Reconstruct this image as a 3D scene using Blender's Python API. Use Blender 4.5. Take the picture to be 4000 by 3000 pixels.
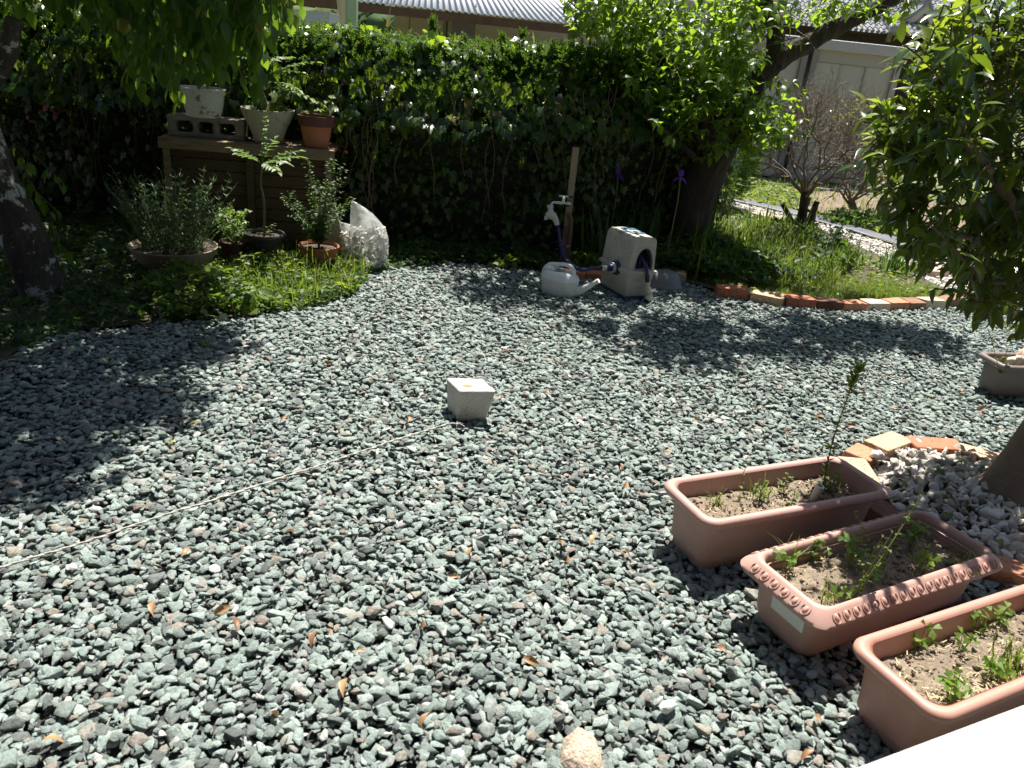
import bpy, bmesh, math, random
import numpy as np
from mathutils import Vector, Matrix, Euler, Quaternion, noise

random.seed(11)
rng = np.random.default_rng(11)
SC = bpy.context.scene
COL = SC.collection
for o in list(bpy.data.objects):
    bpy.data.objects.remove(o)
rad, PI = math.radians, math.pi

# ------------------------------------------------------------------ camera
CAM_Z, PITCH, ROLL = 1.31, rad(23.4), rad(6.0)
_F = Vector((0, math.cos(PITCH), -math.sin(PITCH)))
_U0 = Vector((0, math.sin(PITCH), math.cos(PITCH)))
_X = Vector((1, 0, 0))
RIGHT = math.cos(ROLL) * _X + math.sin(ROLL) * _U0
UP = -math.sin(ROLL) * _X + math.cos(ROLL) * _U0
CAM = Vector((0, 0, CAM_Z))
cd = bpy.data.cameras.new('camera')
co = bpy.data.objects.new('camera', cd)
COL.objects.link(co)
m = Matrix((RIGHT, UP, -_F)).transposed().to_4x4()
m.translation = CAM
co.matrix_world = m
cd.sensor_width, cd.lens = 36.0, 36.0 * 3004 / 4000
cd.clip_start, cd.clip_end = 0.02, 3000
cd.dof.use_dof, cd.dof.focus_distance, cd.dof.aperture_fstop = True, 3.4, 9.0
SC.camera = co

# ------------------------------------------------------------------ sky, sun, exposure
SUN_EL = rad(66)
to_sun = Vector((0.15 * math.cos(SUN_EL), 0.989 * math.cos(SUN_EL), math.sin(SUN_EL))).normalized()
wd = bpy.data.worlds.new('World')
SC.world = wd
wd.use_nodes = True
wn = wd.node_tree
bg = wn.nodes.get('Background') or wn.nodes.new('ShaderNodeBackground')
sky = wn.nodes.new('ShaderNodeTexSky')
sky.sky_type = 'NISHITA'
sky.sun_disc = False
sky.sun_elevation = SUN_EL
sky.sun_rotation = math.atan2(0.15, 0.989)
sky.dust_density = 1.5
wn.links.new(sky.outputs[0], bg.inputs[0])
bg.inputs[1].default_value = 0.05
sl = bpy.data.lights.new('sun', 'SUN')
sl.energy, sl.angle, sl.color = 5.0, rad(0.53), (1.0, 0.955, 0.88)
so = bpy.data.objects.new('sun', sl)
so.rotation_euler = to_sun.to_track_quat('Z', 'Y').to_euler()
so.location = (1, 8, 12)
COL.objects.link(so)
SC.view_settings.view_transform = 'Standard'
SC.view_settings.look = 'None'
SC.view_settings.gamma = 1
SC.view_settings.exposure = 1.25
SC.view_settings.use_curve_mapping = False
cy = SC.cycles
cy.max_bounces, cy.diffuse_bounces, cy.glossy_bounces = 6, 3, 2
cy.transmission_bounces, cy.transparent_max_bounces = 4, 6
cy.use_denoising = True
cy.sample_clamp_indirect = 6

# ------------------------------------------------------------------ measuring: reference pixel -> point on a level plane / on a depth plane
def ray(px, py):
    f = 3004 * 2212 / 4000
    return _F + RIGHT * ((px - 1106) / f) - UP * ((py - 829.5) / f)
def gp(px, py, z=0.0):
    d = ray(px, py)
    return CAM + d * ((z - CAM_Z) / d.z)
def yp(px, py, y):
    d = ray(px, py)
    return CAM + d * (y / d.y)

# ------------------------------------------------------------------ scene helpers
def tag(o, label=None, cat=None, group=None, kind=None):
    if label: o['label'] = label
    if cat: o['category'] = cat
    if group: o['group'] = group
    if kind: o['kind'] = kind
    return o
def thing(name, label, cat, loc=(0, 0, 0), rz=0.0, group=None):
    o = bpy.data.objects.new(name, None)
    o.empty_display_size = 0.1
    o.location = loc
    o.rotation_euler = (0, 0, rz)
    COL.objects.link(o)
    return tag(o, label, cat, group)
def link(name, me, mat=None, parent=None):
    o = bpy.data.objects.new(name, me)
    if mat is not None and len(me.materials) == 0:
        me.materials.append(mat)
    COL.objects.link(o)
    if parent is not None:
        o.parent = parent
    return o
def copy_tree(o, parent=None):
    c = o.copy()
    COL.objects.link(c)
    if parent is not None: c.parent = parent
    for ch in list(o.children):
        copy_tree(ch, c)
    return c

class MB:
    def __init__(s):
        s.v, s.f = [], []
    def add(s, V, F):
        k = len(s.v)
        s.v += [tuple(p) for p in V]
        s.f += [tuple(i + k for i in f) for f in F]
        return s
    def box(s, x0, y0, z0, x1, y1, z1, M=None):
        V = [Vector(p) for p in ((x0,y0,z0),(x1,y0,z0),(x1,y1,z0),(x0,y1,z0),(x0,y0,z1),(x1,y0,z1),(x1,y1,z1),(x0,y1,z1))]
        if M is not None: V = [M @ p for p in V]
        return s.add(V, [(3,2,1,0),(4,5,6,7),(0,1,5,4),(1,2,6,5),(2,3,7,6),(3,0,4,7)])
    def loft(s, rings, cap0=True, cap1=True):
        n = len(rings[0]); V = [p for r in rings for p in r]; F = []
        for i in range(len(rings) - 1):
            for j in range(n):
                a, b = i*n + j, i*n + (j+1) % n
                F.append((a, b, b + n, a + n))
        if cap0: F.append(tuple(range(n - 1, -1, -1)))
        if cap1: F.append(tuple(range((len(rings)-1)*n, len(rings)*n)))
        return s.add(V, F)
    def tube(s, pts, radii, n=6, cap=True, jitter=0.0):
        pts = [Vector(p) for p in pts]
        if not hasattr(radii, '__len__'): radii = [radii] * len(pts)
        rings, ref = [], None
        for i, p in enumerate(pts):
            t = (pts[min(i+1, len(pts)-1)] - pts[max(i-1, 0)])
            t = t.normalized() if t.length > 1e-9 else Vector((0,0,1))
            if ref is None:
                ref = t.orthogonal().normalized()
            ref = (ref - t * ref.dot(t))
            ref = ref.normalized() if ref.length > 1e-6 else t.orthogonal().normalized()
            b = t.cross(ref)
            rings.append([p + (ref*math.cos(2*PI*k/n) + b*math.sin(2*PI*k/n)) * radii[i] * (1 + random.uniform(-jitter, jitter)) for k in range(n)])
        return s.loft(rings, cap, cap)
    def lathe(s, prof, n=28, c=(0, 0, 0), cap0=True, cap1=False, sx=1, sy=1):
        rings = [[Vector((c[0] + r*sx*math.cos(2*PI*k/n), c[1] + r*sy*math.sin(2*PI*k/n), c[2] + z)) for k in range(n)] for r, z in prof]
        return s.loft(rings, cap0, cap1)
    def build(s, name, mat, parent=None, smooth=None, bevel=0.0, seg=2):
        me = bpy.data.meshes.new(name)
        me.from_pydata(s.v, [], s.f)
        me.update()
        o = link(name, me, mat, parent)
        if smooth is not None:
            for p in me.polygons: p.use_smooth = True
            me.set_sharp_from_angle(angle=rad(smooth))
        if bevel:
            b = o.modifiers.new('bevel', 'BEVEL')
            b.width, b.segments, b.limit_method, b.angle_limit = bevel, seg, 'ANGLE', rad(40)
        return o

def np_mesh(name, V, F, smooth=False):
    V = np.ascontiguousarray(V, np.float32); F = np.ascontiguousarray(F, np.int32)
    me = bpy.data.meshes.new(name)
    me.vertices.add(len(V)); me.vertices.foreach_set('co', V.ravel())
    k = F.shape[1]
    me.loops.add(F.size); me.loops.foreach_set('vertex_index', F.ravel())
    me.polygons.add(len(F))
    me.polygons.foreach_set('loop_start', np.arange(0, F.size, k, dtype=np.int32))
    me.polygons.foreach_set('loop_total', np.full(len(F), k, np.int32))
    if smooth:
        me.polygons.foreach_set('use_smooth', np.ones(len(F), bool))
    me.update(calc_edges=True)
    return me

def rounded_rect(w, d, r, z, k=5):
    P = []
    for cx, cyy, a0 in ((w/2-r, d/2-r, 0), (-w/2+r, d/2-r, 90), (-w/2+r, -d/2+r, 180), (w/2-r, -d/2+r, 270)):
        for i in range(k + 1):
            a = rad(a0 + 90*i/k)
            P.append(Vector((cx + r*math.cos(a), cyy + r*math.sin(a), z)))
    return P
def in_poly(P, poly):
    x, y = P[:, 0], P[:, 1]
    ins = np.zeros(len(P), bool); n = len(poly); j = n - 1
    for i in range(n):
        xi, yi = poly[i]; xj, yj = poly[j]
        c = ((yi > y) != (yj > y)) & (x < (xj - xi) * (y - yi) / (yj - yi + 1e-12) + xi)
        ins ^= c
        j = i
    return ins
def scatter(poly, n):
    poly = np.array([(p[0], p[1]) for p in poly]); lo, hi = poly.min(0), poly.max(0)
    out = []; got = 0
    while got < n:
        P = rng.uniform(lo, hi, (n * 2, 2)); P = P[in_poly(P, poly)]
        out.append(P); got += len(P)
        if len(P) == 0: break
    return np.concatenate(out)[:n]
def vnoise(P, scale, seed=0):
    # cheap smooth value field from a few sines
    r = np.random.default_rng(seed)
    s = np.zeros(len(P))
    for k in range(6):
        w = r.normal(size=P.shape[1]) * scale * (1 + 0.5*k)
        s += np.sin(P @ w + r.uniform(0, 6.28)) / (1 + 0.5*k)
    return s / 2.5

# ------------------------------------------------------------------ materials
def new_mat(name):
    m = bpy.data.materials.new(name)
    m.use_nodes = True
    nt = m.node_tree
    nt.nodes.clear()
    out = nt.nodes.new('ShaderNodeOutputMaterial')
    return m, nt, nt.nodes, nt.links, out
def rgb(c): return (c[0], c[1], c[2], 1.0)
def ramp(nodes, stops):
    r = nodes.new('ShaderNodeValToRGB')
    e = r.color_ramp.elements
    while len(e) < len(stops): e.new(0.5)
    for el, (p, c) in zip(e, stops):
        el.position, el.color = p, rgb(c)
    return r
def surf(name, c1, c2, scale=6, rough=0.7, bump=0.2, bscale=40, stretch=(1,1,1), dirt=None, dirt_scale=5, dirt_lo=.55, dirt_hi=.7, spec=0.4, metal=0, speck=None, speck_scale=160, transm=0.0, bdist=0.01):
    m, nt, N, L, out = new_mat(name)
    b = N.new('ShaderNodeBsdfPrincipled')
    tc = N.new('ShaderNodeTexCoord'); mp = N.new('ShaderNodeMapping')
    mp.inputs['Scale'].default_value = stretch
    L.new(tc.outputs['Object'], mp.inputs['Vector'])
    n1 = N.new('ShaderNodeTexNoise'); n1.inputs['Scale'].default_value = scale; n1.inputs['Detail'].default_value = 7; n1.inputs['Roughness'].default_value = .65
    L.new(mp.outputs[0], n1.inputs['Vector'])
    r1 = ramp(N, [(.3, c1), (.7, c2)])
    L.new(n1.outputs['Fac'], r1.inputs['Fac'])
    col = r1.outputs['Color']
    def overlay(col, tex_out, lo, hi, c):
        mr = N.new('ShaderNodeMapRange'); mr.inputs['From Min'].default_value = lo; mr.inputs['From Max'].default_value = hi
        L.new(tex_out, mr.inputs['Value'])
        mx = N.new('ShaderNodeMix'); mx.data_type = 'RGBA'
        L.new(mr.outputs[0], mx.inputs['Factor']); L.new(col, mx.inputs['A']); mx.inputs['B'].default_value = rgb(c)
        return mx.outputs['Result']
    if dirt:
        n2 = N.new('ShaderNodeTexNoise'); n2.inputs['Scale'].default_value = dirt_scale; n2.inputs['Detail'].default_value = 8; n2.inputs['Roughness'].default_value = .7
        L.new(tc.outputs['Object'], n2.inputs['Vector'])
        col = overlay(col, n2.outputs['Fac'], dirt_lo, dirt_hi, dirt)
    if speck:
        n3 = N.new('ShaderNodeTexNoise'); n3.inputs['Scale'].default_value = speck_scale; n3.inputs['Detail'].default_value = 2
        L.new(tc.outputs['Object'], n3.inputs['Vector'])
        col = overlay(col, n3.outputs['Fac'], .6, .68, speck)
    L.new(col, b.inputs['Base Color'])
    b.inputs['Roughness'].default_value = rough
    b.inputs['Specular IOR Level'].default_value = spec
    b.inputs['Metallic'].default_value = metal
    if bump:
        n4 = N.new('ShaderNodeTexNoise'); n4.inputs['Scale'].default_value = bscale; n4.inputs['Detail'].default_value = 6
        L.new(mp.outputs[0], n4.inputs['Vector'])
        bp = N.new('ShaderNodeBump'); bp.inputs['Strength'].default_value = bump; bp.inputs['Distance'].default_value = bdist
        L.new(n4.outputs['Fac'], bp.inputs['Height']); L.new(bp.outputs[0], b.inputs['Normal'])
    sh = b.outputs[0]
    L.new(sh, out.inputs['Surface'])
    return m
def island_random(N, L):
    g = N.new('ShaderNodeNewGeometry'); oi = N.new('ShaderNodeObjectInfo')
    a = N.new('ShaderNodeMath'); a.operation = 'ADD'
    L.new(g.outputs['Random Per Island'], a.inputs[0]); L.new(oi.outputs['Random'], a.inputs[1])
    f = N.new('ShaderNodeMath'); f.operation = 'FRACT'
    L.new(a.outputs[0], f.inputs[0])
    return f.outputs[0]
def leaf_mat(name, stops, trans=(.30, .45, .05), tf=.38, rough=.42, spec=.5):
    m, nt, N, L, out = new_mat(name)
    fac = island_random(N, L)
    r = ramp(N, stops); L.new(fac, r.inputs['Fac'])
    b = N.new('ShaderNodeBsdfPrincipled')
    L.new(r.outputs[0], b.inputs['Base Color'])
    b.inputs['Roughness'].default_value = rough
    b.inputs['Specular IOR Level'].default_value = spec
    t = N.new('ShaderNodeBsdfTranslucent')
    mx = N.new('ShaderNodeMix'); mx.data_type = 'RGBA'; mx.inputs['Factor'].default_value = .35
    mx.inputs['A'].default_value = rgb(trans); L.new(r.outputs[0], mx.inputs['B']); L.new(mx.outputs['Result'], t.inputs['Color'])
    ms = N.new('ShaderNodeMixShader'); ms.inputs[0].default_value = tf
    L.new(b.outputs[0], ms.inputs[1]); L.new(t.outputs[0], ms.inputs[2]); L.new(ms.outputs[0], out.inputs['Surface'])
    return m
def stone_mat(name, stops, rough=.85, nscale=6.0, bump=.5, lo=.66, hi=1.5):
    m, nt, N, L, out = new_mat(name)
    fac = island_random(N, L)
    r = ramp(N, stops); r.color_ramp.interpolation = 'LINEAR'
    L.new(fac, r.inputs['Fac'])
    tc = N.new('ShaderNodeTexCoord')
    n1 = N.new('ShaderNodeTexNoise'); n1.inputs['Scale'].default_value = nscale; n1.inputs['Detail'].default_value = 8; n1.inputs['Roughness'].default_value = .75
    L.new(tc.outputs['Object'], n1.inputs['Vector'])
    mr = N.new('ShaderNodeMapRange'); mr.inputs['From Min'].default_value = .3; mr.inputs['From Max'].default_value = .7; mr.inputs['To Min'].default_value = lo; mr.inputs['To Max'].default_value = hi
    L.new(n1.outputs['Fac'], mr.inputs['Value'])
    mx = N.new('ShaderNodeMix'); mx.data_type = 'RGBA'; mx.blend_type = 'MULTIPLY'; mx.inputs['Factor'].default_value = 1
    cc = N.new('ShaderNodeCombineColor')
    for i in range(3): L.new(mr.outputs[0], cc.inputs[i])
    L.new(r.outputs[0], mx.inputs['A']); L.new(cc.outputs[0], mx.inputs['B'])
    b = N.new('ShaderNodeBsdfPrincipled'); b.inputs['Roughness'].default_value = rough; b.inputs['Specular IOR Level'].default_value = .3
    L.new(mx.outputs['Result'], b.inputs['Base Color'])
    bp = N.new('ShaderNodeBump'); bp.inputs['Strength'].default_value = bump; bp.inputs['Distance'].default_value = .035 if nscale < 20 else .004
    L.new(n1.outputs['Fac'], bp.inputs['Height']); L.new(bp.outputs[0], b.inputs['Normal'])
    L.new(b.outputs[0], out.inputs['Surface'])
    return m

M = {}
M['gravel'] = stone_mat('green_grey_stone', [(0, (.11,.122,.115)), (.15, (.17,.195,.182)), (.40, (.23,.285,.26)), (.64, (.28,.34,.312)), (.82, (.35,.405,.373)), (.89, (.26,.272,.25)), (.94, (.31,.285,.235)), (.965, (.21,.175,.15)), (.978, (.40,.40,.37)), (1, (.58,.57,.53))], bump=.6, lo=.66, hi=1.45)
M['white_gravel'] = stone_mat('white_stone', [(0, (.42,.37,.31)), (.3, (.56,.51,.44)), (.7, (.66,.62,.56)), (1, (.74,.72,.68))], bump=.4, lo=.75, hi=1.2)
M['white_chips'] = stone_mat('white_stone_chip', [(0, (.42,.37,.31)), (.3, (.56,.51,.44)), (.7, (.66,.62,.56)), (1, (.74,.72,.68))], bump=.4, lo=.75, hi=1.2, nscale=90)
M['gravel_soil'] = surf('gravel_soil', (.035,.036,.034), (.07,.072,.068), 30, .95, .5, 90)
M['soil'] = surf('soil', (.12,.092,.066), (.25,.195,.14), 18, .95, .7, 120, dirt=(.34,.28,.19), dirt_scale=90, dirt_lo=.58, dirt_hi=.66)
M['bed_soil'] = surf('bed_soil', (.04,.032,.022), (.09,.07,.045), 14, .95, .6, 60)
M['field'] = surf('field', (.10,.105,.035), (.21,.17,.10), 1.6, .95, .6, 20, dirt=(.075,.11,.025), dirt_scale=.9, dirt_lo=.45, dirt_hi=.6)
M['tilled'] = surf('tilled_soil', (.13,.095,.07), (.25,.19,.14), 5, .95, .9, 14, bdist=.05)
M['terracotta_plastic'] = surf('terracotta_plastic', (.40,.235,.19), (.45,.27,.225), 5, .55, .08, 260, dirt=(.45,.30,.25), dirt_scale=9, dirt_lo=.5, dirt_hi=.8, spec=.4, bdist=.002)
M['terracotta_faded'] = surf('terracotta_faded', (.42,.245,.21), (.47,.29,.25), 5, .55, .06, 260, dirt=(.36,.19,.15), dirt_scale=6, dirt_lo=.5, dirt_hi=.8, spec=.4, bdist=.002)
M['terracotta_orange'] = surf('terracotta_orange', (.42,.215,.16), (.46,.245,.19), 4, .5, .06, 260, dirt=(.5,.28,.22), dirt_scale=8, dirt_lo=.55, dirt_hi=.85, spec=.45, bdist=.002)
M['grey_plastic'] = surf('grey_brown_plastic', (.16,.125,.115), (.20,.16,.15), 6, .5, .06, 200, dirt=(.3,.25,.23), dirt_scale=9, dirt_lo=.6, dirt_hi=.85, bdist=.002)
M['terracotta_clay'] = surf('terracotta_clay', (.36,.13,.07), (.43,.17,.10), 12, .85, .15, 90, dirt=(.30,.13,.085), dirt_scale=12)
M['stained_clay'] = surf('stained_clay', (.09,.035,.028), (.17,.06,.045), 14, .8, .15, 90)
M['white_plastic'] = surf('white_pot_plastic', (.52,.51,.47), (.58,.57,.53), 8, .45, .05, 120, dirt=(.14,.10,.07), dirt_scale=13, dirt_lo=.56, dirt_hi=.62)
M['cream_plastic'] = surf('cream_pot_plastic', (.40,.38,.29), (.47,.45,.36), 7, .6, .08, 120, dirt=(.17,.14,.09), dirt_scale=15, dirt_lo=.57, dirt_hi=.63)
M['beige_pot'] = surf('beige_pot', (.27,.20,.14), (.34,.26,.19), 14, .8, .15, 120, speck=(.15,.11,.08))
M['dark_plastic'] = surf('dark_pot_plastic', (.045,.045,.048), (.06,.06,.065), 8, .35, .03, 90, spec=.5)
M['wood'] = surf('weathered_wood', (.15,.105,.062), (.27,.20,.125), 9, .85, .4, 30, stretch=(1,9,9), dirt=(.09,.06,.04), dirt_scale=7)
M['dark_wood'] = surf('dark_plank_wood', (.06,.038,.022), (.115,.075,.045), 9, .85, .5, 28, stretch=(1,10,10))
M['cinder'] = surf('grey_concrete_block', (.20,.18,.15), (.29,.265,.22), 22, .95, .5, 160, speck=(.12,.10,.085), speck_scale=120)
M['block'] = surf('pale_concrete', (.50,.47,.42), (.57,.54,.49), 18, .95, .35, 220, speck=(.17,.145,.115), speck_scale=190, bdist=.006)
M['rust_pit'] = surf('rust_pit', (.30,.16,.05), (.5,.33,.15), 120, .95, .6, 300)
M['rope'] = surf('white_rope', (.34,.32,.28), (.46,.44,.40), 40, .8, .3, 200)
M['can'] = surf('white_can_plastic', (.70,.71,.70), (.75,.76,.75), 6, .42, .05, 140, dirt=(.42,.40,.34), dirt_scale=7, dirt_lo=.55, dirt_hi=.9)
M['reel'] = surf('speckled_reel_plastic', (.40,.375,.32), (.49,.46,.40), 25, .75, .15, 150, dirt=(.30,.245,.18), dirt_scale=5, dirt_lo=.5, dirt_hi=.8, speck=(.16,.15,.135), speck_scale=190)
M['navy'] = surf('navy_plastic', (.018,.03,.085), (.025,.042,.115), 10, .4, 0)
M['blue_label'] = surf('blue_handle', (.03,.10,.17), (.045,.13,.21), 10, .45, 0)
M['hose'] = surf('navy_hose', (.02,.022,.075), (.03,.034,.11), 10, .38, .05, 300)
M['cream_nozzle'] = surf('cream_nozzle', (.50,.45,.31), (.56,.51,.37), 10, .45, 0)
M['black_plastic'] = surf('black_plastic', (.018,.018,.02), (.03,.03,.033), 10, .4, 0)
M['fitting'] = surf('white_fitting', (.55,.54,.48), (.62,.61,.55), 10, .4, 0)
M['chrome'] = surf('chrome_tap', (.62,.62,.62), (.7,.7,.7), 10, .18, 0, metal=1)
M['post'] = surf('beige_post', (.24,.18,.12), (.32,.25,.175), 12, .7, .15, 60, dirt=(.2,.14,.09), dirt_scale=8)
M['rusty_pipe'] = surf('rusty_pipe', (.10,.055,.04), (.16,.09,.065), 20, .7, .3, 90)
M['dome'] = surf('grey_dome_plastic', (.13,.14,.15), (.17,.18,.19), 12, .5, .1, 100)
M['brick_red'] = surf('red_brick', (.40,.135,.075), (.47,.18,.105), 18, .95, .5, 90, speck=(.2,.07,.045), speck_scale=90)
M['brick_orange'] = surf('orange_brick', (.44,.185,.105), (.50,.235,.145), 18, .95, .5, 90, speck=(.22,.09,.05), speck_scale=80)
M['brick_tan'] = surf('tan_brick', (.47,.31,.20), (.53,.37,.255), 16, .95, .55, 90, speck=(.20,.11,.06), speck_scale=85)
M['brick_cream'] = surf('cream_brick', (.54,.43,.31), (.60,.49,.37), 16, .95, .4, 90, speck=(.36,.24,.13), speck_scale=80)
M['brick_dark'] = surf('dark_brick', (.12,.055,.042), (.18,.085,.065), 18, .95, .5, 90, speck=(.07,.03,.025))
M['brick_brown'] = surf('brown_brick', (.21,.11,.07), (.28,.16,.105), 18, .95, .5, 90)
M['pink_paver'] = surf('pink_paver', (.46,.31,.25), (.54,.38,.31), 14, .95, .4, 90)
M['bark'] = surf('plum_bark', (.028,.022,.018), (.075,.058,.046), 14, .95, 1.0, 26, stretch=(1,1,.35), dirt=(.17,.19,.155), dirt_scale=6, dirt_lo=.64, dirt_hi=.70, bdist=.03)
M['lichen_bark'] = surf('lichen_bark', (.03,.024,.02), (.085,.07,.058), 16, .95, 1.0, 30, stretch=(1,1,.4), dirt=(.42,.43,.38), dirt_scale=7, dirt_lo=.54, dirt_hi=.58, bdist=.03)
M['smooth_bark'] = surf('smooth_bark', (.115,.082,.056), (.165,.125,.09), 12, .75, .25, 30, stretch=(1,1,2.5), dirt=(.21,.17,.13), dirt_scale=9)
M['twig'] = surf('twig_bark', (.10,.07,.045), (.16,.115,.075), 20, .85, 0)
M['green_twig'] = surf('green_twig', (.12,.16,.05), (.17,.20,.07), 20, .7, 0)
M['dead_twig'] = surf('dead_twig', (.11,.085,.065), (.25,.205,.16), 12, .9, 0, dirt=(.12,.09,.065), dirt_scale=6)
M['ivy'] = leaf_mat('ivy_leaf', [(0, (.012,.034,.009)), (.4, (.022,.055,.012)), (.8, (.04,.085,.016)), (.975, (.08,.13,.02)), (.99, (.24,.19,.05)), (1, (.20,.11,.04))], trans=(.50,.72,.03), tf=0.42, rough=0.33, spec=0.6)
M['conifer'] = leaf_mat('conifer_sprig', [(0, (.012,.034,.008)), (.6, (.035,.085,.015)), (1, (.07,.13,.025))], trans=(.26,.46,.03), tf=0.3, rough=0.6, spec=0.25)
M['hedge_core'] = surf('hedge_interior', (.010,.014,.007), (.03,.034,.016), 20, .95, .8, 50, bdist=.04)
M['plum_leaf'] = leaf_mat('plum_leaf', [(0, (.018,.055,.008)), (.45, (.035,.085,.011)), (.85, (.06,.125,.016)), (1, (.11,.17,.022))], trans=(.48,.72,.035), tf=0.48, rough=0.38, spec=0.4)
M['weep_leaf'] = leaf_mat('hanging_leaf', [(0, (.018,.05,.010)), (.6, (.034,.08,.013)), (.94, (.065,.12,.016)), (1, (.22,.20,.04))], trans=(.34,.58,.03), tf=0.42, rough=0.45, spec=0.35)
M['camellia_leaf'] = leaf_mat('glossy_dark_leaf', [(0, (.013,.036,.007)), (.5, (.026,.06,.010)), (1, (.05,.09,.014))], trans=(.34,.50,.025), tf=0.28, rough=0.22, spec=0.5)
M['camellia_new'] = leaf_mat('young_leaf', [(0, (.06,.115,.012)), (.6, (.10,.16,.016)), (1, (.15,.165,.025))], trans=(.50,.64,.04), tf=.42, rough=0.32, spec=0.45)
M['grass'] = leaf_mat('grass_blade', [(0, (.035,.08,.012)), (.55, (.07,.13,.02)), (.85, (.13,.175,.035)), (1, (.34,.30,.14))], trans=(.40,.54,.045), tf=0.4, rough=0.5, spec=0.35)
M['iris_leaf'] = leaf_mat('iris_blade', [(0, (.018,.055,.014)), (.7, (.036,.085,.018)), (1, (.09,.14,.03))], trans=(.26,.48,.05), tf=0.36, rough=0.45, spec=0.4)
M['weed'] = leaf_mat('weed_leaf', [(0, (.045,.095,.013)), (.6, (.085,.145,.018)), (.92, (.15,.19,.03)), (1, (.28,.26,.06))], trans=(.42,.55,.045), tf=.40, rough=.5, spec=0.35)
M['dark_weed'] = leaf_mat('groundcover_leaf', [(0, (.014,.036,.009)), (.7, (.03,.068,.013)), (1, (.06,.10,.018))], trans=(.24,.44,.035), tf=0.34, rough=0.5, spec=0.35)  # leaf colour lowered to put extra shade into growth in shady spots
M['pinnate'] = leaf_mat('compound_leaf', [(0, (.065,.13,.028)), (1, (.11,.18,.04))], trans=(.38,.52,.07), tf=.42, rough=.45)
M['needle'] = leaf_mat('rosemary_leaf', [(0, (.018,.042,.018)), (.7, (.032,.065,.026)), (1, (.07,.10,.035))], trans=(.15,.28,.06), tf=.22, rough=.55)
M['clover'] = leaf_mat('clover_leaf', [(0, (.09,.17,.025)), (1, (.16,.25,.045))], trans=(.36,.54,.06), tf=.42, rough=.5)
M['dry_leaf'] = leaf_mat('dry_leaf', [(0, (.16,.07,.03)), (.4, (.30,.155,.07)), (.75, (.42,.28,.13)), (1, (.22,.08,.045))], trans=(.5,.25,.08), tf=.2, rough=.5)
M['yellow_leaf'] = leaf_mat('yellow_leaf', [(0, (.42,.40,.09)), (1, (.5,.45,.12))], trans=(.6,.5,.1), tf=.3)
M['red_leaf'] = leaf_mat('red_leaf', [(0, (.42,.06,.03)), (1, (.55,.10,.04))], trans=(.8,.12,.04), tf=.45)
M['purple'] = leaf_mat('purple_petal', [(0, (.10,.025,.34)), (1, (.16,.04,.45))], trans=(.25,.05,.7), tf=.4)
M['lilac'] = leaf_mat('lilac_petal', [(0, (.36,.14,.42)), (1, (.48,.24,.52))], trans=(.5,.2,.6), tf=.3)
M['straw'] = leaf_mat('straw_bit', [(0, (.42,.32,.17)), (1, (.58,.47,.28))], trans=(.4,.3,.1), tf=.1, rough=.7)
M['label'] = surf('white_label', (.60,.61,.56), (.66,.67,.62), 9, .55, .03, 60)
M['shed_panel'] = surf('shed_panel', (.44,.43,.38), (.47,.46,.41), 2, .5, .02, 60)
M['shed_frame'] = surf('shed_frame', (.38,.36,.32), (.42,.40,.36), 3, .45, 0)
M['shed_dark'] = surf('shed_post', (.23,.215,.20), (.27,.25,.235), 3, .45, 0)
M['shed_eave'] = surf('shed_eave', (.40,.405,.40), (.44,.445,.44), 3, .4, 0)
M['tile'] = surf('grey_roof_tile', (.19,.19,.205), (.29,.29,.305), 3, .30, .1, 12, spec=.6, dirt=(.11,.11,.12), dirt_scale=2.5, dirt_lo=.5, dirt_hi=.62)
M['dark_timber'] = surf('dark_timber', (.03,.02,.015), (.055,.038,.028), 5, .8, .1, 20)
M['plaster'] = surf('grey_plaster', (.42,.41,.38), (.50,.49,.46), 3, .9, .1, 20)
M['barge'] = surf('cream_barge_board', (.50,.47,.38), (.58,.55,.46), 3, .7, .1, 20, dirt=(.35,.31,.24), dirt_scale=4)
M['slate_roof'] = surf('white_corrugated_sheet', (.82,.81,.79), (.86,.85,.83), 2, .5, .05, 30)
M['rust_beam'] = surf('rust_beam', (.085,.045,.03), (.14,.08,.055), 5, .8, .1, 30)
M['siding'] = surf('beige_siding', (.42,.37,.31), (.46,.41,.35), 2, .6, .02, 40)
M['mauve_panel'] = surf('mauve_panel', (.19,.18,.23), (.22,.21,.26), 2, .5, .02, 40)
M['cream_paint'] = surf('cream_paint', (.55,.47,.33), (.62,.54,.40), 4, .6, .05, 40, dirt=(.3,.2,.1), dirt_scale=6, dirt_lo=.6, dirt_hi=.75)
M['green_paint'] = surf('pale_green_paint', (.30,.42,.28), (.36,.48,.33), 5, .55, .05, 40)
M['steel'] = surf('bolt_steel', (.25,.25,.25), (.35,.35,.35), 10, .4, 0, metal=.6)
M['yellow_paint'] = surf('yellow_paint', (.62,.42,.10), (.68,.47,.13), 6, .5, 0)
M['fabric'] = surf('black_weed_cloth', (.055,.06,.075), (.10,.105,.125), 4, .55, .4, 14, spec=.5, bdist=.02)
M['white_board'] = surf('white_board', (.78,.77,.74), (.80,.79,.76), 4, .5, 0)
M['hill_leaf'] = leaf_mat('hill_tree_leaf', [(0, (.045,.085,.035)), (.5, (.075,.12,.045)), (1, (.13,.165,.06))], trans=(.2,.3,.1), tf=.15, rough=.8, spec=.1)
M['hill'] = surf('hillside', (.05,.08,.035), (.09,.12,.05), .05, .95, 0)
M['pale_wall'] = surf('pale_blue_wall', (.34,.38,.43), (.38,.42,.47), .5, .7, 0)
M['dark_roof'] = surf('slate_blue_roof', (.10,.11,.14), (.14,.15,.18), 1, .6, 0)
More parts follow.
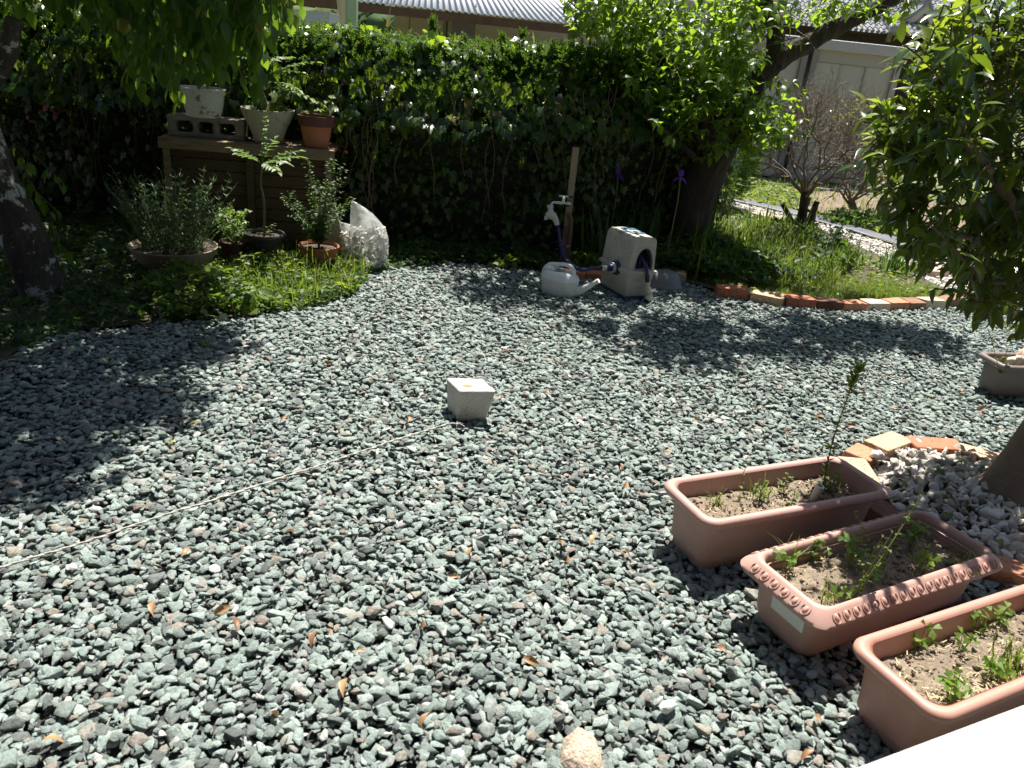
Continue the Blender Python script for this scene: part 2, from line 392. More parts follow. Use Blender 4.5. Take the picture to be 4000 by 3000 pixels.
M['stone_tan'] = surf('tan_granite', (.36,.28,.21), (.48,.40,.31), 40, .9, .6, 120, speck=(.22,.15,.10), speck_scale=150)
M['white_pebble'] = surf('white_pebble', (.74,.74,.72), (.78,.78,.76), 40, .6, .1, 60)

# ------------------------------------------------------------------ leaf shapes (unit length along +Y, face up +Z) and leaf placing
def fan(outline, centre):
    V = [centre] + outline
    n = len(outline)
    return np.array(V, float), np.array([(0, i + 1, (i + 1) % n + 1) for i in range(n)])
def ovate(w=.62, tip=.0, droop=.12, fold=.10):
    prof = [(0, 0), (.16, .30), (.38, .46), (.62, .38), (.82, .18), (1.0, 0)]
    V, F = [], []
    for y, x in prof:
        z = -droop * y * y
        x *= w / .92
        V.append((0, y, z))
        V.append((x, y, z + fold * x * 2)); V.append((-x, y, z + fold * x * 2))
    for i in range(len(prof) - 1):
        a, b = 3*i, 3*i + 3
        F += [(a, a+1, b+1), (a, b+1, b), (a, b, b+2), (a, b+2, a+2)]
    return np.array(V, float), np.array(F)
def clean(VF):
    V, F = VF
    keep = [f for f in F if np.linalg.norm(np.cross(V[f[1]]-V[f[0]], V[f[2]]-V[f[0]])) > 1e-9]
    return V, np.array(keep)
LEAF_OVATE = clean(ovate(.60, droop=.22, fold=.16))
LEAF_LONG = clean(ovate(.40, droop=.20, fold=.20))
LEAF_SMALL = clean(ovate(.55, droop=.1, fold=.2))
ivy_o = [(0,.05,0),(.22,-.12,-.02),(.42,.02,-.05),(.36,.18,0),(.52,.42,-.07),(.26,.46,0),(.16,.72,-.02),(0,1.0,-.12),(-.16,.72,-.02),(-.26,.46,0),(-.52,.42,-.07),(-.36,.18,0),(-.42,.02,-.05),(-.22,-.12,-.02)]
LEAF_IVY = fan([tuple(p) for p in ivy_o], (0, .3, .05))
def blade(w=.035, bend=.35, n=4):
    V, F = [], []
    for i in range(n + 1):
        t = i / n
        ww = w * (1 - t**1.8) * (.75 + .5 * t * (1 - t) * 2)
        y, z = math.sin(t * bend * 1.6) / (bend * 1.6 + 1e-6), 0
        y = t * math.cos(bend * t * .8); z = -t * math.sin(bend * t * .8)
        V += [(ww, y, z), (-ww, y, z)]
    for i in range(n):
        a = 2 * i
        F += [(a, a+2, a+3), (a, a+3, a+1)]
    return np.array(V, float), np.array(F[:])
BLADES = [blade(.03, b) for b in (.1, .5, .9, 1.4)]
def sprig():
    V, F = [], []
    r = np.random.default_rng(5)
    for i in range(16):
        t = i / 16
        a = i * 2.4
        L = .34 * (1 - t * .75)
        base = np.array([0, t * .8, 0]); d = np.array([math.cos(a) * .75, .75, math.sin(a) * .75]); d /= np.linalg.norm(d)
        s = np.cross(d, r.normal(size=3)); s /= np.linalg.norm(s)
        k = len(V)
        V += [base + s * .03, base + d * L * .6 + s * .035, base + d * L, base + d * L * .6 - s * .035, base - s * .03]
        F += [(k, k+1, k+4), (k+1, k+3, k+4), (k+1, k+2, k+3)]
    k = len(V)
    V += [np.array([.03, 0, 0]), np.array([0, 1, 0]), np.array([-.03, 0, 0])]; F.append((k, k+1, k+2))
    return np.array(V, float), np.array(F)
SPRIG = sprig()

def mats(pos, fwd, nrm, size):
    pos, fwd, nrm = (np.asarray(a, float) for a in (pos, fwd, nrm))
    size = np.broadcast_to(np.asarray(size, float), (len(pos),))
    y = fwd / (np.linalg.norm(fwd, axis=1, keepdims=True) + 1e-9)
    z = nrm - y * (nrm * y).sum(1, keepdims=True)
    z /= np.linalg.norm(z, axis=1, keepdims=True) + 1e-9
    x = np.cross(y, z)
    R = np.stack([x, y, z], axis=2) * size[:, None, None]
    return R, pos
def join(proto, R, P):
    V, F = proto
    W = np.einsum('nij,kj->nki', R, V) + P[:, None, :]
    FF = F[None] + (np.arange(len(P)) * len(V))[:, None, None]
    return W.reshape(-1, 3), FF.reshape(-1, 3)
def in_view(P):
    d = P - np.array(CAM)
    x, y, z = d @ np.array(RIGHT), d @ np.array(UP), d @ np.array(_F)
    f = 3004 * 2 / 4000
    return (z > .1) & (np.abs(x / z * f) < 1.0) & (np.abs(y / z * f) < .75)
def place_leaves(root, proto, mat, pos, fwd, nrm, size, nparts=0, name='leaf', stuff='leaves', score=None):
    """Leaves of one plant: the nparts nearest ones in view as parts of their own, the rest as one part."""
    if len(pos) == 0: return
    off = np.array(root.location) if root is not None else np.zeros(3)
    R, P = mats(pos, fwd, nrm, size)
    P = P - off
    mask = np.zeros(len(P), bool)
    if nparts:
        d = np.linalg.norm(P + off - np.array(CAM), axis=1)
        if score is not None: d = d + score
        d[~in_view(P + off)] += 1e3
        idx = np.argsort(d)[:nparts]
        idx = idx[d[idx] < 900]
        mask[idx] = True
        me = np_mesh(name, proto[0], proto[1], True); me.materials.append(mat)
        for i in idx:
            o = bpy.data.objects.new(name, me)
            mm = Matrix([list(R[i][0]) + [P[i][0]], list(R[i][1]) + [P[i][1]], list(R[i][2]) + [P[i][2]], [0, 0, 0, 1]])
            o.matrix_local = mm
            COL.objects.link(o)
            o.parent = root
    keep = ~mask
    if keep.any():
        V, F = join(proto, R[keep], P[keep])
        o = link(stuff, np_mesh(stuff, V, F, True), mat, root)
        o['kind'] = 'stuff'
        return o

# ------------------------------------------------------------------ stones: one object, stones set out by geometry nodes
def stone_proto(n=13, flat=.62, seed=0):
    r = random.Random(seed)
    bm = bmesh.new()
    ax = (1.0, r.uniform(.6, .9), r.uniform(flat - .12, flat + .12))
    for i in range(n):
        v = Vector((r.gauss(0, 1), r.gauss(0, 1), r.gauss(0, 1))).normalized() * r.uniform(.82, 1.05)
        bm.verts.new((v.x * ax[0] * .5, v.y * ax[1] * .5, v.z * ax[2] * .5))
    g = bmesh.ops.convex_hull(bm, input=bm.verts)
    bmesh.ops.delete(bm, geom=[e for e in g['geom_interior'] if isinstance(e, bmesh.types.BMVert)], context='VERTS')
    bmesh.ops.bevel(bm, geom=list(bm.edges), offset=.012, segments=1, affect='EDGES', profile=.6)
    bmesh.ops.triangulate(bm, faces=bm.faces)
    bmesh.ops.subdivide_edges(bm, edges=[e for e in bm.edges if e.calc_length() > .25], cuts=1)
    bmesh.ops.triangulate(bm, faces=bm.faces)
    for v in bm.verts:
        nn = noise.noise(v.co * 6 + Vector((seed, 0, 0)))
        v.co *= 1 + .09 * nn + .035*noise.noise(v.co*17)
    bm.verts.index_update()
    V = np.array([v.co[:] for v in bm.verts]); F = np.array([[v.index for v in f.verts] for f in bm.faces])
    bm.free()
    return V, F
def stone_field(name, P, size, mat, nvar=20, flat=.62, npts=11, tilt=.35, seed=1):
    r = np.random.default_rng(seed)
    Vs, Fs, pid = [np.asarray(P, float)], [], [np.full(len(P), -1)]
    k = len(P)
    for i in range(nvar):
        V, F = stone_proto(npts, flat, seed * 100 + i)
        Vs.append(V); Fs.append(F + k); pid.append(np.full(len(V), i)); k += len(V)
    Vall = np.concatenate(Vs); Fall = np.concatenate(Fs)
    me = np_mesh(name, Vall, Fall)
    me.materials.append(mat)
    a = me.attributes.new('pid', 'INT', 'POINT'); a.data.foreach_set('value', np.concatenate(pid).astype(np.int32))
    rot = np.zeros((k, 3), np.float32); scl = np.ones((k, 3), np.float32); var = np.zeros(k, np.int32)
    n = len(P)
    rot[:n] = np.stack([r.normal(0, tilt, n), r.normal(0, tilt, n), r.uniform(0, 6.28, n)], 1)
    scl[:n] = (np.asarray(size)[:, None]) * r.uniform(.85, 1.15, (n, 3))
    var[:n] = r.integers(0, nvar, n)
    me.attributes.new('ro', 'FLOAT_VECTOR', 'POINT').data.foreach_set('vector', rot.ravel())
    me.attributes.new('sc', 'FLOAT_VECTOR', 'POINT').data.foreach_set('vector', scl.ravel())
    me.attributes.new('va', 'INT', 'POINT').data.foreach_set('value', var)
    ng = bpy.data.node_groups.new(name + '_nodes', 'GeometryNodeTree')
    ng.interface.new_socket('Geometry', in_out='INPUT', socket_type='NodeSocketGeometry')
    ng.interface.new_socket('Geometry', in_out='OUTPUT', socket_type='NodeSocketGeometry')
    N, L = ng.nodes, ng.links
    gi, go = N.new('NodeGroupInput'), N.new('NodeGroupOutput')
    def attr(nm, t):
        x = N.new('GeometryNodeInputNamedAttribute'); x.data_type = t; x.inputs['Name'].default_value = nm
        return [s for s in x.outputs if s.enabled and s.name == 'Attribute'][0]
    pida = attr('pid', 'INT')
    def pick(i):
        c = N.new('FunctionNodeCompare'); c.data_type = 'INT'; c.operation = 'EQUAL'
        ins = [s for s in c.inputs if s.enabled]
        L.new(pida, ins[0]); ins[1].default_value = i
        s = N.new('GeometryNodeSeparateGeometry'); s.domain = 'POINT'
        L.new(gi.outputs[0], s.inputs[0]); L.new(c.outputs[0], s.inputs['Selection'])
        return s.outputs[0]
    g2i = N.new('GeometryNodeGeometryToInstance')
    for i in range(nvar): L.new(pick(nvar - 1 - i), g2i.inputs[0])
    ip = N.new('GeometryNodeInstanceOnPoints')
    L.new(pick(-1), ip.inputs['Points']); L.new(g2i.outputs[0], ip.inputs['Instance'])
    ip.inputs['Pick Instance'].default_value = True
    L.new(attr('va', 'INT'), ip.inputs['Instance Index'])
    er = N.new('FunctionNodeEulerToRotation')
    L.new(attr('ro', 'FLOAT_VECTOR'), er.inputs[0]); L.new(er.outputs[0], ip.inputs['Rotation'])
    L.new(attr('sc', 'FLOAT_VECTOR'), ip.inputs['Scale'])
    L.new(ip.outputs[0], go.inputs[0])
    o = link(name, me)
    md = o.modifiers.new('stones', 'NODES'); md.node_group = ng
    o['kind'] = 'stuff'
    return o
def grid_points(lo, hi, step, jit, r):
    xs = np.arange(lo[0], hi[0], step); ys = np.arange(lo[1], hi[1], step * .866)
    X, Y = np.meshgrid(xs, ys)
    X = X + (np.arange(len(ys)) % 2)[:, None] * step / 2
    P = np.stack([X.ravel(), Y.ravel()], 1)
    return P + r.normal(0, jit * step, P.shape)

def sheet(name, poly, z, mat, kind='structure', label=None, cat=None):
    mb = MB(); mb.add([(p[0], p[1], z) for p in poly], [tuple(range(len(poly)))])
    o = mb.build(name, mat)
    n = o.data.polygons[0].normal
    if n.z < 0: o.data.flip_normals()
    return tag(o, label, cat, kind=kind)

# ================================================================== THE SETTING
mb = MB(); R0 = 900
mb.add([(R0*math.cos(2*PI*k/48), R0*math.sin(2*PI*k/48), -.035) for k in range(48)], [tuple(range(48))])
tag(mb.build('ground', M['field']), 'flat grassy ground reaching out to the hills', 'ground', kind='structure')

LB = [(-6, 1.5), (-2.6, 2.3), (-1.98, 2.68), (-2.01, 2.91), (-1.97, 3.03), (-1.71, 3.24), (-1.49, 3.37), (-1.26, 3.52), (-1.05, 3.74), (-.93, 4.03), (-.92, 4.37), (-.8, 4.58), (-.52, 4.86), (-.25, 4.97), (-.01, 4.97), (.12, 4.83)]
RBF = [(.12, 4.83), (.48, 4.9), (.99, 5.08), (1.24, 4.88), (1.43, 4.76), (1.66, 4.73), (2.02, 4.76), (2.37, 4.91), (2.94, 5.2), (3.08, 5.4)]
RBB = [(3.05, 5.9), (3.0, 6.4), (2.9, 7.0), (2.75, 7.6), (2.4, 8.1), (1.98, 8.5)]
HEDGE = [(-5.2, 5.12), (-3.0, 5.12), (-.6, 5.22), (.3, 5.45), (1.5, 6.08)]
GRAVEL = [(-6, -.8)] + LB + RBF[1:] + [(3.32, 5.1), (3.5, 4.95), (6, 5.4), (6, -.8)]
RING_C = (1.70, 2.39)
sheet('gravel_base', GRAVEL, -.014, M['gravel_soil'], label='dark grit under the green grey gravel', cat='gravel base')
left_bed = LB + [(.3, 5.45), (-.6, 5.6), (-6, 5.6)]
right_bed = RBF + RBB + [(1.3, 8.2), (1.5, 6.08), (.3, 5.45)]
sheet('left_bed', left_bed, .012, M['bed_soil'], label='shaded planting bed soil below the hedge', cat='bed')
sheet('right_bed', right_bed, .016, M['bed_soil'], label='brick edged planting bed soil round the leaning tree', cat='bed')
PATH = [(3.08, 5.42), (3.05, 5.9), (3.0, 6.4), (2.9, 7.0), (2.75, 7.6), (2.4, 8.1), (1.98, 8.5), (2.15, 8.95), (2.75, 8.25), (3.2, 7.45), (3.55, 6.75), (3.85, 6.3), (5.2, 5.75), (5.2, 5.3), (3.5, 5.05)]
sheet('path_base', PATH, -.010, M['gravel_soil'], label='ground under the white pebble path', cat='path')
# tilled patch with clods
def mound(name, poly, mat, z, amp, step, label, cat, kind='structure', scale=8):
    poly = np.array(poly); lo, hi = poly.min(0), poly.max(0)
    nx, ny = int((hi[0]-lo[0])/step)+1, int((hi[1]-lo[1])/step)+1
    X, Y = np.meshgrid(np.linspace(lo[0], hi[0], nx), np.linspace(lo[1], hi[1], ny))
    P = np.stack([X.ravel(), Y.ravel()], 1)
    Z = z + amp * (vnoise(P, scale, 3) + .6 * vnoise(P, scale * 2.7, 4))
    V = np.column_stack([P, Z])
    idx = np.arange(nx*ny).reshape(ny, nx)
    F = np.stack([idx[:-1, :-1].ravel(), idx[:-1, 1:].ravel(), idx[1:, 1:].ravel(), idx[1:, :-1].ravel()], 1)
    F = F[in_poly(P[F].mean(1), poly)]
    o = link(name, np_mesh(name, V, F, True), mat)
    return tag(o, label, cat, kind=kind)
mound('vegetable_patch', [(2.9, 8.9), (4.2, 8.2), (6.2, 7.9), (7.5, 10.2), (4.4, 10.6), (3.0, 10.1)], M['tilled'], .0, .028, .05, 'bare brown vegetable patch of loose soil behind the bare shrubs', 'soil patch')

r1 = np.random.default_rng(21)
pts = []
for layer, (step, zz) in enumerate(((.022, .0), (.023, .008), (.034, .014))):
    P = grid_points((-4.2, .55), (5.2, 5.6), step, .32, r1)
    P = P[in_poly(P, GRAVEL)]
    d = np.hypot(P[:, 0] - RING_C[0], P[:, 1] - RING_C[1])
    P = P[d > .47]
    P = P[(P[:, 0] > -.75 * P[:, 1] - .8) & (P[:, 0] < .85 * P[:, 1] + .9)]
    z = zz + r1.normal(0, .0035, len(P)) + .008 * vnoise(P, 3.2, 9)
    if layer: 
        k = r1.random(len(P)) < .8; P, z = P[k], z[k]
    pts.append(np.column_stack([P, z]))
pts = np.concatenate(pts)
size = np.clip(r1.lognormal(math.log(.0315), .32, len(pts)), .013, .060)
g = stone_field('gravel', pts, size, M['gravel'], nvar=28, seed=3, flat=.46, tilt=.17)
tag(g, 'green grey crushed stone gravel covering the yard', 'gravel', kind='stuff')

P = grid_points((1.0, 1.7), (2.4, 3.1), .030, .3, r1); P = np.concatenate([P, grid_points((1.0, 1.7), (2.4, 3.1), .045, .3, r1)])
d = np.hypot(P[:, 0] - RING_C[0], P[:, 1] - RING_C[1]); k = d < .385; P, d = P[k], d[k]
z = .03 + .035 * (1 - (d / .385) ** 2) + r1.normal(0, .006, len(P))
g = stone_field('white_gravel', np.column_stack([P, z]), np.clip(r1.lognormal(math.log(.042), .32, len(P)), .018, .085), M['white_gravel'], nvar=18, seed=5, flat=.66)
tag(g, 'cream white stone chips heaped inside the brick ring', 'gravel', kind='stuff')
sheet('ring_soil', [(RING_C[0] + .40*math.cos(a*PI/18), RING_C[1] + .40*math.sin(a*PI/18)) for a in range(36)], .008, M['bed_soil'], label='soil inside the brick ring', cat='soil')

P = grid_points((1.8, 5.0), (5.2, 9.1), .034, .3, r1); P = P[in_poly(P, PATH)]
g = stone_field('path_pebbles', np.column_stack([P, .0 + r1.normal(0, .004, len(P))]), np.clip(r1.lognormal(math.log(.045), .22, len(P)), .025, .07), M['white_gravel'], nvar=12, seed=7, flat=.6)
tag(g, 'creamy white pebbles of the path behind the planted bed', 'gravel', kind='stuff')

# weed cloth strips along the path
def strip(name, line, w, z, mat, label, cat):
    mb = MB(); V, F = [], []
    for i, p in enumerate(line):
        a = Vector(line[max(i-1, 0)]); b = Vector(line[min(i+1, len(line)-1)])
        t = (b - a).normalized(); nn = Vector((-t.y, t.x))
        for j in range(5):
            q = Vector(p) + nn * w * (j/4 - .5)
            V.append((q.x, q.y, z + .03 * abs(noise.noise(Vector((q.x*3, q.y*3, 1)))) + .004*(j % 2)))
    for i in range(len(line)-1):
        for j in range(4):
            a = i*5 + j; F.append((a, a+1, a+6, a+5))
    mb.add(V, F)
    o = mb.build(name, mat, smooth=60)
    s = o.modifiers.new('thick', 'SOLIDIFY'); s.thickness = .004
    return tag(o, label, cat)
def dense(line, n=6):
    out = []
    for a, b in zip(line[:-1], line[1:]):
        for i in range(n): out.append((a[0] + (b[0]-a[0])*i/n, a[1] + (b[1]-a[1])*i/n))
    return out + [line[-1]]
strip('weed_cloth', dense([(2.15, 9.0), (2.85, 8.3), (3.3, 7.55), (3.65, 6.9), (3.98, 6.42), (5.3, 5.9)]), .26, .012, M['fabric'], 'black weed cloth strip along the far side of the white path', 'weed cloth')
strip('weed_cloth', dense([(3.16, 5.36), (3.5, 5.12), (3.9, 5.0)]), .12, .012, M['fabric'], 'short black weed cloth strip beside the corner bricks', 'weed cloth')
strip('weed_cloth', dense([(2.2, 11.0), (3.4, 10.85), (5.2, 10.7)]), .3, .0, M['fabric'], 'dark weed cloth strip in front of the storage shed', 'weed cloth')
def paver(px, py, w, d, rz, label):
    p = gp(px, py, .03)
    mb = MB().box(-w/2, -d/2, -.02, w/2, d/2, .035)
    o = mb.build('paver', M['pink_paver'], bevel=.006)
    o.location = (p.x, p.y, 0.012); o.rotation_euler.z = rz
    return tag(o, label, 'paver', 'pink pavers along the white path')
paver(2020, 583, .40, .22, .25, 'pink paver on the path beside the narcissus clump')
paver(1660, 468, .40, .22, -.9, 'pink paver on the path beyond the leaning tree')
paver(2190, 648, .35, .2, .3, 'pink paver on the path behind the glossy tree')

# ------------------------------------------------------------------ hills and far things
def hills():
    nx, ny = 90, 20
    X, T = np.meshgrid(np.linspace(-420, 420, nx), np.linspace(0, 1, ny))
    P = np.stack([X.ravel(), T.ravel()], 1)
    Y = 150 + 170 * P[:, 1] + .0002 * P[:, 0]**2
    Hh = (34 + 14*np.sin(P[:, 0]*.021 + 1) + 9*np.sin(P[:, 0]*.05)) * np.clip(1 - np.clip((P[:, 0]-5)/60, 0, .86), .1, 1)
    Z = -1 + Hh * P[:, 1]**.8
    idx = np.arange(nx*ny).reshape(ny, nx)
    F = np.stack([idx[:-1, :-1].ravel(), idx[:-1, 1:].ravel(), idx[1:, 1:].ravel(), idx[1:, :-1].ravel()], 1)
    V = np.column_stack([P[:, 0], Y, Z])
    tag(link('hills', np_mesh('hills', V, F, True), M['hill']), 'wooded hillside in the far distance', 'hill', kind='structure')
    # trees of the slope, one mass of rough crowns
    k = rng.integers(0, len(F), 2600)
    w = rng.dirichlet((1, 1, 1, 1), len(k))
    C = np.einsum('nk,nkj->nj', w, V[F[k]])
    k = (np.abs(C[:, 0]) < 260); C = C[k]
    C[:, 2] += 2
    g = stone_field('hillside_wood', C, np.random.default_rng(3).uniform(5, 11, len(C)), M['hill_leaf'], nvar=6, seed=9, flat=.85, npts=30, tilt=.2)
    tag(g, 'mass of leafy trees on the far hillside', 'wood', kind='stuff')
hills()

# ================================================================== BUILDINGS BEHIND
def build_roof_wave(x0, x1, y0, y1, z0, z1, pitch, amp, per=6, rows=0, step=.0):
    nx = int((x1 - x0) / pitch * per) + 1
    ny = max(2, rows * 2 if rows else 2)
    V, F = [], []
    ts = []
    if rows:
        for k in range(rows): ts += [(k/rows, 0.0), ((k+1)/rows - .002, 1.0)]
    else: ts = [(0, 0), (1, 0)]
    for t, s in ts:
        for i in range(nx):
            x = x0 + (x1 - x0) * i / (nx - 1)
            ph = (x - x0) / pitch * 2 * PI
            w = math.sin(ph) + .25 * math.sin(2 * ph)
            V.append((x, y0 + (y1-y0)*t, z0 + (z1-z0)*t + amp * w - step * s))
    for j in range(len(ts) - 1):
        for i in range(nx - 1):
            a = j*nx + i; F.append((a, a+1, a+nx+1, a+nx))
    return V, F

def lean_to():
    """White corrugated roof on a rusty beam, behind the hedge."""
    Y = 14.0
    a, b = yp(822, 0, Y), yp(1283, 62, Y)
    t = thing('lean_to_roof', 'white corrugated roof with bolt heads above the hedge on a rusty beam', 'lean-to roof', (a.x, Y, (a.z + b.z)/2), 0)
    W = b.x - a.x
    V, F = build_roof_wave(-2.5, W, 0, 3.4, 0, 1.25, .105, .012, 6)
    # slanted right verge
    V = [(x - max(0, (x - (W - 1.2)) / 1.2) * 0 - (y / 3.4) * 1.5 * max(0, min(1, (x + .5) / W)), y, z) for x, y, z in V]
    o = MB().add(V, F).build('corrugated_sheet', M['slate_roof'], t, smooth=70)
    s = o.modifiers.new('thick', 'SOLIDIFY'); s.thickness = .012; s.offset = -1
    MB().box(-2.5, .02, -.16, W - .02, .10, -.032).build('eave_beam', M['rust_beam'], t)
    MB().box(-2.5, .10, -.11, W - .1, .9, -.07).build('rafter', M['rust_beam'], t)
    me = None
    for r, yy in enumerate((.25, .95, 1.65, 2.35)):
        n = 8
        for k in range(n):
            x = -1.6 + (k + .5 * (r % 2)) * .63
            if x > W - .3 - yy * .45: continue
            zz = 1.25 * yy / 3.4 + .012
            if me is None:
                bo = MB().lathe([(.020, 0), (.020, .008), (.009, .010), (.009, .05), (.0, .052)], 8).build('bolt', M['steel'], t, smooth=40); me = bo.data
            else: bo = link('bolt', me, None, t)
            bo.location = (x, yy, zz)
    for x in (-1.6, W - .35):
        MB().box(x - .05, .14, -a.z + -.3, x + .05, .24, -.16).build('post', M['rust_beam'], t)
lean_to()

def beige_shed():
    Y = 16.2
    a, b = yp(851, 60, Y), yp(1000, 60, Y)
    w = b.x - a.x
    t = thing('prefab_building', 'beige metal sided building with a mauve door under the white corrugated roof', 'building', (a.x, Y, 0))
    MB().box(0, .03, 0, 3.9, 4, 2.55).build('wall', M['siding'], t)
    x = 0
    for k in range(7):
        ww = .30 + .06 * (k % 2)
        if x > .95: break
        MB().box(x + .012, 0, 0, x + ww - .012, .03, 2.52).build('panel', M['siding'], t); x += ww
    MB().box(1.0, -.005, 0, 1.03, .03, 2.52).build('downpipe', M['dark_plastic'], t)
    MB().box(1.12, .0, 0, 1.55, .03, 2.3).build('door', M['mauve_panel'], t)
    MB().box(1.56, .005, 0, 3.9, .03, 2.52).build('panel', M['siding'], t)
beige_shed()

def carport():
    Y = 10.5
    s = 1 / 1661 * Y * .93
    t0 = yp(762, 40, Y)
    t = thing('carport_post', 'pale green steel post with a cream curved bracket rising behind the hedge', 'post', (t0.x, Y, 0))
    MB().box(-.06, -.05, 0, .055, .05, 2.9).build('post', M['green_paint'], t, bevel=.004)
    MB().box(-.075, -.045, 0, -.062, .045, 2.9).build('flange', M['green_paint'], t)
    # curved bracket plate
    V = []
    n = 8
    for k in range(n + 1):
        u = k / n
        z = 1.0 + 1.6 * u
        V.append((-.085 - .035 - .42 * u**2.2, z))
    out = [( -.080, 1.0)] + V + [(-.080, 2.6)]
    mb = MB()
    rings = [[Vector((x, y, z)) for x, z in out] for y in (-.04, .04)]
    mb.loft(rings).build('curved_bracket', M['cream_paint'], t)
    pts = [Vector((x - .004, -.045, z)) for x, z in V]
    MB().tube(pts, .008, 5).build('bracket_edge', M['cream_paint'], t)
carport()
def guy():
    a, b = yp(818, 92, 13), yp(826, 36, 13)
    t = thing('guy_wire_guard', 'black and yellow striped guard on a leaning pole wire', 'pole guard', (a.x, 13, a.z - .8))
    base, d = Vector((0, 0, 0)), (b - a).normalized()
    L0 = (b - a).length + .8
    n = 9
    for k in range(n):
        MB().tube([base + d*L0*k/n, base + d*L0*(k+1)/n], .028, 8).build('stripe', M['black_plastic'] if k % 2 else M['yellow_paint'], t)
    MB().tube([base + d*L0, base + d*(L0 + 3)], .006, 4).build('wire', M['steel'], t)
guy()
def far_house(name, px0, px1, py_top, py_bot, Y, wall, roof, label, gable=True):
    a, b = yp(px0, py_bot, Y), yp(px1, py_bot, Y); c = yp((px0+px1)/2, py_top, Y)
    t = thing(name, label, 'house', (a.x, Y, 0))
    w = b.x - a.x; top = max(c.z, a.z + .3)
    MB().box(0, 0, 0, w, 6, top - w*.18 if gable else top).build('wall', wall, t)
    if gable:
        zt = top - w*.18
        mb = MB().loft([[Vector((-.08*w, y, zt)), Vector((1.08*w, y, zt)), Vector((w/2, y, top))] for y in (-.3, 6.3)])
        mb.build('roof', roof, t)
    else:
        MB().box(-.1, -.1, top, w + .1, 6.1, top + .1).build('roof', roof, t)
far_house('far_house', 815, 865, 76, 112, 60, M['plaster'], M['dark_roof'], 'small house with slate blue gable roof below the hillside')
far_house('far_building', 560, 712, 22, 60, 80, M['pale_wall'], M['pale_wall'], 'long pale blue flat roofed building beyond the hedge on the left', False)

def shed():
    Y = 11.55
    tl, tr = yp(1770, 88, Y), yp(1972, 125, Y)
    t = thing('storage_shed', 'beige steel storage shed with grey eave and tall sliding doors', 'shed', (tl.x - 2.2, Y, -.03), 0)
    W = tr.x - tl.x + 2.2
    Hs = 1.72
    xs = 2.2
    MB().box(0, .10, .10, W - .12, 1.4, Hs).build('body', M['shed_panel'], t)
    MB().box(-.05, -.02, Hs + .02, xs - .09, 1.5, Hs + .155).build('eave', M['shed_eave'], t, bevel=.02)
    MB().box(xs - .07, -.02, Hs + .02, W, 1.5, Hs + .155).build('eave', M['shed_eave'], t, bevel=.02)
    MB().box(xs - .12, -.035, Hs + .01, xs - .04, 0.04, Hs + .165).build('eave_joint', M['shed_eave'], t, bevel=.01)
    MB().box(0, .06, Hs - .13, xs - .17, .10, Hs + .02).build('header', M['shed_frame'], t)
    MB().box(xs + .06, .06, Hs - .13, W - .12, .10, Hs + .02).build('header', M['shed_frame'], t)
    MB().box(0, .04, .02, W - .12, .12, .10).build('sill', M['shed_frame'], t)
    for x in (xs - .17, xs - .03, W - .18):
        MB().box(x, .02, .02, x + .075, .12, Hs + .02).build('corner_post', M['shed_dark'] if x < W - .3 else M['shed_frame'], t)
    MB().box(xs - .09, .09, .02, xs - .035, .3, Hs + .015).build('gap_panel', M['dark_plastic'], t)
    # doors: panels with seams
    def doors(x0, x1, n):
        w = (x1 - x0) / n
        for k in range(n):
            MB().box(x0 + k*w + .006, .072 + .012*(k % 2), .105, x0 + (k+1)*w - .006, .098, Hs - .135).build('door_panel', M['shed_panel'], t)
            MB().box(x0 + (k+1)*w - .018, .062, .105, x0 + (k+1)*w + .004, .0715, Hs - .135).build('door_edge', M['shed_frame'], t)
    doors(.02, xs - .18, 3); doors(xs + .05, W - .19, 3)
    for x in (xs - .29, W - .30):
        lb = MB().box(x, .052, Hs - .10, x + .10, .0595, Hs - .055).build('maker_plate', M['label'], t)
        MB().box(x + .012, .0505, Hs - .086, x + .088, .0518, Hs - .068).build('plate_text', M['shed_dark'], lb)
    for k in range(6):
        x = .3 + k * (W - .7) / 5
        MB().box(x, .06, -.02, x + .16, .3, .02).build('footing', M['cinder'], t)
shed()
def wall_house():
    Y = 14.5
    a, b = yp(1480, 55, Y), yp(1690, 60, Y)
    t = thing('neighbour_house', 'beige walled house rising behind the shed and plum tree', 'house', (a.x, Y, 0))
    MB().box(0, 0, 0, b.x - a.x, 4, 3.6).build('wall', M['siding'], t)
    MB().box(-.3, -.4, 3.62, b.x - a.x + .3, 4.3, 3.75).build('roof', M['tile'], t)
    MB().box(.1, -.02, 2.15, b.x - a.x - .1, -.004, 2.2).build('trim', M['shed_frame'], t)
wall_house()

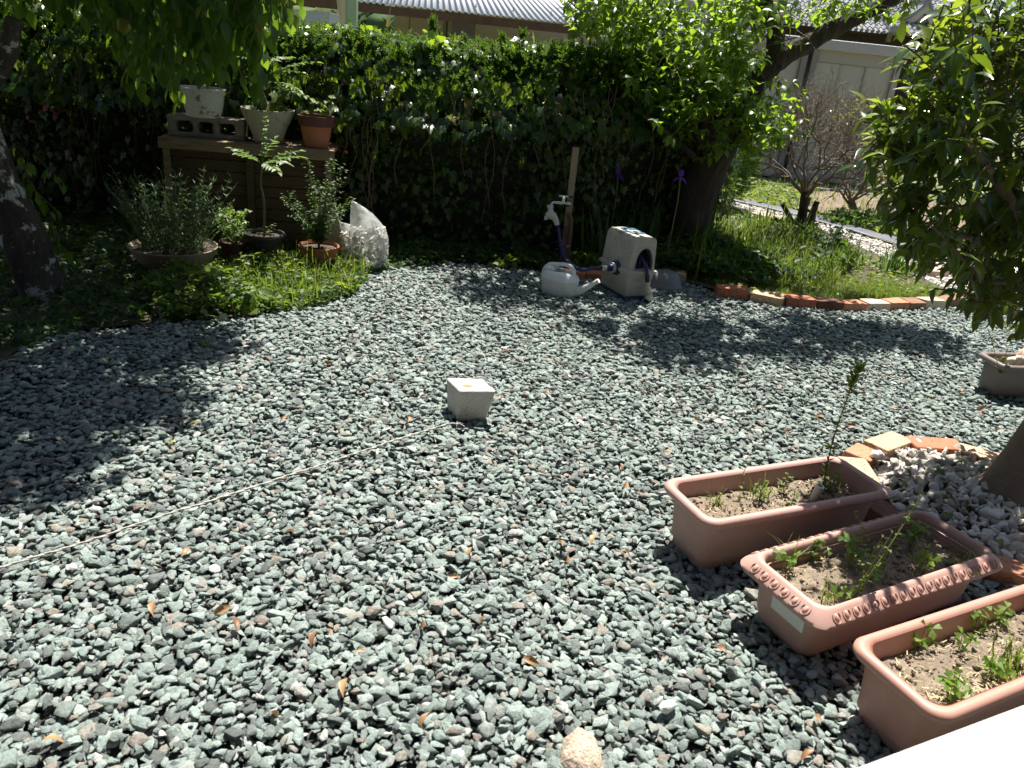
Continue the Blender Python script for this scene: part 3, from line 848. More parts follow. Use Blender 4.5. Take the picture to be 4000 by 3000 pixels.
def tiled_house():
    Y = 42.0
    eL, eC = yp(1640, 60, Y), yp(1920, 70, Y)
    t = thing('tiled_roof_house', 'old Japanese house with wavy grey tiles and a cream gable behind the shed', 'house', (eC.x, Y, 0))
    ez = eC.z
    # lower front roof (left of the corner), then the side skirt that runs back to the right
    V, F = build_roof_wave(-9, .3, 0, 4.6, ez, ez + 2.3, .27, .045, 6, 12, .05)
    V = [(x, y, z) for x, y, z in V]
    MB().add(V, F).build('front_roof', M['tile'], t, smooth=50)
    V, F = build_roof_wave(.0, 12, 0, 5.0, ez, ez + 2.5, .27, .045, 6, 12, .05)
    # skirt slopes down to the right a little as it recedes
    V = [(x + .05, y + .15 * x, z - .055 * x + .02) for x, y, z in V]
    MB().add(V, F).build('side_roof', M['tile'], t, smooth=50)
    # eave end tiles (round caps)
    me = None
    for k in range(34):
        x = -8.9 + k * .27
        if me is None:
            o = MB().tube([(0, -.06, 0), (0, .06, 0)], .085, 8).build('eave_tile', M['tile'], t, smooth=40); me = o.data
        else: o = link('eave_tile', me, None, t)
        o.location = (x, -.02, ez - .015)
    MB().box(-9, .25, ez - .18, .25, .5, ez - .07).build('fascia', M['dark_timber'], t)
    MB().box(-8.6, 1.3, 0, 13, 6, ez - .1).build('wall', M['dark_timber'], t)
    MB().tube([(.2, -.1, ez + .02), (.1, 2.0, ez + 1.05), (0, 4.4, ez + 2.35)], [.16, .17, .17], 8).build('corner_ridge', M['tile'], t, smooth=50)
    MB().lathe([(.03, 0), (.22, .02), (.26, .22), (.16, .40), (.0, .46)], 12, (.2, -.05, ez - .02)).build('ridge_end_tile', M['tile'], t, smooth=50)
    MB().box(-.04, -.10, ez - .42, .16, .1, ez - .06).build('bracket', M['wood'], t)
    MB().tube([(-2.6, .1, ez - .1), (-2.55, .25, ez - .8), (-1.2, .4, ez - 1.4), (-1.0, .5, 0)], .06, 8).build('downpipe', M['dark_timber'], t)
    # gable: white triangle, cream curved barge boards, tiled verges
    ap, l, r = yp(2001, 7, Y + 2), yp(1936, 46, Y + 2), yp(2034, 66, Y + 2)
    ox = Vector((eC.x, Y, 0))
    ap, l, r = ap - ox, l - ox, r - ox
    MB().loft([[Vector((l.x, y, min(l.z, r.z) - .5)), Vector((r.x, y, min(l.z, r.z) - .5)), Vector((ap.x, y, ap.z))] for y in (2.05, 2.6)]).build('gable_wall', M['plaster'], t)
    def barge(p, q, w, nm, mat, y0, y1, sag, ext=1.0):
        n = 8; up, lo = [], []
        for k in range(n + 1):
            u = k / n * ext
            c = p.lerp(q, u); c.z -= sag * math.sin(PI * min(u, 1)) 
            up.append(c); lo.append(c - Vector((0, 0, w * (1 - .25*u))))
        prof = up + lo[::-1]
        MB().loft([[Vector((c.x, y, c.z)) for c in prof] for y in (y0, y1)]).build(nm, mat, t)
    barge(ap, l, .42, 'barge_board', M['barge'], 1.75, 1.95, .22, 1.15)
    barge(ap, r, .42, 'barge_board', M['barge'], 1.75, 1.95, .22, 1.1)
    up = Vector((0, 0, .20))
    barge(ap + up, l + up, .20, 'verge_tiles', M['tile'], 1.65, 4.4, .2, 1.2)
    barge(ap + up, r + up, .20, 'verge_tiles', M['tile'], 1.65, 4.4, .2, 1.15)
    MB().tube([ap + Vector((0, -2.2+1.9, .28)), ap + Vector((0, 4.5, .28))], .22, 8).build('ridge', M['tile'], t, smooth=50)
    # second, higher roof to the right
    a2 = yp(2064, 18, Y + 5) - ox
    V, F = build_roof_wave(a2.x - 2.2, a2.x + .1, 5, 9, a2.z - .05, a2.z + 1.9, .27, .045, 6, 10, .05)
    MB().add(V, F).build('upper_roof', M['tile'], t, smooth=50)
    MB().box(a2.x - 2.1, 5.3, 0, a2.x - .7, 9, a2.z - .2).build('upper_wall', M['dark_timber'], t)
    a3 = yp(2040, 40, Y + 9) - ox
    V, F = build_roof_wave(a3.x - 1, a3.x + 9, 9, 12, a3.z - .9, a3.z, .27, .045, 6, 8, .05)
    MB().add(V, F).build('rear_roof', M['tile'], t, smooth=50)
    MB().box(a3.x - .8, 9.5, 0, a3.x + 9, 12, a3.z - .95).build('rear_wall', M['dark_timber'], t)
tiled_house()

def sky_blocking_house():
    # assumed house, unseen, added behind the camera to block sky and deepen shade
    t = thing('sky_blocking_house', 'unseen dark timber house added behind the camera to block sky light', 'house', (0, -1.3, 0))
    MB().box(-8, -6, 0, 8, 0, 5.2).build('wall', M['dark_timber'], t)
    MB().loft([[Vector((x, -6.8, 4.9)), Vector((x, .8, 4.9)), Vector((x, .8, 5.02)), Vector((x, -3, 6.6)), Vector((x, -6.8, 5.02))] for x in (-8.6, 8.6)]).build('roof', M['dark_roof'], t)
    MB().loft([[Vector((x, 0.01, 2.75)), Vector((x, .85, 2.45)), Vector((x, .85, 2.53)), Vector((x, 0.01, 2.9))] for x in (-8.2, 8.2)]).build('eave', M['dark_roof'], t)
    for k in range(4):
        x = -5.6 + k*3.4
        w = MB().box(x, .002, .45, x + 1.7, .03, 2.2).build('window', M['dark_roof'], t)
        MB().box(x + .06, .031, .51, x + 1.64, .036, 2.14).build('pane', M['black_plastic'], w)
sky_blocking_house()

# ================================================================== TREES AND HEDGE
def hedge_at(u):
    # u in 0..1 along the hedge line -> point and outward (front) normal
    P = [Vector(p) for p in HEDGE]
    Ls = [(b - a).length for a, b in zip(P[:-1], P[1:])]
    s = u * sum(Ls)
    for a, b, l in zip(P[:-1], P[1:], Ls):
        if s <= l: 
            t = (b - a).normalized(); return a + t * s, Vector((t.y, -t.x))
        s -= l
    t = (P[-1] - P[-2]).normalized(); return P[-1].copy(), Vector((t.y, -t.x))
def hedge_top(x): return 1.25 + .022 * (x + 4) + .02 * math.sin(x * 3.1)

def make_hedge():
    t = thing('conifer_hedge', 'clipped dark conifer hedge along the back of the gravel yard', 'hedge', (-1.5, 5.4, 0))
    off = np.array(t.location)
    # dense interior
    nu, V, F = 130, [], []
    prof = [(.05, -.02), (.03, .35), (-.02, .6), (-.05, .76), (.06, .93), (.18, 1.09), (.30, 1.2), (.42, 1.25), (.56, 1.2), (.64, .8), (.64, -.02)]
    for i in range(nu + 1):
        p, n = hedge_at(i / nu); top = hedge_top(p.x)
        for j, (d, z) in enumerate(prof):
            zz = z / 1.25 * (top - .06)
            q = Vector((p.x - n.x * (d + .07), p.y - n.y * (d + .07), zz))
            w = noise.noise(Vector((q.x*4, q.y*4, q.z*4))) * .06
            V.append((q.x + n.x*w - off[0], q.y + n.y*w - off[1], q.z + w*.4 - off[2]))
    k = len(prof)
    for i in range(nu):
        for j in range(k - 1):
            a = i*k + j; F.append((a, a+k, a+k+1, a+1))
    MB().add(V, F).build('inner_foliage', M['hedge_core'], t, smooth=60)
    # conifer sprigs: on top and over the front
    n = 7500
    u = rng.random(n); on_top = rng.random(n) < .50
    pos, fwd, nrm, sz = [], [], [], []
    for i in range(n):
        p, nn = hedge_at(u[i]); top = hedge_top(p.x)
        if on_top[i]:
            d = rng.uniform(.10, .56); lump = .045 * noise.noise(Vector((p.x*2.2, d*3, 5)))
            z = top - .10 + lump + rng.uniform(-.05, .05)
            f = (rng.normal(0, .35), rng.normal(0, .35) - .1, 1)
            s = rng.uniform(.07, .14)
            if noise.noise(Vector((p.x*1.3, 7, 2))) > .18 and rng.random() < .25: s *= 1.35
        else:
            d = rng.uniform(-.06, .05); z = top * (1 - rng.random()**1.4)
            f = (nn.x + rng.normal(0, .5), nn.y + rng.normal(0, .5), rng.normal(.5, .5)); s = rng.uniform(.06, .11)
        pos.append((p.x - nn.x*d, p.y - nn.y*d, z)); fwd.append(f); nrm.append(rng.normal(size=3)); sz.append(s)
    place_leaves(t, SPRIG, M['conifer'], pos, fwd, nrm, sz, stuff='sprigs')
    # a few tall leaders
    pos, fwd, nrm, sz = [], [], [], []
    for px, hgt in ((935, .20), (1000, .10), (1090, .13), (1130, .16), (1240, .08), (660, .06), (880, .05), (1200, .1), (1170, .08)):
        c = yp(px, 60, 5.5); top = hedge_top(c.x)
        for k in range(46):
            v = rng.random()
            pos.append((c.x + rng.normal(0, .045*(1-v)), 5.5 + rng.normal(0, .04*(1-v)), top - .08 + v*hgt)); fwd.append((rng.normal(0, .4), rng.normal(0, .4), 1)); nrm.append(rng.normal(size=3)); sz.append(rng.uniform(.05, .085))
    place_leaves(t, SPRIG, M['conifer'], pos, fwd, nrm, sz, stuff='leader_shoots')
    return t
make_hedge()

def make_ivy():
    t = thing('ivy', 'lobed ivy spilling over the top and front of the hedge', 'ivy', (-1.5, 5.1, 0))
    pos, fwd, nrm, sz, score = [], [], [], [], []
    n = 9500
    for i in range(n):
        u = rng.random(); p, nn = hedge_at(u); top = hedge_top(p.x)
        r = rng.random()
        if r < .27:      # top, lying to the sun
            d = rng.uniform(.12, .50); z = top - .03 + rng.normal(0, .025) + .04 * noise.noise(Vector((p.x*2.5, d*3, 1)))
            if noise.noise(Vector((p.x*2.0, d*2, 11))) < -.25: continue
            N_ = (rng.normal(0, .45) + .1*nn.x, rng.normal(0, .45) + .35*nn.y, 1)
            f = (rng.normal(0, .8), rng.normal(0, .6) + .6*nn.y, rng.normal(-.15, .3)); s = rng.uniform(.045, .085)
        elif r < .60:    # upper shoulder hanging outward
            v = rng.random()**1.25
            d = .24 - .38*v - .13 * noise.noise(Vector((p.x*2.6, 1.5-v*2, 3))) - rng.uniform(0, .06); z = top - .02 - v * .50
            N_ = (nn.x + rng.normal(0, .5), nn.y + rng.normal(0, .5), .75 + rng.normal(0, .35)); f = (rng.normal(0, .5) + nn.x*.5, nn.y*.6 + rng.normal(0, .3), -.8); s = rng.uniform(.045, .095)
        else:            # lower front, sparser and smaller
            z = (top - .2) * rng.random(); d = -.02 - .05*rng.random() - .06 * max(0, noise.noise(Vector((p.x*2.2, z*2.2, 8))))
            if noise.noise(Vector((p.x*1.7, z*1.9, 4))) < -.05 and rng.random() < .75: continue
            N_ = (nn.x + rng.normal(0, .4), nn.y + rng.normal(0, .4), .45 + rng.normal(0, .35)); f = (rng.normal(0, .4), nn.y*.2, -1); s = rng.uniform(.03, .065)
        pos.append((p.x - nn.x*d, p.y - nn.y*d, z)); fwd.append(f); nrm.append(N_); sz.append(s)
        score.append(-8*s - .35*z + abs(p.x + .2)*.25 - (.6 if r < .60 else 0) + (5 if p.x < -1.6 else 0))
    place_leaves(t, LEAF_IVY, M['ivy'], pos, fwd, nrm, sz, 300, score=np.array(score))
    # hanging stems
    mb = MB()
    for i in range(70):
        p, nn = hedge_at(rng.uniform(.3, 1)); top = hedge_top(p.x); L0 = rng.uniform(.2, .8)
        d = -.09 - rng.uniform(0, .05); z0 = top - rng.uniform(.1, .5)
        pts = [(p.x - nn.x*d + .03*math.sin(k*1.3 + i) - t.location.x, p.y - nn.y*d - t.location.y, z0 - L0*k/5) for k in range(6) if z0 - L0*k/5 > .02]
        if len(pts) > 2: mb.tube(pts, .0025, 3)
    for i in range(14):
        p, nn = hedge_at(rng.uniform(.35, .95)); top = hedge_top(p.x); a = rng.uniform(0, 6.28)
        mb.tube([(p.x + k*.05*math.cos(a) - t.location.x, p.y + .3 + k*.03*math.sin(a) - t.location.y, top + .0 + .012*k - .004*k*k) for k in range(6)], .003, 3)
    mb.build('vine', M['twig'], t)['kind'] = 'stuff'
make_ivy()
def hedge_extra():
    # orange red leaves deep in the hedge
    for k, (px, py, y, n, lab) in enumerate(((100, 240, 5.0, 10, 'red leaves glowing in the dark hedge at far left'), (720, 320, 5.15, 12, 'red leaves showing through the hedge beside the shelf end'), (830, 300, 5.2, 12, 'red leaves showing through the ivy right of the clay pot'), (775, 405, 5.15, 8, 'low red leaves in the hedge above the plastic bags'))):
        c = yp(px, py, y)
        t = thing('red_leaf_spray', lab, 'red leaves', c)
        pos = [c + Vector((rng.normal(0, .05), rng.normal(-.02, .02), rng.normal(0, .035))) for _ in range(n)]
        place_leaves(t, LEAF_SMALL, M['red_leaf'], pos, rng.normal(size=(n, 3)), np.tile((0, -1, .6), (n, 1)) + rng.normal(0, .4, (n, 3)), rng.uniform(.025, .045, n), stuff='leaf')
hedge_extra()

def limb(mb, pts, r0, r1, n=12, jit=.07, sub=4):
    # smooth curve through pts, tapered
    P = [Vector(p) for p in pts]; out = []
    for i in range(len(P) - 1):
        p0, p1, p2, p3 = P[max(i-1,0)], P[i], P[i+1], P[min(i+2, len(P)-1)]
        for k in range(sub):
            t = k / sub
            out.append(.5 * ((2*p1) + (p2-p0)*t + (2*p0-5*p1+4*p2-p3)*t*t + (3*p1-p0-3*p2+p3)*t**3))
    out.append(P[-1])
    L0 = len(out) - 1
    mb.tube(out, [r0 + (r1 - r0) * (i / L0) for i in range(L0 + 1)], n, True, jit)
    return out

def shoot_leaves(base, d, length, n, size, sag, acc, droop=.5, side=.9, twig=None, tw_r=.0025, loc=Vector((0,0,0))):
    """Alternate leaves along one shoot; acc collects (pos, fwd, normal, size)."""
    d = Vector(d).normalized(); s = d.orthogonal().normalized(); q = Quaternion(d, rng.uniform(0, 6.28)); s = q @ s
    p = Vector(base); pts = [p.copy()]
    for k in range(n):
        d2 = (d + Vector((0, 0, -sag * (k / n)))).normalized()
        p = p + d2 * (length / n); pts.append(p.copy())
        s = Quaternion(d2, 2.4) @ s
        f = (d2 * .55 + s * side + Vector((0, 0, -droop)) + Vector(rng.normal(0, .15, 3))).normalized()
        nn = Vector((rng.normal(0, .3), rng.normal(0, .3), 1)) + d2 * .3
        sc = size * rng.uniform(.7, 1.15) * (1 - .35 * (k / n)**3)
        acc[0].append(p); acc[1].append(f); acc[2].append(nn); acc[3].append(sc)
    if twig is not None:
        twig.tube([q - loc for q in pts[::2] + ([pts[-1]] if len(pts) % 2 == 0 else [])], [tw_r] * len(pts[::2] + ([pts[-1]] if len(pts) % 2 == 0 else [])), 3, False)

# ---- leaning plum tree in the bed
def plum_tree():
    Y = 5.75
    base = yp(1492, 505, Y); base.z = 0
    t = thing('plum_tree', 'leaning dark barked plum tree with bright green leaves in the planted bed', 'tree', base)
    P = lambda px, py, dy=0: yp(px, py, Y + dy) - base
    mb = MB()
    limb(mb, [Vector((-.02, 0, -.08)), P(1497, 455), P(1530, 370), P(1568, 295), P(1612, 205)], .15, .10, 14, .12)
    mb.build('trunk', M['bark'], t, smooth=80)
    mb = MB(); l1 = limb(mb, [P(1590, 250), P(1630, 185), P(1680, 130), P(1760, 85), P(1850, 38), P(1960, -15), P(2080, -60, .2)], .095, .03, 10, .12)
    mb.build('bough', M['bark'], t, smooth=80)
    mb = MB(); l2 = limb(mb, [P(1560, 320), P(1500, 225), P(1455, 170), P(1425, 95), P(1410, 0), P(1380, -120)], .085, .03, 10, .12)
    mb.build('bough', M['bark'], t, smooth=80)
    mb = MB(); l3 = limb(mb, [P(1680, 130), P(1670, 60), P(1650, -10), P(1660, -120), P(1640, -300)], .07, .025, 10, .12)
    mb.build('bough', M['bark'], t, smooth=80)
    mb = MB(); l4 = limb(mb, [P(1530, 365), P(1480, 320, -.1), P(1420, 270, -.3), P(1390, 250, -.4)], .03, .012, 8, .12)
    limb(mb, [P(1545, 350), P(1510, 300, -.1), P(1500, 260, -.2), P(1505, 200, -.3)], .03, .012, 8, .12)
    mb.build('small_limb', M['bark'], t, smooth=80)
    # bare dead twigs by the bough
    mb = MB()
    for k in range(26):
        a = P(1690 + rng.uniform(-60, 40), 60 + rng.uniform(-40, 40), rng.uniform(-.2, .2)); d = Vector(rng.normal(0, 1, 3)).normalized()
        mb.tube([a, a + d*.10 + Vector((0,0,.02)), a + d*.2 + Vector(rng.normal(0, .03, 3))], [.005, .003, .0015], 3)
    mb.build('bare_twigs', M['dead_twig'], t)['kind'] = 'stuff'
    acc = ([], [], [], []); tw = MB()
    lumps = [(1330, 25, 75, 55, 70), (1440, 30, 80, 60, 70), (1380, 85, 50, 50, 45), (1540, 70, 90, 70, 80), (1500, 140, 70, 60, 60), (1590, 150, 70, 60, 60), (1640, 110, 40, 55, 14), (1480, 225, 60, 55, 50), (1560, 235, 90, 60, 90), (1640, 245, 60, 50, 55), (1680, 270, 30, 40, 20), (1500, 290, 60, 35, 30), (1600, 295, 50, 25, 25), (1400, 160, 45, 40, 35),
             (1730, 14, 90, 20, 22), (1850, 2, 80, 14, 22), (1925, 0, 50, 14, 14), (1620, 15, 80, 35, 50), (1300, -40, 120, 60, 60), (1270, 30, 40, 30, 25), (1430, 60, 70, 50, 40)]
    for px, py, rx, ry, n in lumps:
        for k in range(n):
            a, rr = rng.uniform(0, 6.28), math.sqrt(rng.random())
            q = yp(px + rx*rr*math.cos(a), py + ry*rr*math.sin(a), Y + rng.normal(-.05, .28))
            up = rng.uniform(.1, 1.3)
            d = (rng.normal(0, .5), rng.normal(-.15, .5), up)
            shoot_leaves(q - Vector((0, 0, .08)), d, rng.uniform(.10, .26), rng.integers(4, 8), .068, .4, acc, droop=.75, twig=tw, loc=base)
    n_vis = len(acc[0])
    # crown above the frame
    lum = [(.15, 5.45, 2.4, .34, .22, .2), (.75, 5.1, 2.5, .34, .22, .2), (1.05, 4.82, 2.5, .24, .16, .2), (1.55, 5.12, 2.5, .36, .18, .2), (1.95, 5.35, 2.5, .28, .16, .2), (2.35, 5.3, 2.4, .26, .15, .2), (.9, 5.8, 2.25, .7, .4, .35), (1.9, 5.9, 2.35, .7, .4, .4), (1.4, 6.4, 2.7, .7, .5, .3)]
    for k in range(430):
        c = lum[int(rng.integers(0, len(lum))) if rng.random() < .35 else int(rng.integers(0, 6))]
        v = Vector(rng.normal(0, 1, 3)).normalized() * rng.random()**.4
        q = Vector((c[0] + v.x*c[3], c[1] + v.y*c[4], c[2] + v.z*c[5]))
        shoot_leaves(q, (v.x, v.y, .6), .24, 8, .085, .3, acc, droop=.4, twig=tw, loc=base)
    place_leaves(t, LEAF_OVATE, M['plum_leaf'], acc[0], acc[1], acc[2], acc[3], 300)
    tw.build('twigs', M['green_twig'], t)['kind'] = 'stuff'
plum_tree()

# ---- weeping tree at the left, trunk with lichen
def weeping_tree():
    base = gp(85, 640); base.z = 0
    t = thing('weeping_tree', 'lichen spotted leaning trunk with long hanging leafy branches at upper left', 'tree', base)
    P = lambda px, py, y: yp(px, py, y) - base
    yb = base.y
    mb = MB()
    limb(mb, [Vector((.04, 0, -.08)), P(62, 545, yb), P(25, 455, yb), P(-12, 380, yb), P(-55, 250, yb), P(-70, 60, yb), P(-20, -150, yb + .1)], .105, .075, 14, .10)
    mb.build('trunk', M['lichen_bark'], t, smooth=80)
    mb = MB()
    topz = 2.3
    for q in (Vector((-3.3, 4.4, 2.4)), Vector((-1.9, 4.2, 2.35)), Vector((-2.4, 3.2, 2.4)), Vector((-2.4, 5.0, 2.5)), Vector((-3.8, 3.2, 2.3))):
        a = P(-30, -100, yb + .05)
        limb(mb, [a, a.lerp(q - base, .5) + Vector((0, 0, .35)), q - base], .06, .02, 8, .1)
    limb(mb, [P(-45, 200, yb), P(10, 130, yb - .1), P(30, 40, yb - .1)], .05, .03, 8, .1)
    mb.build('boughs', M['lichen_bark'], t, smooth=80)['kind'] = 'stuff'
    acc = ([], [], [], []); tw = MB()
    prof = [(60, 30), (140, 20), (230, 40), (250, 95), (275, 125), (288, 205), (312, 205), (326, 135), (348, 150), (362, 228), (382, 218), (394, 150), (470, 160), (500, 120), (522, 150), (536, 215), (556, 195), (578, 110), (610, 60), (640, 30)]
    def low(px):
        for (a, b), (c, d) in zip(prof[:-1], prof[1:]):
            if a <= px <= c: return b + (d-b)*(px-a)/(c-a)
        return 20
    def hang(q0, q1, size, n=None):
        L0 = (q1 - q0).length
        n = n or max(4, int(L0 / .040))
        pts = []
        sw = rng.uniform(-.05, .05)
        for k in range(n + 1):
            u = k / n
            p = q0.lerp(q1, u) + Vector((sw*math.sin(u*3), .03*math.sin(u*4 + sw*90), 0)); pts.append(p)
            if k == 0: continue
            side = Vector((math.cos(k*2.4 + sw*50), math.sin(k*2.4 + sw*50)*.7 - .25, 0))
            f = side * rng.uniform(.35, .9) + Vector((0, 0, -1))
            acc[0].append(p); acc[1].append(f); acc[2].append(Vector((side.x*.7 + rng.normal(0, .3), -.55 + rng.normal(0, .45), .55))); acc[3].append(size * rng.uniform(.65, 1.15))
        tw.tube([p - base for p in pts[::2]], .0025, 3, False)
    for i in range(120):
        px = rng.uniform(215, 650) if i < 105 else rng.uniform(20, 215)
        y = rng.uniform(3.5, 4.5)
        tip = low(px) * (1 - .75 * rng.random()**1.6)
        q1 = yp(px, tip, y); q0 = q1 + Vector((rng.normal(-.12, .12), rng.normal(.05, .1), 0)); q0.z = rng.uniform(1.75, 2.15)
        hang(q0, q1, .088)
    # lower-left sprays by the trunk
    for px0, py0, px1, py1 in ((20, 300, 70, 420), (60, 330, 118, 455), (10, 360, 60, 500), (70, 400, 130, 520), (30, 420, 110, 560), (90, 350, 128, 400), (110, 470, 170, 560)):
        hang(yp(px0, py0, 3.6), yp(px1, py1, 3.55), .06)
    # canopy overhead (out of frame): it shades the left of the yard
    lumps = [(-2.75, 3.15, 2.35, .75, .75, .4), (-1.75, 3.35, 2.25, .45, .55, .3), (-2.2, 4.1, 2.5, .7, .6, .35), (-3.2, 4.5, 2.5, .9, .8, .4), (-2.45, 5.2, 2.5, .75, .55, .35), (-3.7, 5.6, 2.5, .9, .7, .4), (-3.6, 3.3, 2.3, .7, .7, .4), (-1.72, 4.55, 2.45, .28, .4, .25), (-2.3, 2.75, 2.15, .5, .4, .3), (-1.30, 4.02, 2.4, .30, .22, .2), (-1.25, 3.45, 2.4, .32, .22, .2), (-1.35, 2.98, 2.4, .30, .2, .2), (-1.8, 3.1, 2.4, .5, .45, .25), (-2.4, 2.9, 2.4, .6, .5, .3), (-1.9, 3.7, 2.5, .5, .4, .25), (-2.2, 4.5, 2.6, .5, .5, .25), (-2.9, 3.9, 2.7, .8, .7, .3), (-3.0, 5.2, 2.6, .8, .6, .3), (-4.4, 4.4, 2.5, .8, 1.0, .4), (-2.2, 5.5, 2.6, .5, .4, .3)]
    for k in range(2600):
        c = lumps[int(rng.integers(0, len(lumps)))]
        v = Vector(rng.normal(0, 1, 3)).normalized() * rng.random()**.4
        q = Vector((c[0] + v.x*c[3], c[1] + v.y*c[4], c[2] + v.z*c[5]))
        hang(q + Vector((0, 0, .12)), q - Vector((rng.normal(0, .08), rng.normal(0, .08), .16)), .118, 7)
    place_leaves(t, LEAF_OVATE, M['weep_leaf'], acc[0], acc[1], acc[2], acc[3], 300)
    tw.build('twigs', M['twig'], t)['kind'] = 'stuff'
weeping_tree()

# ---- glossy evergreen at the right
def glossy_tree():
    base = Vector((1.80, 2.39, 0))
    t = thing('evergreen_tree', 'glossy leaved evergreen tree with a smooth trunk standing in the brick ring', 'tree', base)
    mb = MB()
    limb(mb, [Vector((-.02, 0, -.02)), Vector((0, .01, .06)), Vector((.07, .05, .26)), Vector((.20, .13, .55)), Vector((.30, .22, .85)), Vector((.36, .30, 1.2)), Vector((.34, .38, 1.7))], .125, .05, 16, .02, 5)
    for k_, v_ in enumerate(mb.v):
        fl = 1 + .45*max(0, 1 - v_[2]/.13)**2
        mb.v[k_] = (v_[0]*fl, v_[1]*fl, v_[2])
    mb.build('trunk', M['smooth_bark'], t, smooth=80)
    mb = MB()
    Pw = lambda px, py, y: yp(px, py, y) - base
    fork = Vector((.30, .22, .85))
    limb(mb, [Vector((.26, .19, .72)), Pw(2205, 510, 2.6), Pw(2180, 430, 2.42), Pw(2125, 355, 2.32), Pw(2085, 310, 2.3), Pw(2040, 250, 2.3)], .024, .008, 8, .05)
    limb(mb, [Pw(2190, 500, 2.75), Pw(2195, 420, 2.8), Pw(2170, 330, 2.85), Pw(2160, 200, 2.85), Pw(2120, 80, 2.8)], .028, .010, 8, .05)
    limb(mb, [Pw(2200, 520, 2.7), Pw(2150, 520, 2.5), Pw(2080, 510, 2.35), Pw(2010, 500, 2.25)], .016, .006, 7, .05)
    limb(mb, [Pw(2210, 600, 2.6), Pw(2160, 610, 2.45), Pw(2090, 600, 2.35)], .012, .005, 7, .05)
    mb.build('branches', M['smooth_bark'], t, smooth=80)
    edge = [(2075, -10), (2075, 40), (2010, 60), (1975, 120), (1968, 190), (1950, 240), (1915, 300), (1885, 245), (1880, 300), (1915, 350), (1925, 420), (1930, 470), (1975, 520), (2050, 550), (2100, 590), (2120, 640), (2150, 665), (2190, 690), (2300, 680), (2330, 300), (2330, -10)]
    poly = edge
    acc, acn = ([], [], [], []), ([], [], [], [])
    tw = MB()
    Q = scatter(poly, 570)
    for px, py in Q:
        dist = min(math.hypot(px - a, py - b) for a, b in edge[:17])
        y = rng.uniform(2.35, 2.6) if px < 1995 else rng.uniform(2.1, 2.9) if px < 2110 else rng.uniform(2.3, 3.0)
        q = yp(px, py, y)
        out = Vector((px - 2170, 0, -(py - 330))); out.normalize()
        new = rng.random() < (.45 if (dist < 90 and py < 330) else .17 if py < 430 else .04)
        if new:
            d = out * .6 + Vector((rng.normal(0, .3), rng.normal(-.2, .35), .9))
            shoot_leaves(q - d.normalized()*.06, d, rng.uniform(.10, .17), 5, .070, -.1, acn, droop=-.15, side=.75, twig=tw, loc=base)
        else:
            d = out * .7 + Vector((rng.normal(0, .4), rng.normal(-.35, .4), rng.normal(.05, .4)))
            shoot_leaves(q - d.normalized()*.07, d, rng.uniform(.11, .17), 6, .076, .3, acc, droop=.35, side=.95, twig=tw, loc=base)
    # arching shoots that leave the outline
    for a, b, c in (((2060, 560), (2010, 545), (1975, 560)), ((2110, 640), (2050, 640), (2020, 620)), ((2170, 655), (2120, 668), (2080, 650)), ((1990, 420), (1950, 410), (1905, 440)), ((1960, 300), (1920, 260), (1872, 218)), ((1950, 360), (1920, 330), (1893, 322)), ((2010, 130), (1975, 90), (1955, 65))):
        pa, pc = yp(a[0], a[1], 2.35), yp(c[0], c[1], 2.28)
        up = a[1] < 420
        shoot_leaves(pa, pc - pa, (pc - pa).length, 6, .064, .05, acn if up else acc, droop=.15 if up else .55, side=.8, twig=tw, loc=base)
    # rest of the crown outside the frame
    for k in range(300):
        v = Vector(rng.normal(0, 1, 3)).normalized() * rng.random()**.4
        q = Vector((2.55 + v.x*.6, 3.1 + v.y*.6, 1.6 + v.z*.75))
        if q.x < 2.25: continue
        shoot_leaves(q, (v.x, v.y, v.z + .4), .16, 6, .07, .2, acc, droop=.35, twig=tw, loc=base)
    place_leaves(t, LEAF_LONG, M['camellia_leaf'], acc[0], acc[1], acc[2], acc[3], 190)
    place_leaves(t, LEAF_LONG, M['camellia_new'], acn[0], acn[1], acn[2], acn[3], 110, name='young_leaf', stuff='young_leaves')
    tw.build('twigs', M['twig'], t)['kind'] = 'stuff'
glossy_tree()

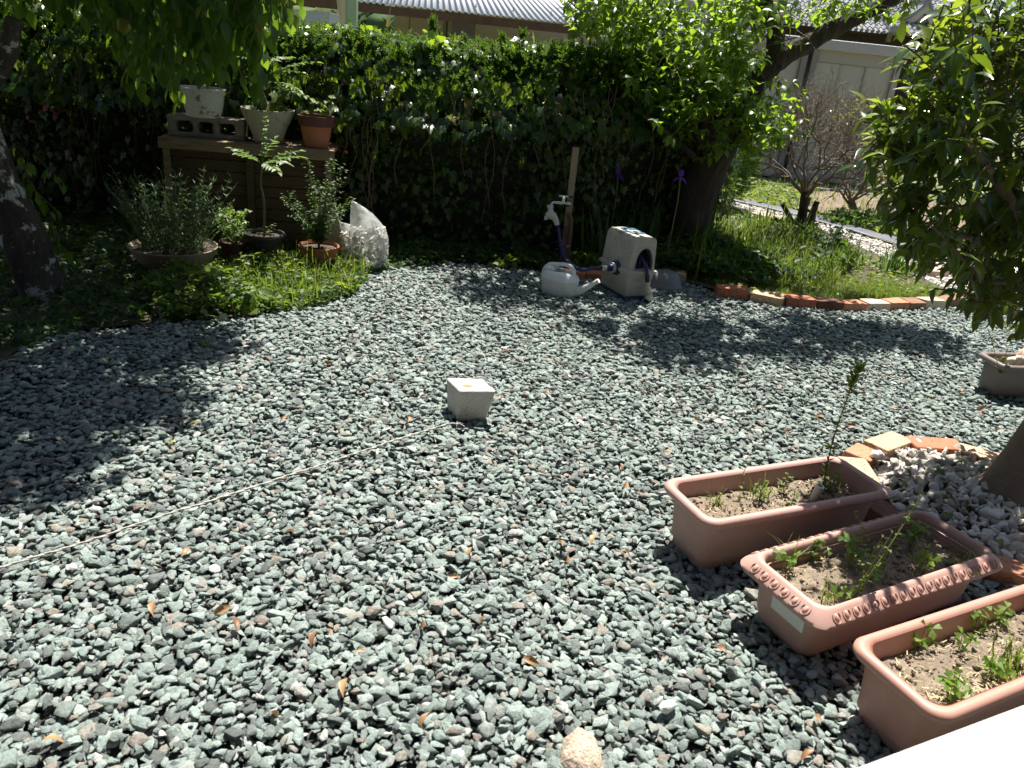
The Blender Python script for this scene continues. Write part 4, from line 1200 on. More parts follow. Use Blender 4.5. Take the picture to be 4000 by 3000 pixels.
# ---- two bare shrubs
def bare_shrub(base, crown, R3, n0, label, leaves=False):
    t = thing('bare_shrub', label, 'shrub', base, group='bare twiggy shrubs in front of the shed')
    base = Vector(base)
    mb, tw = MB(), MB()
    trunk_top = crown - base - Vector((0, 0, R3[2]*.95))
    limb(mb, [Vector((0, 0, -.05)), trunk_top*.45 + Vector((.02, 0, 0)), trunk_top], .045, .035, 8, .12)
    mb.build('trunk', M['bark'] if not leaves else M['smooth_bark'], t, smooth=80)
    C = crown - base
    def grow(p, d, L0, r, depth):
        q = p + d * L0
        mid = (p + q)/2 + Vector(rng.normal(0, L0*.08, 3))
        tw.tube([p, mid, q], [r, r*.85, r*.7], 3 if depth > 1 else 5, False)
        e = Vector(((q.x-C.x)/R3[0], (q.y-C.y)/R3[1], (q.z-C.z)/R3[2]))
        if depth >= 8 or e.length > 1.08: return
        for k in range(3 if depth in (1, 2, 4, 6) else 2):
            nd = (d + Vector(rng.normal(0, .62, 3)) + Vector((0, 0, .12))).normalized()
            grow(q, nd, L0 * rng.uniform(.66, .9), r*.66, depth + 1)
    for k in range(n0):
        a = 2*PI*k/n0 + rng.uniform(-.3, .3)
        d = Vector((math.cos(a)*.62, math.sin(a)*.62, 1.0 if k % 2 else .55)).normalized()
        grow(trunk_top - Vector((0, 0, .06 * rng.random())), d, R3[0]*.50, .014, 0)
    tw.build('twigs', M['dead_twig'], t)['kind'] = 'stuff'
    if leaves:
        n = 260
        v = rng.normal(size=(n, 3)); v /= np.linalg.norm(v, axis=1, keepdims=True); v[:, 2] = np.abs(v[:, 2])*.7 + .2
        pos = np.array(crown) + v * np.array(R3) * rng.uniform(.75, 1.0, (n, 1))
        place_leaves(t, LEAF_SMALL, M['camellia_new'], pos, rng.normal(size=(n, 3)) + (0, 0, .4), rng.normal(0, .4, (n, 3)) + (0, 0, 1), rng.uniform(.03, .055, n), stuff='leaves')
    return t
bs = yp(1722, 500, 6.5); bs.z = 0
bare_shrub(bs, yp(1772, 282, 6.5), (.45, .40, .50), 11, 'nearer bare twiggy shrub with a dark slim trunk')
b2 = yp(1842, 466, 8.6); b2.z = 0
bare_shrub(b2, yp(1868, 318, 8.6), (.50, .42, .58), 11, 'farther bare shrub with a pale trunk and some leaves on top', True)
def stump():
    # pruned stubs at the foot of the near shrub
    t = thing('pruned_stump', 'low pruned stump of cut dark branches beside the near bare shrub', 'stump', bs + Vector((.08, .1, 0)))
    mb = MB()
    for px, py, r in ((1690, 440, .02), (1672, 470, .015), (1745, 425, .03), (1765, 435, .025), (1760, 462, .015), (1700, 470, .02)):
        q = yp(px, py, 6.6) - t.location
        limb(mb, [Vector((rng.normal(0, .04), rng.normal(0, .03), -.03)), q*.5 + Vector(rng.normal(0, .02, 3)), q], r*1.4, r, 7, .1)
    mb.build('stubs', M['bark'], t, smooth=80)
    s = thing('thin_dead_sapling', 'tiny dead twiggy sapling beside the shed door', 'sapling', gp(1637, 398))
    mb = MB(); tw = s.location
    top = yp(1643, 375, tw.y) - tw
    mb.tube([(0, 0, -.03), top], .012, 5)
    mb.build('stake', M['wood'], s)
    mb = MB()
    for k in range(40):
        d = Vector((rng.normal(0, 1), rng.normal(0, .6), abs(rng.normal(0, .6)))).normalized()
        q = top + Vector((-.1, 0, .02)) + d*.09
        mb.tube([q - d*.08, q + Vector(rng.normal(0, .02, 3)), q + d*rng.uniform(.1, .2)], .004, 3)
    mb.build('twigs', M['bark'], s)
stump()

# ================================================================== BRICKS
def brick(center, rz, mat, label, L0=.21, W=.10, Hh=.06, z=0.0, tilt=(0, 0), group=None):
    mb = MB().box(-L0/2, -W/2, 0, L0/2, W/2, Hh)
    bm_v = []
    for v in mb.v: bm_v.append(tuple(Vector(v) + Vector(rng.normal(0, .0022, 3))))
    mb.v = bm_v
    o = mb.build('brick', M[mat], bevel=.005)
    o.location = (center[0], center[1], z); o.rotation_euler = (tilt[0], tilt[1], rz)
    return tag(o, label, 'brick', group)
EDGE = [  # front bottom corners in the reference, material, label
    (1546, 642, 1615, 650, 'brick_red', 'red brick at the left end of the brick edging right of the hose reel'),
    (1617, 652, 1690, 666, 'brick_tan', 'tan brick tilted between two red bricks of the bed edging'),
    (1695, 666, 1760, 670, 'brick_red', 'red brick next right of the tilted tan edging brick'),
    (1762, 671, 1819, 676, 'brick_dark', 'dark brown brick between a red and an orange edging brick'),
    (1821, 677, 1870, 677, 'brick_orange', 'orange brick between the dark and the cream edging brick'),
    (1872, 676, 1919, 676, 'brick_cream', 'cream brick between two orange bricks of the edging'),
    (1921, 676, 1961, 674, 'brick_orange', 'orange brick right of the middle cream edging brick'),
    (1962, 674, 1995, 672, 'brick_brown', 'brown brick left of the right hand cream edging brick'),
    (1997, 672, 2040, 670, 'brick_cream', 'cream brick near the right end of the bed edging'),
    (2042, 669, 2083, 664, 'brick_brown', 'brown brick at the right corner of the bed edging')]
GB = 'bricks edging the planted bed'
for x0, y0, x1, y1, mt, lab in EDGE:
    a, b = gp(x0, y0, 0), gp(x1, y1, 0)
    d = b - a; L0 = d.length; rz = math.atan2(d.y, d.x); n = Vector((-d.y, d.x, 0)).normalized()
    c = (a + b)/2 + n*.05
    brick(c, rz, mt, lab, L0 - .006, .10, .066, 0.0, (rng.normal(0, .04), rng.normal(0, .03)), GB)
brick((3.16, 5.40), 1.25, 'pink_paver', 'pink brick turning the right corner of the bed edging', .24, .12, .075, 0, (0, 0), GB)
for x0, y0, x1, y1, mt, lab in ((1215, 606, 1262, 612, 'brick_red', 'red brick behind the watering can'), (1264, 610, 1300, 614, 'brick_red', 'red brick touching the left side of the hose reel'), (1432, 606, 1480, 612, 'brick_tan', 'tan brick behind the grey dome')):
    a, b = gp(x0, y0), gp(x1, y1); d = b - a; n = Vector((-d.y, d.x, 0)).normalized()
    brick((a + b)/2 + n*.05, math.atan2(d.y, d.x), mt, lab, d.length, .10, .062, 0, (0, 0), GB)
GR = 'bricks ringing the white stones'
def ring_brick(px, py, mt, lab, L0=.21, W=.10, twist=0, z=.0, lift=0.0):
    c = gp(px, py, .06)
    a = math.atan2(c.y - RING_C[1], c.x - RING_C[0])
    brick((c.x, c.y), a + PI/2 + twist, mt, lab, L0, W, .06, z, (0, lift), GR)
ring_brick(1866, 975, 'brick_orange', 'orange red brick half turned in the ring above the upper planter', .125, .105, -.25)
ring_brick(1922, 950, 'brick_tan', 'pale tan brick at the top left of the ring', .20, .10, .10)
ring_brick(2022, 956, 'brick_red', 'red brick at the top of the ring with a split down it', .21, .10, .05)
ring_brick(2140, 983, 'brick_tan', 'tan brick at the upper right of the ring near the trunk', .22, .10, .0)
ring_brick(1858, 1015, 'brick_tan', 'tan brick at the left of the ring beside the planter corner', .20, .10, .08)
ring_brick(1912, 1098, 'brick_dark', 'dark brown shaded brick of the ring behind the upper planter', .22, .10, .05)
ring_brick(2185, 1222, 'brick_orange', 'shaded orange brick of the ring right of the molded planter', .21, .10, .0)
c = gp(1922, 955, .02)
def rock(name, loc, size, mat, seed, label, cat, rz=0, flat=.7, npts=16, group=None):
    V, F = stone_proto(npts, flat, seed)
    me = np_mesh(name, V * np.array(size), F); me.materials.append(mat)
    o = bpy.data.objects.new(name, me); COL.objects.link(o)
    o.location = loc; o.rotation_euler.z = rz
    return tag(o, label, cat, group)
q = gp(1895, 985, .07); rock('stone', (q.x, q.y, .07), (.085, .075, .08), M['white_chips'], 41, 'large whitish stone wedged between two bricks of the ring', 'stone')
q = gp(1258, 1622, .02); rock('rock', (q.x, q.y - .01, .012), (.105, .19, .13), M['stone_tan'], 58, 'pale tan granite rock at the bottom edge of the gravel', 'rock', .1, .75, 60)
q = gp(1440, 1538, .02); rock('pebble', (q.x, q.y, .036), (.05, .045, .036), M['white_pebble'], 60, 'bright white pebble lying alone on the gravel near the rock', 'pebble', .5, .8, 40)
q = gp(2064, 925, .0)

# ================================================================== PLANTERS
def planter(name, label, c, rz, L0, W, Hh, mats_, soil_mat, foot=True, ornate=False, soil_z=.135, extra=None, rim_w=.018):
    t = thing(name, label, 'planter', (c.x, c.y, .006), rz)
    tp = .80 if not ornate else .78
    rb = .035
    def rr(k, z, r): return rounded_rect(L0 - 2*k, W - 2*k, max(r, .01), z, 6)
    k_bot = L0*(1-tp)*.28
    body, rimm = mats_
    outer = []
    zf = .028 if foot else 0
    if foot:
        outer = [rr(k_bot*1.12, 0, .03), rr(k_bot*1.08, zf, .03), rr(k_bot*.95 - .002, zf + .004, .034)]
        foot_mb = None
    else:
        outer = [rr(k_bot + .012, 0, .03), rr(k_bot, .02, .036)]
    for u in (.25, .5, .75, 1):
        outer.append(rr(k_bot*.95*(1-u) + .022*u, zf + .004 + (Hh - .03 - zf)*u, .034 + .012*u))
    inner = [rr(.027, Hh - .004, .042), rr(.033, Hh - .05, .042), rr(.040, soil_z - .03, .04)]
    MB().loft(outer + inner, True, False).build('body', body, t, smooth=50)
    # rolled rim
    prof = [(.020, Hh - .026), (.004, Hh - .024), (-.001, Hh - .016), (.000, Hh - .006), (.006, Hh + .001), (.014, Hh + .002), (.024, Hh - .002), (.027, Hh - .014)]
    if ornate: prof = [(.022, Hh - .040), (-.010, Hh - .038), (-.013, Hh - .031), (-.009, Hh - .024), (.012, Hh - .004), (.018, Hh + .001), (.024, Hh), (.029, Hh - .006), (.031, Hh - .018)]
    MB().loft([rr(k, z, .045 - .3*max(k, 0)) for k, z in prof], False, False).build('rim', rimm, t, smooth=60)
    if ornate:
        mbo = MB()
        def egg(p, nrm, tang):
            up = (nrm + Vector((0, 0, 1))*1.05).normalized(); down = (nrm - Vector((0, 0, 1))*.95).normalized()
            cc = p + up*.0004
            rings = []
            for i in range(5):
                a = PI/2 * i/4
                rings.append([cc + tang*(.0068*math.cos(a)*math.cos(2*PI*j/8)) + down*(.0105*math.cos(a)*math.sin(2*PI*j/8)) + up*(.0052*math.sin(a) - .001) for j in range(8)])
            mbo.loft(rings, False, True)
            arc = [cc + tang*(.0115*math.sin(w)) + down*(.0150*math.cos(w)) + up*.0012 for w in np.linspace(-2.2, 2.2, 9)]
            mbo.tube(arc, .0016, 4)
        z0 = Hh - .0145; e = .0012
        n = 19
        for i in range(n):
            x = -L0/2 + .05 + (L0 - .10)*i/(n-1)
            for sgn in (-1, 1):
                egg(Vector((x, sgn*(W/2 - e), z0)), Vector((0, sgn, 0)), Vector((1, 0, 0)))
        n = 6
        for i in range(n):
            yv = -W/2 + .05 + (W - .10)*i/(n-1)
            for sgn in (-1, 1):
                egg(Vector((sgn*(L0/2 - e), yv, z0)), Vector((sgn, 0, 0)), Vector((0, 1, 0)))
        ob = mbo.build('rim_ornament', rimm, t, smooth=60); ob['kind'] = 'stuff'
    # soil
    nx, ny = 56, 22
    V, F = [], []
    for j in range(ny + 1):
        for i in range(nx + 1):
            x = (L0 - .075) * (i/nx - .5); y = (W - .075) * (j/ny - .5)
            zz = soil_z + .008*noise.noise(Vector((x*18 + rz*9, y*18, 2))) + .006*noise.noise(Vector((x*50, y*50, 5))) + .004*noise.noise(Vector((x*120, y*120, 8)))
            V.append((x, y, zz))
    for j in range(ny):
        for i in range(nx):
            a = j*(nx+1) + i; F.append((a, a+1, a+nx+2, a+nx+1))
    MB().add(V, F).build('soil', soil_mat, t, smooth=60)
    # crumbs of soil and bits of straw
    n = 520
    oct_v = np.array([(1,0,0),(-1,0,0),(0,1,0),(0,-1,0),(0,0,1),(0,0,-1)], float)*.5
    oct_f = np.array([(0,2,4),(2,1,4),(1,3,4),(3,0,4),(2,0,5),(1,2,5),(3,1,5),(0,3,5)])
    pos = np.column_stack([rng.uniform(-.5, .5, n)*(L0-.085), rng.uniform(-.5, .5, n)*(W-.085), np.full(n, soil_z + .003)])
    R, P_ = mats(pos, rng.normal(size=(n, 3)), rng.normal(size=(n, 3)), np.clip(rng.lognormal(math.log(.006), .5, n), .003, .020))
    V, F = join((oct_v, oct_f), R, P_)
    link('soil_crumbs', np_mesh('soil_crumbs', V, F), soil_mat, t)['kind'] = 'stuff'
    n = 420 if extra == 'straw' else 110
    bl = (np.array([(-.07, 0, 0), (.07, 0, 0), (.05, 1, .05), (-.05, 1, .05)], float), np.array([(0, 1, 2), (0, 2, 3)]))
    pos = np.column_stack([rng.uniform(-.5, .5, n)*(L0-.095), rng.uniform(-.5, .5, n)*(W-.095), np.full(n, soil_z + .009)])
    if extra == 'straw':
        pos[:260, 1] = -(W-.09)/2 * rng.random(260)**.4
    R, P_ = mats(pos, np.column_stack([rng.normal(size=n), rng.normal(size=n), rng.normal(0, .1, n)]), np.tile((0., 0, 1), (n, 1)) + rng.normal(0, .3, (n, 3)), rng.uniform(.008, .02, n))
    V, F = join(bl, R, P_)
    link('straw_bits', np_mesh('straw_bits', V, F), M['straw'], t)['kind'] = 'stuff'
    return t
P1A, P1C = gp(1448, 1045, .19), gp(1908, 1062, .19)
a1 = rad(25.1)
c1 = (gp(1448, 1045, .19) + gp(1908, 1062, .19)) / 2
p1 = planter('planter', 'faded pinkish terracotta plastic planter with weeds, farthest of the three long planters', c1, a1, .69, .245, .19, (M['terracotta_plastic'], M['terracotta_faded']), M['soil'], True)
a2 = rad(29.5)
c2 = (gp(1622, 1205, .19) + gp(2152, 1196, .19)) / 2
p2 = planter('planter', 'terracotta planter with molded egg pattern rim and a white sticker', c2, a2, .70, .265, .19, (M['terracotta_plastic'], M['terracotta_plastic']), M['soil'], False, True)
a3 = rad(27.5)
A3 = gp(1842, 1392, .19); d3 = Vector((math.cos(a3), math.sin(a3), 0)); n3 = Vector((math.sin(a3), -math.cos(a3), 0))
c3 = A3 + d3*.335 + n3*.108
p3 = planter('planter', 'orange terracotta planter with clover, nearest and cut off by the frame corner', c3, a3, .69, .24, .19, (M['terracotta_orange'], M['terracotta_orange']), M['soil'], True, extra='straw')
a4 = rad(11)
A4 = gp(2110, 762, .18)
c4 = A4 + Vector((math.cos(a4), math.sin(a4), 0))*.30 + Vector((math.sin(a4), -math.cos(a4), 0))*.09
p4 = planter('planter', 'grey brown plastic planter at the right edge with dry plants', c4, a4, .60, .20, .18, (M['grey_plastic'], M['grey_plastic']), M['soil'], False)
# sticker on the molded planter's end
mbs = MB(); hw = .052
k_b = .70*.22*.28
def endx(z): 
    u = max(0, (z - .02)/.16); return -(.35 - (k_b*.95*(1-u) + .022*u)) - .0015
zs0, zs1 = .085, .138
mbs.loft([[Vector((endx(zs0) - o_, -.02 - hw, zs0)), Vector((endx(zs0) - o_, -.02 + hw, zs0)), Vector((endx(zs1) - o_, -.02 + hw, zs1)), Vector((endx(zs1) - o_, -.02 - hw, zs1))] for o_ in (-.002, .0012)])
mbs.build('sticker', M['label'], p2)
# ribs on the inner wall of the molded planter
for zr in (.150, .163):
    pts = [Vector((v.x, v.y, zr)) for v in rounded_rect(.70 - 2*.0345, .265 - 2*.0345, .04, 0, 4)]
    MB().tube(pts + [pts[0]], .0022, 4).build('inner_rib', M['terracotta_plastic'], p2)

# drain hole on the nearest planter
# ---- small plants in the planters
CL_V, CL_F = [], []
for a in (0, 120, 240):
    c_, s_ = math.cos(rad(a)), math.sin(rad(a))
    pts = [(0, 0, 0), (.28, .45, .03), (.42, .85, .0), (.12, .92, -.05), (0, .74, -.03), (-.12, .92, -.05), (-.42, .85, 0), (-.28, .45, .03)]
    k = len(CL_V)
    CL_V += [(x*c_ - y*s_, x*s_ + y*c_, z - .22*math.hypot(x, y)) for x, y, z in pts]
    CL_F += [(k, k+1, k+4), (k+1, k+2, k+3), (k+1, k+3, k+4), (k, k+4, k+7), (k+7, k+5, k+6), (k+7, k+4, k+5)]
CLOVER = (np.array(CL_V), np.array(CL_F))
def on_soil(px, py, t):
    p = gp(px, py, t.location.z + .137); return p
def clover_clump(px, py, n, spread, h, label, t, size=.0185):
    p = on_soil(px, py, t)
    th = thing('clover_clump', label, 'clover', p)
    mb = MB(); pos = []
    for k in range(n):
        a = rng.uniform(0, 6.28); r = spread*math.sqrt(rng.random()); hh = h*rng.uniform(.5, 1.1)
        tip = Vector((r*math.cos(a), r*math.sin(a), hh)); root = tip*.25; root.z = -.004
        mb.tube([root, root.lerp(tip, .6) + Vector((0, 0, hh*.15)), tip], .0010, 3, False)
        pos.append(p + tip)
    mb.build('stems', M['green_twig'], th)['kind'] = 'stuff'
    N_ = rng.normal(0, .3, (n, 3)) + (0, -.15, 1)
    place_leaves(th, CLOVER, M['clover'], pos, rng.normal(size=(n, 3)), N_, rng.uniform(.6, 1.2, n)*size, nparts=min(n, 14))
    return th
def grass_tuft(px, py, n, h, label, t=None, z=None, mat='grass', w=None, spread=.02, name='grass_tuft', cat='grass tuft', group=None, lean=.45):
    p = on_soil(px, py, t) if t is not None else gp(px, py, z or 0)
    th = thing(name, label, cat, p, group=group)
    k = rng.integers(0, len(BLADES), n)
    for b in range(len(BLADES)):
        i = np.where(k == b)[0]
        if len(i) == 0: continue
        m_ = len(i)
        pos = np.array(p) + np.column_stack([rng.normal(0, spread, m_), rng.normal(0, spread, m_), np.full(m_, -.01)])
        a = rng.uniform(0, 6.28, m_)
        fwd = np.column_stack([np.cos(a)*lean*rng.random(m_), np.sin(a)*lean*rng.random(m_), np.ones(m_)])
        nrm = np.column_stack([np.cos(a), np.sin(a), np.zeros(m_)])
        V, F = BLADES[b]; V = V.copy()
        if w: V[:, 0] *= w
        place_leaves(th, (V, F), M[mat], pos, fwd, nrm, h*rng.uniform(.5, 1.1, m_), stuff='blades')
    return th
def leafy_stem(px, py, tips, label, t=None, z=0, size=.02, n=12, r=.0016, mat='weed', proto=None, name='weed', cat='weed', droop=.1):
    p = on_soil(px, py, t) if t is not None else gp(px, py, z)
    th = thing(name, label, cat, p)
    mb = MB(); acc = ([], [], [], [])
    for tip in tips:
        tip = Vector(tip); mid = tip*.5 + Vector((rng.normal(0, .01), rng.normal(0, .01), .0)) + Vector((0, 0, tip.length*.04))
        line = limb(mb, [Vector((0, 0, -.01)), mid, tip], r, r*.5, 4, 0)
        L_ = len(line)
        for k in range(n):
            u = (k + 1)/n; q = line[min(int(u*(L_-1)), L_-1)]
            a = k*2.4 + rng.uniform(-.4, .4)
            acc[0].append(p + q); acc[1].append((math.cos(a), math.sin(a), .35 - droop)); acc[2].append((rng.normal(0, .3), rng.normal(0, .3), 1)); acc[3].append(size*rng.uniform(.6, 1.1)*(1 - .4*u))
    mb.build('stem', M['green_twig'], th, smooth=60)
    place_leaves(th, proto or LEAF_SMALL, M[mat], acc[0], acc[1], acc[2], acc[3], stuff='leaf')
    return th
# farthest planter
def tall_weed():
    p = on_soil(1778, 1050, p1); th = thing('tall_weed', 'tall thin feathery weed rising from the farthest planter', 'weed', p)
    top = yp(1855, 793, p.y + .02) - p
    mb = MB(); line = limb(mb, [Vector((0, 0, -.01)), top*.35 + Vector((-.012, 0, .01)), top*.7 + Vector((-.008, 0, .0)), top], .0028, .001, 5, 0, 8)
    mb.build('stem', M['twig'], th)
    acc = ([], [], [], [])
    for k in range(130):
        u = k/130; q = line[int(u*(len(line)-1))]; a = k*2.4
        dens = .5 if u < .75 else 1.0
        s = (.030 if u < .35 else .017 if u < .75 else .024)*rng.uniform(.6, 1.1)
        acc[0].append(p + q); acc[1].append((math.cos(a), math.sin(a), .9 if u > .7 else .4)); acc[2].append((rng.normal(0, .4), rng.normal(0, .4), 1)); acc[3].append(s)
    for k in range(70):
        u = rng.uniform(.82, 1.0); q = line[int(u*(len(line)-1))]; a = rng.uniform(0, 6.28)
        acc[0].append(p + q + Vector(rng.normal(0, .006, 3))); acc[1].append((math.cos(a), math.sin(a), 1.2)); acc[2].append(rng.normal(size=3)); acc[3].append(rng.uniform(.015, .03))
    place_leaves(th, clean(ovate(.3, droop=.1, fold=.2)), M['weed'], acc[0], acc[1], acc[2], acc[3], stuff='leaf')
tall_weed()
def tube_marker():
    p = on_soil(1756, 1078, p1); t = thing('plastic_tube', 'short clear white plastic tube stuck in the farthest planter', 'tube', p)
    MB().lathe([(.010, -.02), (.012, .04), (.0135, .042), (.0135, .052), (.009, .053), (.009, .03)], 14).build('tube', M['label'], t, smooth=40)
    t.rotation_euler = (.1, .15, 0)
tube_marker()
for i, (px, py, lab) in enumerate(((1545, 1085, 'sparse grass tuft at the left end of the farthest planter'), (1640, 1070, 'thin grass tuft in the middle of the farthest planter'), (1800, 1050, 'grass tuft at the foot of the tall feathery weed'))):
    grass_tuft(px, py, 26, .075, lab, p1, spread=.02)
for px, py, tips, lab in ((1640, 1080, [(.01, 0, .07), (-.015, .01, .05), (.025, -.01, .045)], 'leafy seedling left of centre in the farthest planter'), (1690, 1068, [(.0, 0, .075), (.02, .01, .06), (-.02, 0, .05)], 'leafy seedling right of centre in the farthest planter'), (1610, 1075, [(-.01, 0, .13)], 'slim upright weed near the left of the farthest planter'), (1705, 1095, [(.0, 0, .06), (.015, 0, .04)], 'small seedling beside the plastic tube'), (1790, 1062, [(.02, 0, .10), (-.02, 0, .085), (.03, .02, .06), (0, -.02, .09)], 'bushy weed round the stem of the tall weed')):
    leafy_stem(px, py, tips, lab, p1, size=.022, n=8, proto=LEAF_OVATE)
# molded planter
leafy_stem(1835, 1300, [(.045, .0, .21), (.10, .03, .30)], 'branching pale green weed in the centre of the molded planter', p2, size=.021, n=20, r=.0026, proto=LEAF_OVATE)
leafy_stem(1845, 1290, [(.03, .02, .17), (-.03, .0, .12)], 'shorter leafy weed beside the branching weed', p2, size=.018, n=12, r=.002)
leafy_stem(1905, 1235, [(.02, .01, .20), (-.10, .04, .15)], 'creeping weed with arrow leaves at the back of the molded planter', p2, size=.024, n=14, r=.0016, proto=LEAF_OVATE)
for px, py, n, lab in ((1695, 1238, 9, 'clover clump in the left corner of the molded planter'), (1755, 1208, 9, 'clover clump by the back wall of the molded planter'), (1835, 1222, 12, 'clover clump behind the branching weed'), (1805, 1330, 5, 'small clover at the near edge of the molded planter'), (1880, 1270, 5, 'small clover right of the branching weed'), (1965, 1185, 14, 'taller clover clump in the far right corner of the molded planter'), (1985, 1240, 12, 'clover clump along the right side of the molded planter')):
    clover_clump(px, py, n, .03, .055 if n < 10 else .07, lab, p2)
for px, py, n, lab in ((1715, 1215, 12, 'fine grass at the left of the molded planter'), (2075, 1225, 22, 'dry fine grass at the right end of the molded planter'), (1890, 1250, 14, 'fine grass in the middle of the molded planter'), (1790, 1300, 10, 'thin grass near the front of the molded planter')):
    grass_tuft(px, py, n, .10, lab, p2, spread=.018, w=.6)
# nearest planter
for px, py, n, lab in ((1985, 1395, 9, 'clover sprout against the back wall of the nearest planter'), (2110, 1368, 7, 'left clover of two behind the straw in the nearest planter'), (2152, 1352, 8, 'right clover of two behind the straw in the nearest planter'), (2075, 1405, 5, 'faint clover in the middle soil of the nearest planter'), (2055, 1508, 14, 'clover clump at the near edge of the nearest planter'), (2085, 1540, 8, 'low clover clump right of the near edge clump'), (2150, 1470, 18, 'largest clover clump in the nearest planter')):
    clover_clump(px, py, n, .03, .045, lab, p3, .018)
grass_tuft(2185, 1440, 40, .10, 'spiky grass tuft at the right of the nearest planter', p3, spread=.012, lean=.9)
grass_tuft(2145, 1440, 14, .06, 'little grass tuft beside the largest clover', p3, spread=.01)
# grey planter
def dry_plant():
    p = gp(2190, 790, .15); t = thing('dry_succulent', 'withered pale pink fleshy plant in the grey brown planter', 'plant', p)
    for k, (tip, w) in enumerate((((.10, -.02, .11), .028), ((-.06, -.03, .03), .02), ((.05, .02, .09), .02), ((.0, -.04, .05), .022))):
        tip = Vector(tip); mb = MB()
        mb.tube([(0, 0, -.01), tip*.4 + Vector((0, 0, .02)), tip*.8 + Vector((0, 0, .01)), tip], [w*.6, w, w*.7, .002], 7)
        mb.build('fleshy_leaf', M['barge'] if k % 2 else M['pink_paver'], t, smooth=60)
    leafy_stem(2160, 800, [(-.16, .0, .24), (.03, .02, .28)], 'thin arching stems of tiny leaves in the grey brown planter', None, .15, .02, 26, .0015, mat='weed')
    grass_tuft(2170, 785, 60, .06, 'dry grassy moss in the grey brown planter', None, .15, spread=.05)
dry_plant()

# ================================================================== CONCRETE BLOCK AND ROPE
def concrete_block():
    p = gp(1010, 900); t = thing('concrete_block', 'pale tapered concrete footing block with a rusty hole on top', 'block', (p.x, p.y, 0))
    top = [gp(*q, .142) for q in ((963, 815), (993, 845), (1073, 845), (1043, 817))]
    bot = [gp(965, 889), gp(987, 914), gp(1049, 914), gp(1030, 889)]
    o = Vector((p.x, p.y, 0))
    V = [q - o for q in bot] + [q - o for q in top]
    for v in V[:4]: v.z = .004
    # top face with a shallow pit
    c = (V[4] + V[5] + V[6] + V[7]) / 4 + Vector((-.012, -.018, 0))
    n = 16
    hole = [c + Vector((.020*math.cos(2*PI*k/n), .013*math.sin(2*PI*k/n), 0)) for k in range(n)]
    bm = bmesh.new()
    bv = [bm.verts.new(v) for v in V]
    bm.faces.new((bv[3], bv[2], bv[1], bv[0]))
    for k in range(4): bm.faces.new((bv[k], bv[(k+1) % 4], bv[4 + (k+1) % 4], bv[4 + k]))
    bm.faces.new((bv[4], bv[5], bv[6], bv[7]))
    bmesh.ops.bevel(bm, geom=list(bm.edges), offset=.009, segments=3, affect='EDGES', profile=.5)
    bmesh.ops.recalc_face_normals(bm, faces=bm.faces)
    me = bpy.data.meshes.new('body'); bm.to_mesh(me); bm.free()
    for f in me.polygons: f.use_smooth = True
    me.set_sharp_from_angle(angle=rad(35))
    b = link('body', me, M['block'], t)
    MB().lathe([(.0195, .0), (.017, .0012), (.010, .0016), (.0, .0018)], 16, (c.x, c.y, .1424), False, False, 1, .65).build('rust_pit', M['rust_pit'], t, smooth=60)
concrete_block()
def rope():
    px = [(-60, 1248), (0, 1226), (150, 1181), (330, 1121), (500, 1068), (600, 1035), (700, 1002), (850, 952), (940, 924), (975, 914), (1000, 916)]
    P = [gp(a, b, .034) for a, b in px]
    t = thing('rope', 'thin white rope running over the gravel to the concrete block', 'rope', P[0])
    fine = []
    for a, b in zip(P[:-1], P[1:]):
        n = max(2, int((b - a).length/.03))
        for k in range(n): fine.append(a.lerp(b, k/n) + Vector((rng.normal(0, .0008), rng.normal(0, .0012), .0035*noise.noise(Vector((a.lerp(b, k/n).x*14, 0, 3))))) - P[0])
    for s in range(2):
        pts = []
        for i, q in enumerate(fine):
            for h in (0, .5):
                q2 = fine[min(i+1, len(fine)-1)]
                qq = q.lerp(q2, h); ph = (i + h)*2.6 + s*PI
                d = (P[-1] - P[0]).normalized(); nn = Vector((-d.y, d.x, 0))
                pts.append(qq + nn*.0017*math.cos(ph) + Vector((0, 0, .0017*math.sin(ph))))
        MB().tube(pts, .0023, 5).build('strand', M['rope'], t, smooth=80)
    e = fine[-1]
    mb = MB()
    for k in range(7):
        a = rng.uniform(0, 6.28)
        mb.tube([e, e + Vector((.012*math.cos(a), .012*math.sin(a), .004)), e + Vector((.03*math.cos(a), .02*math.sin(a), -.004))], .0012, 3)
    mb.build('frayed_end', M['rope'], t)
rope()

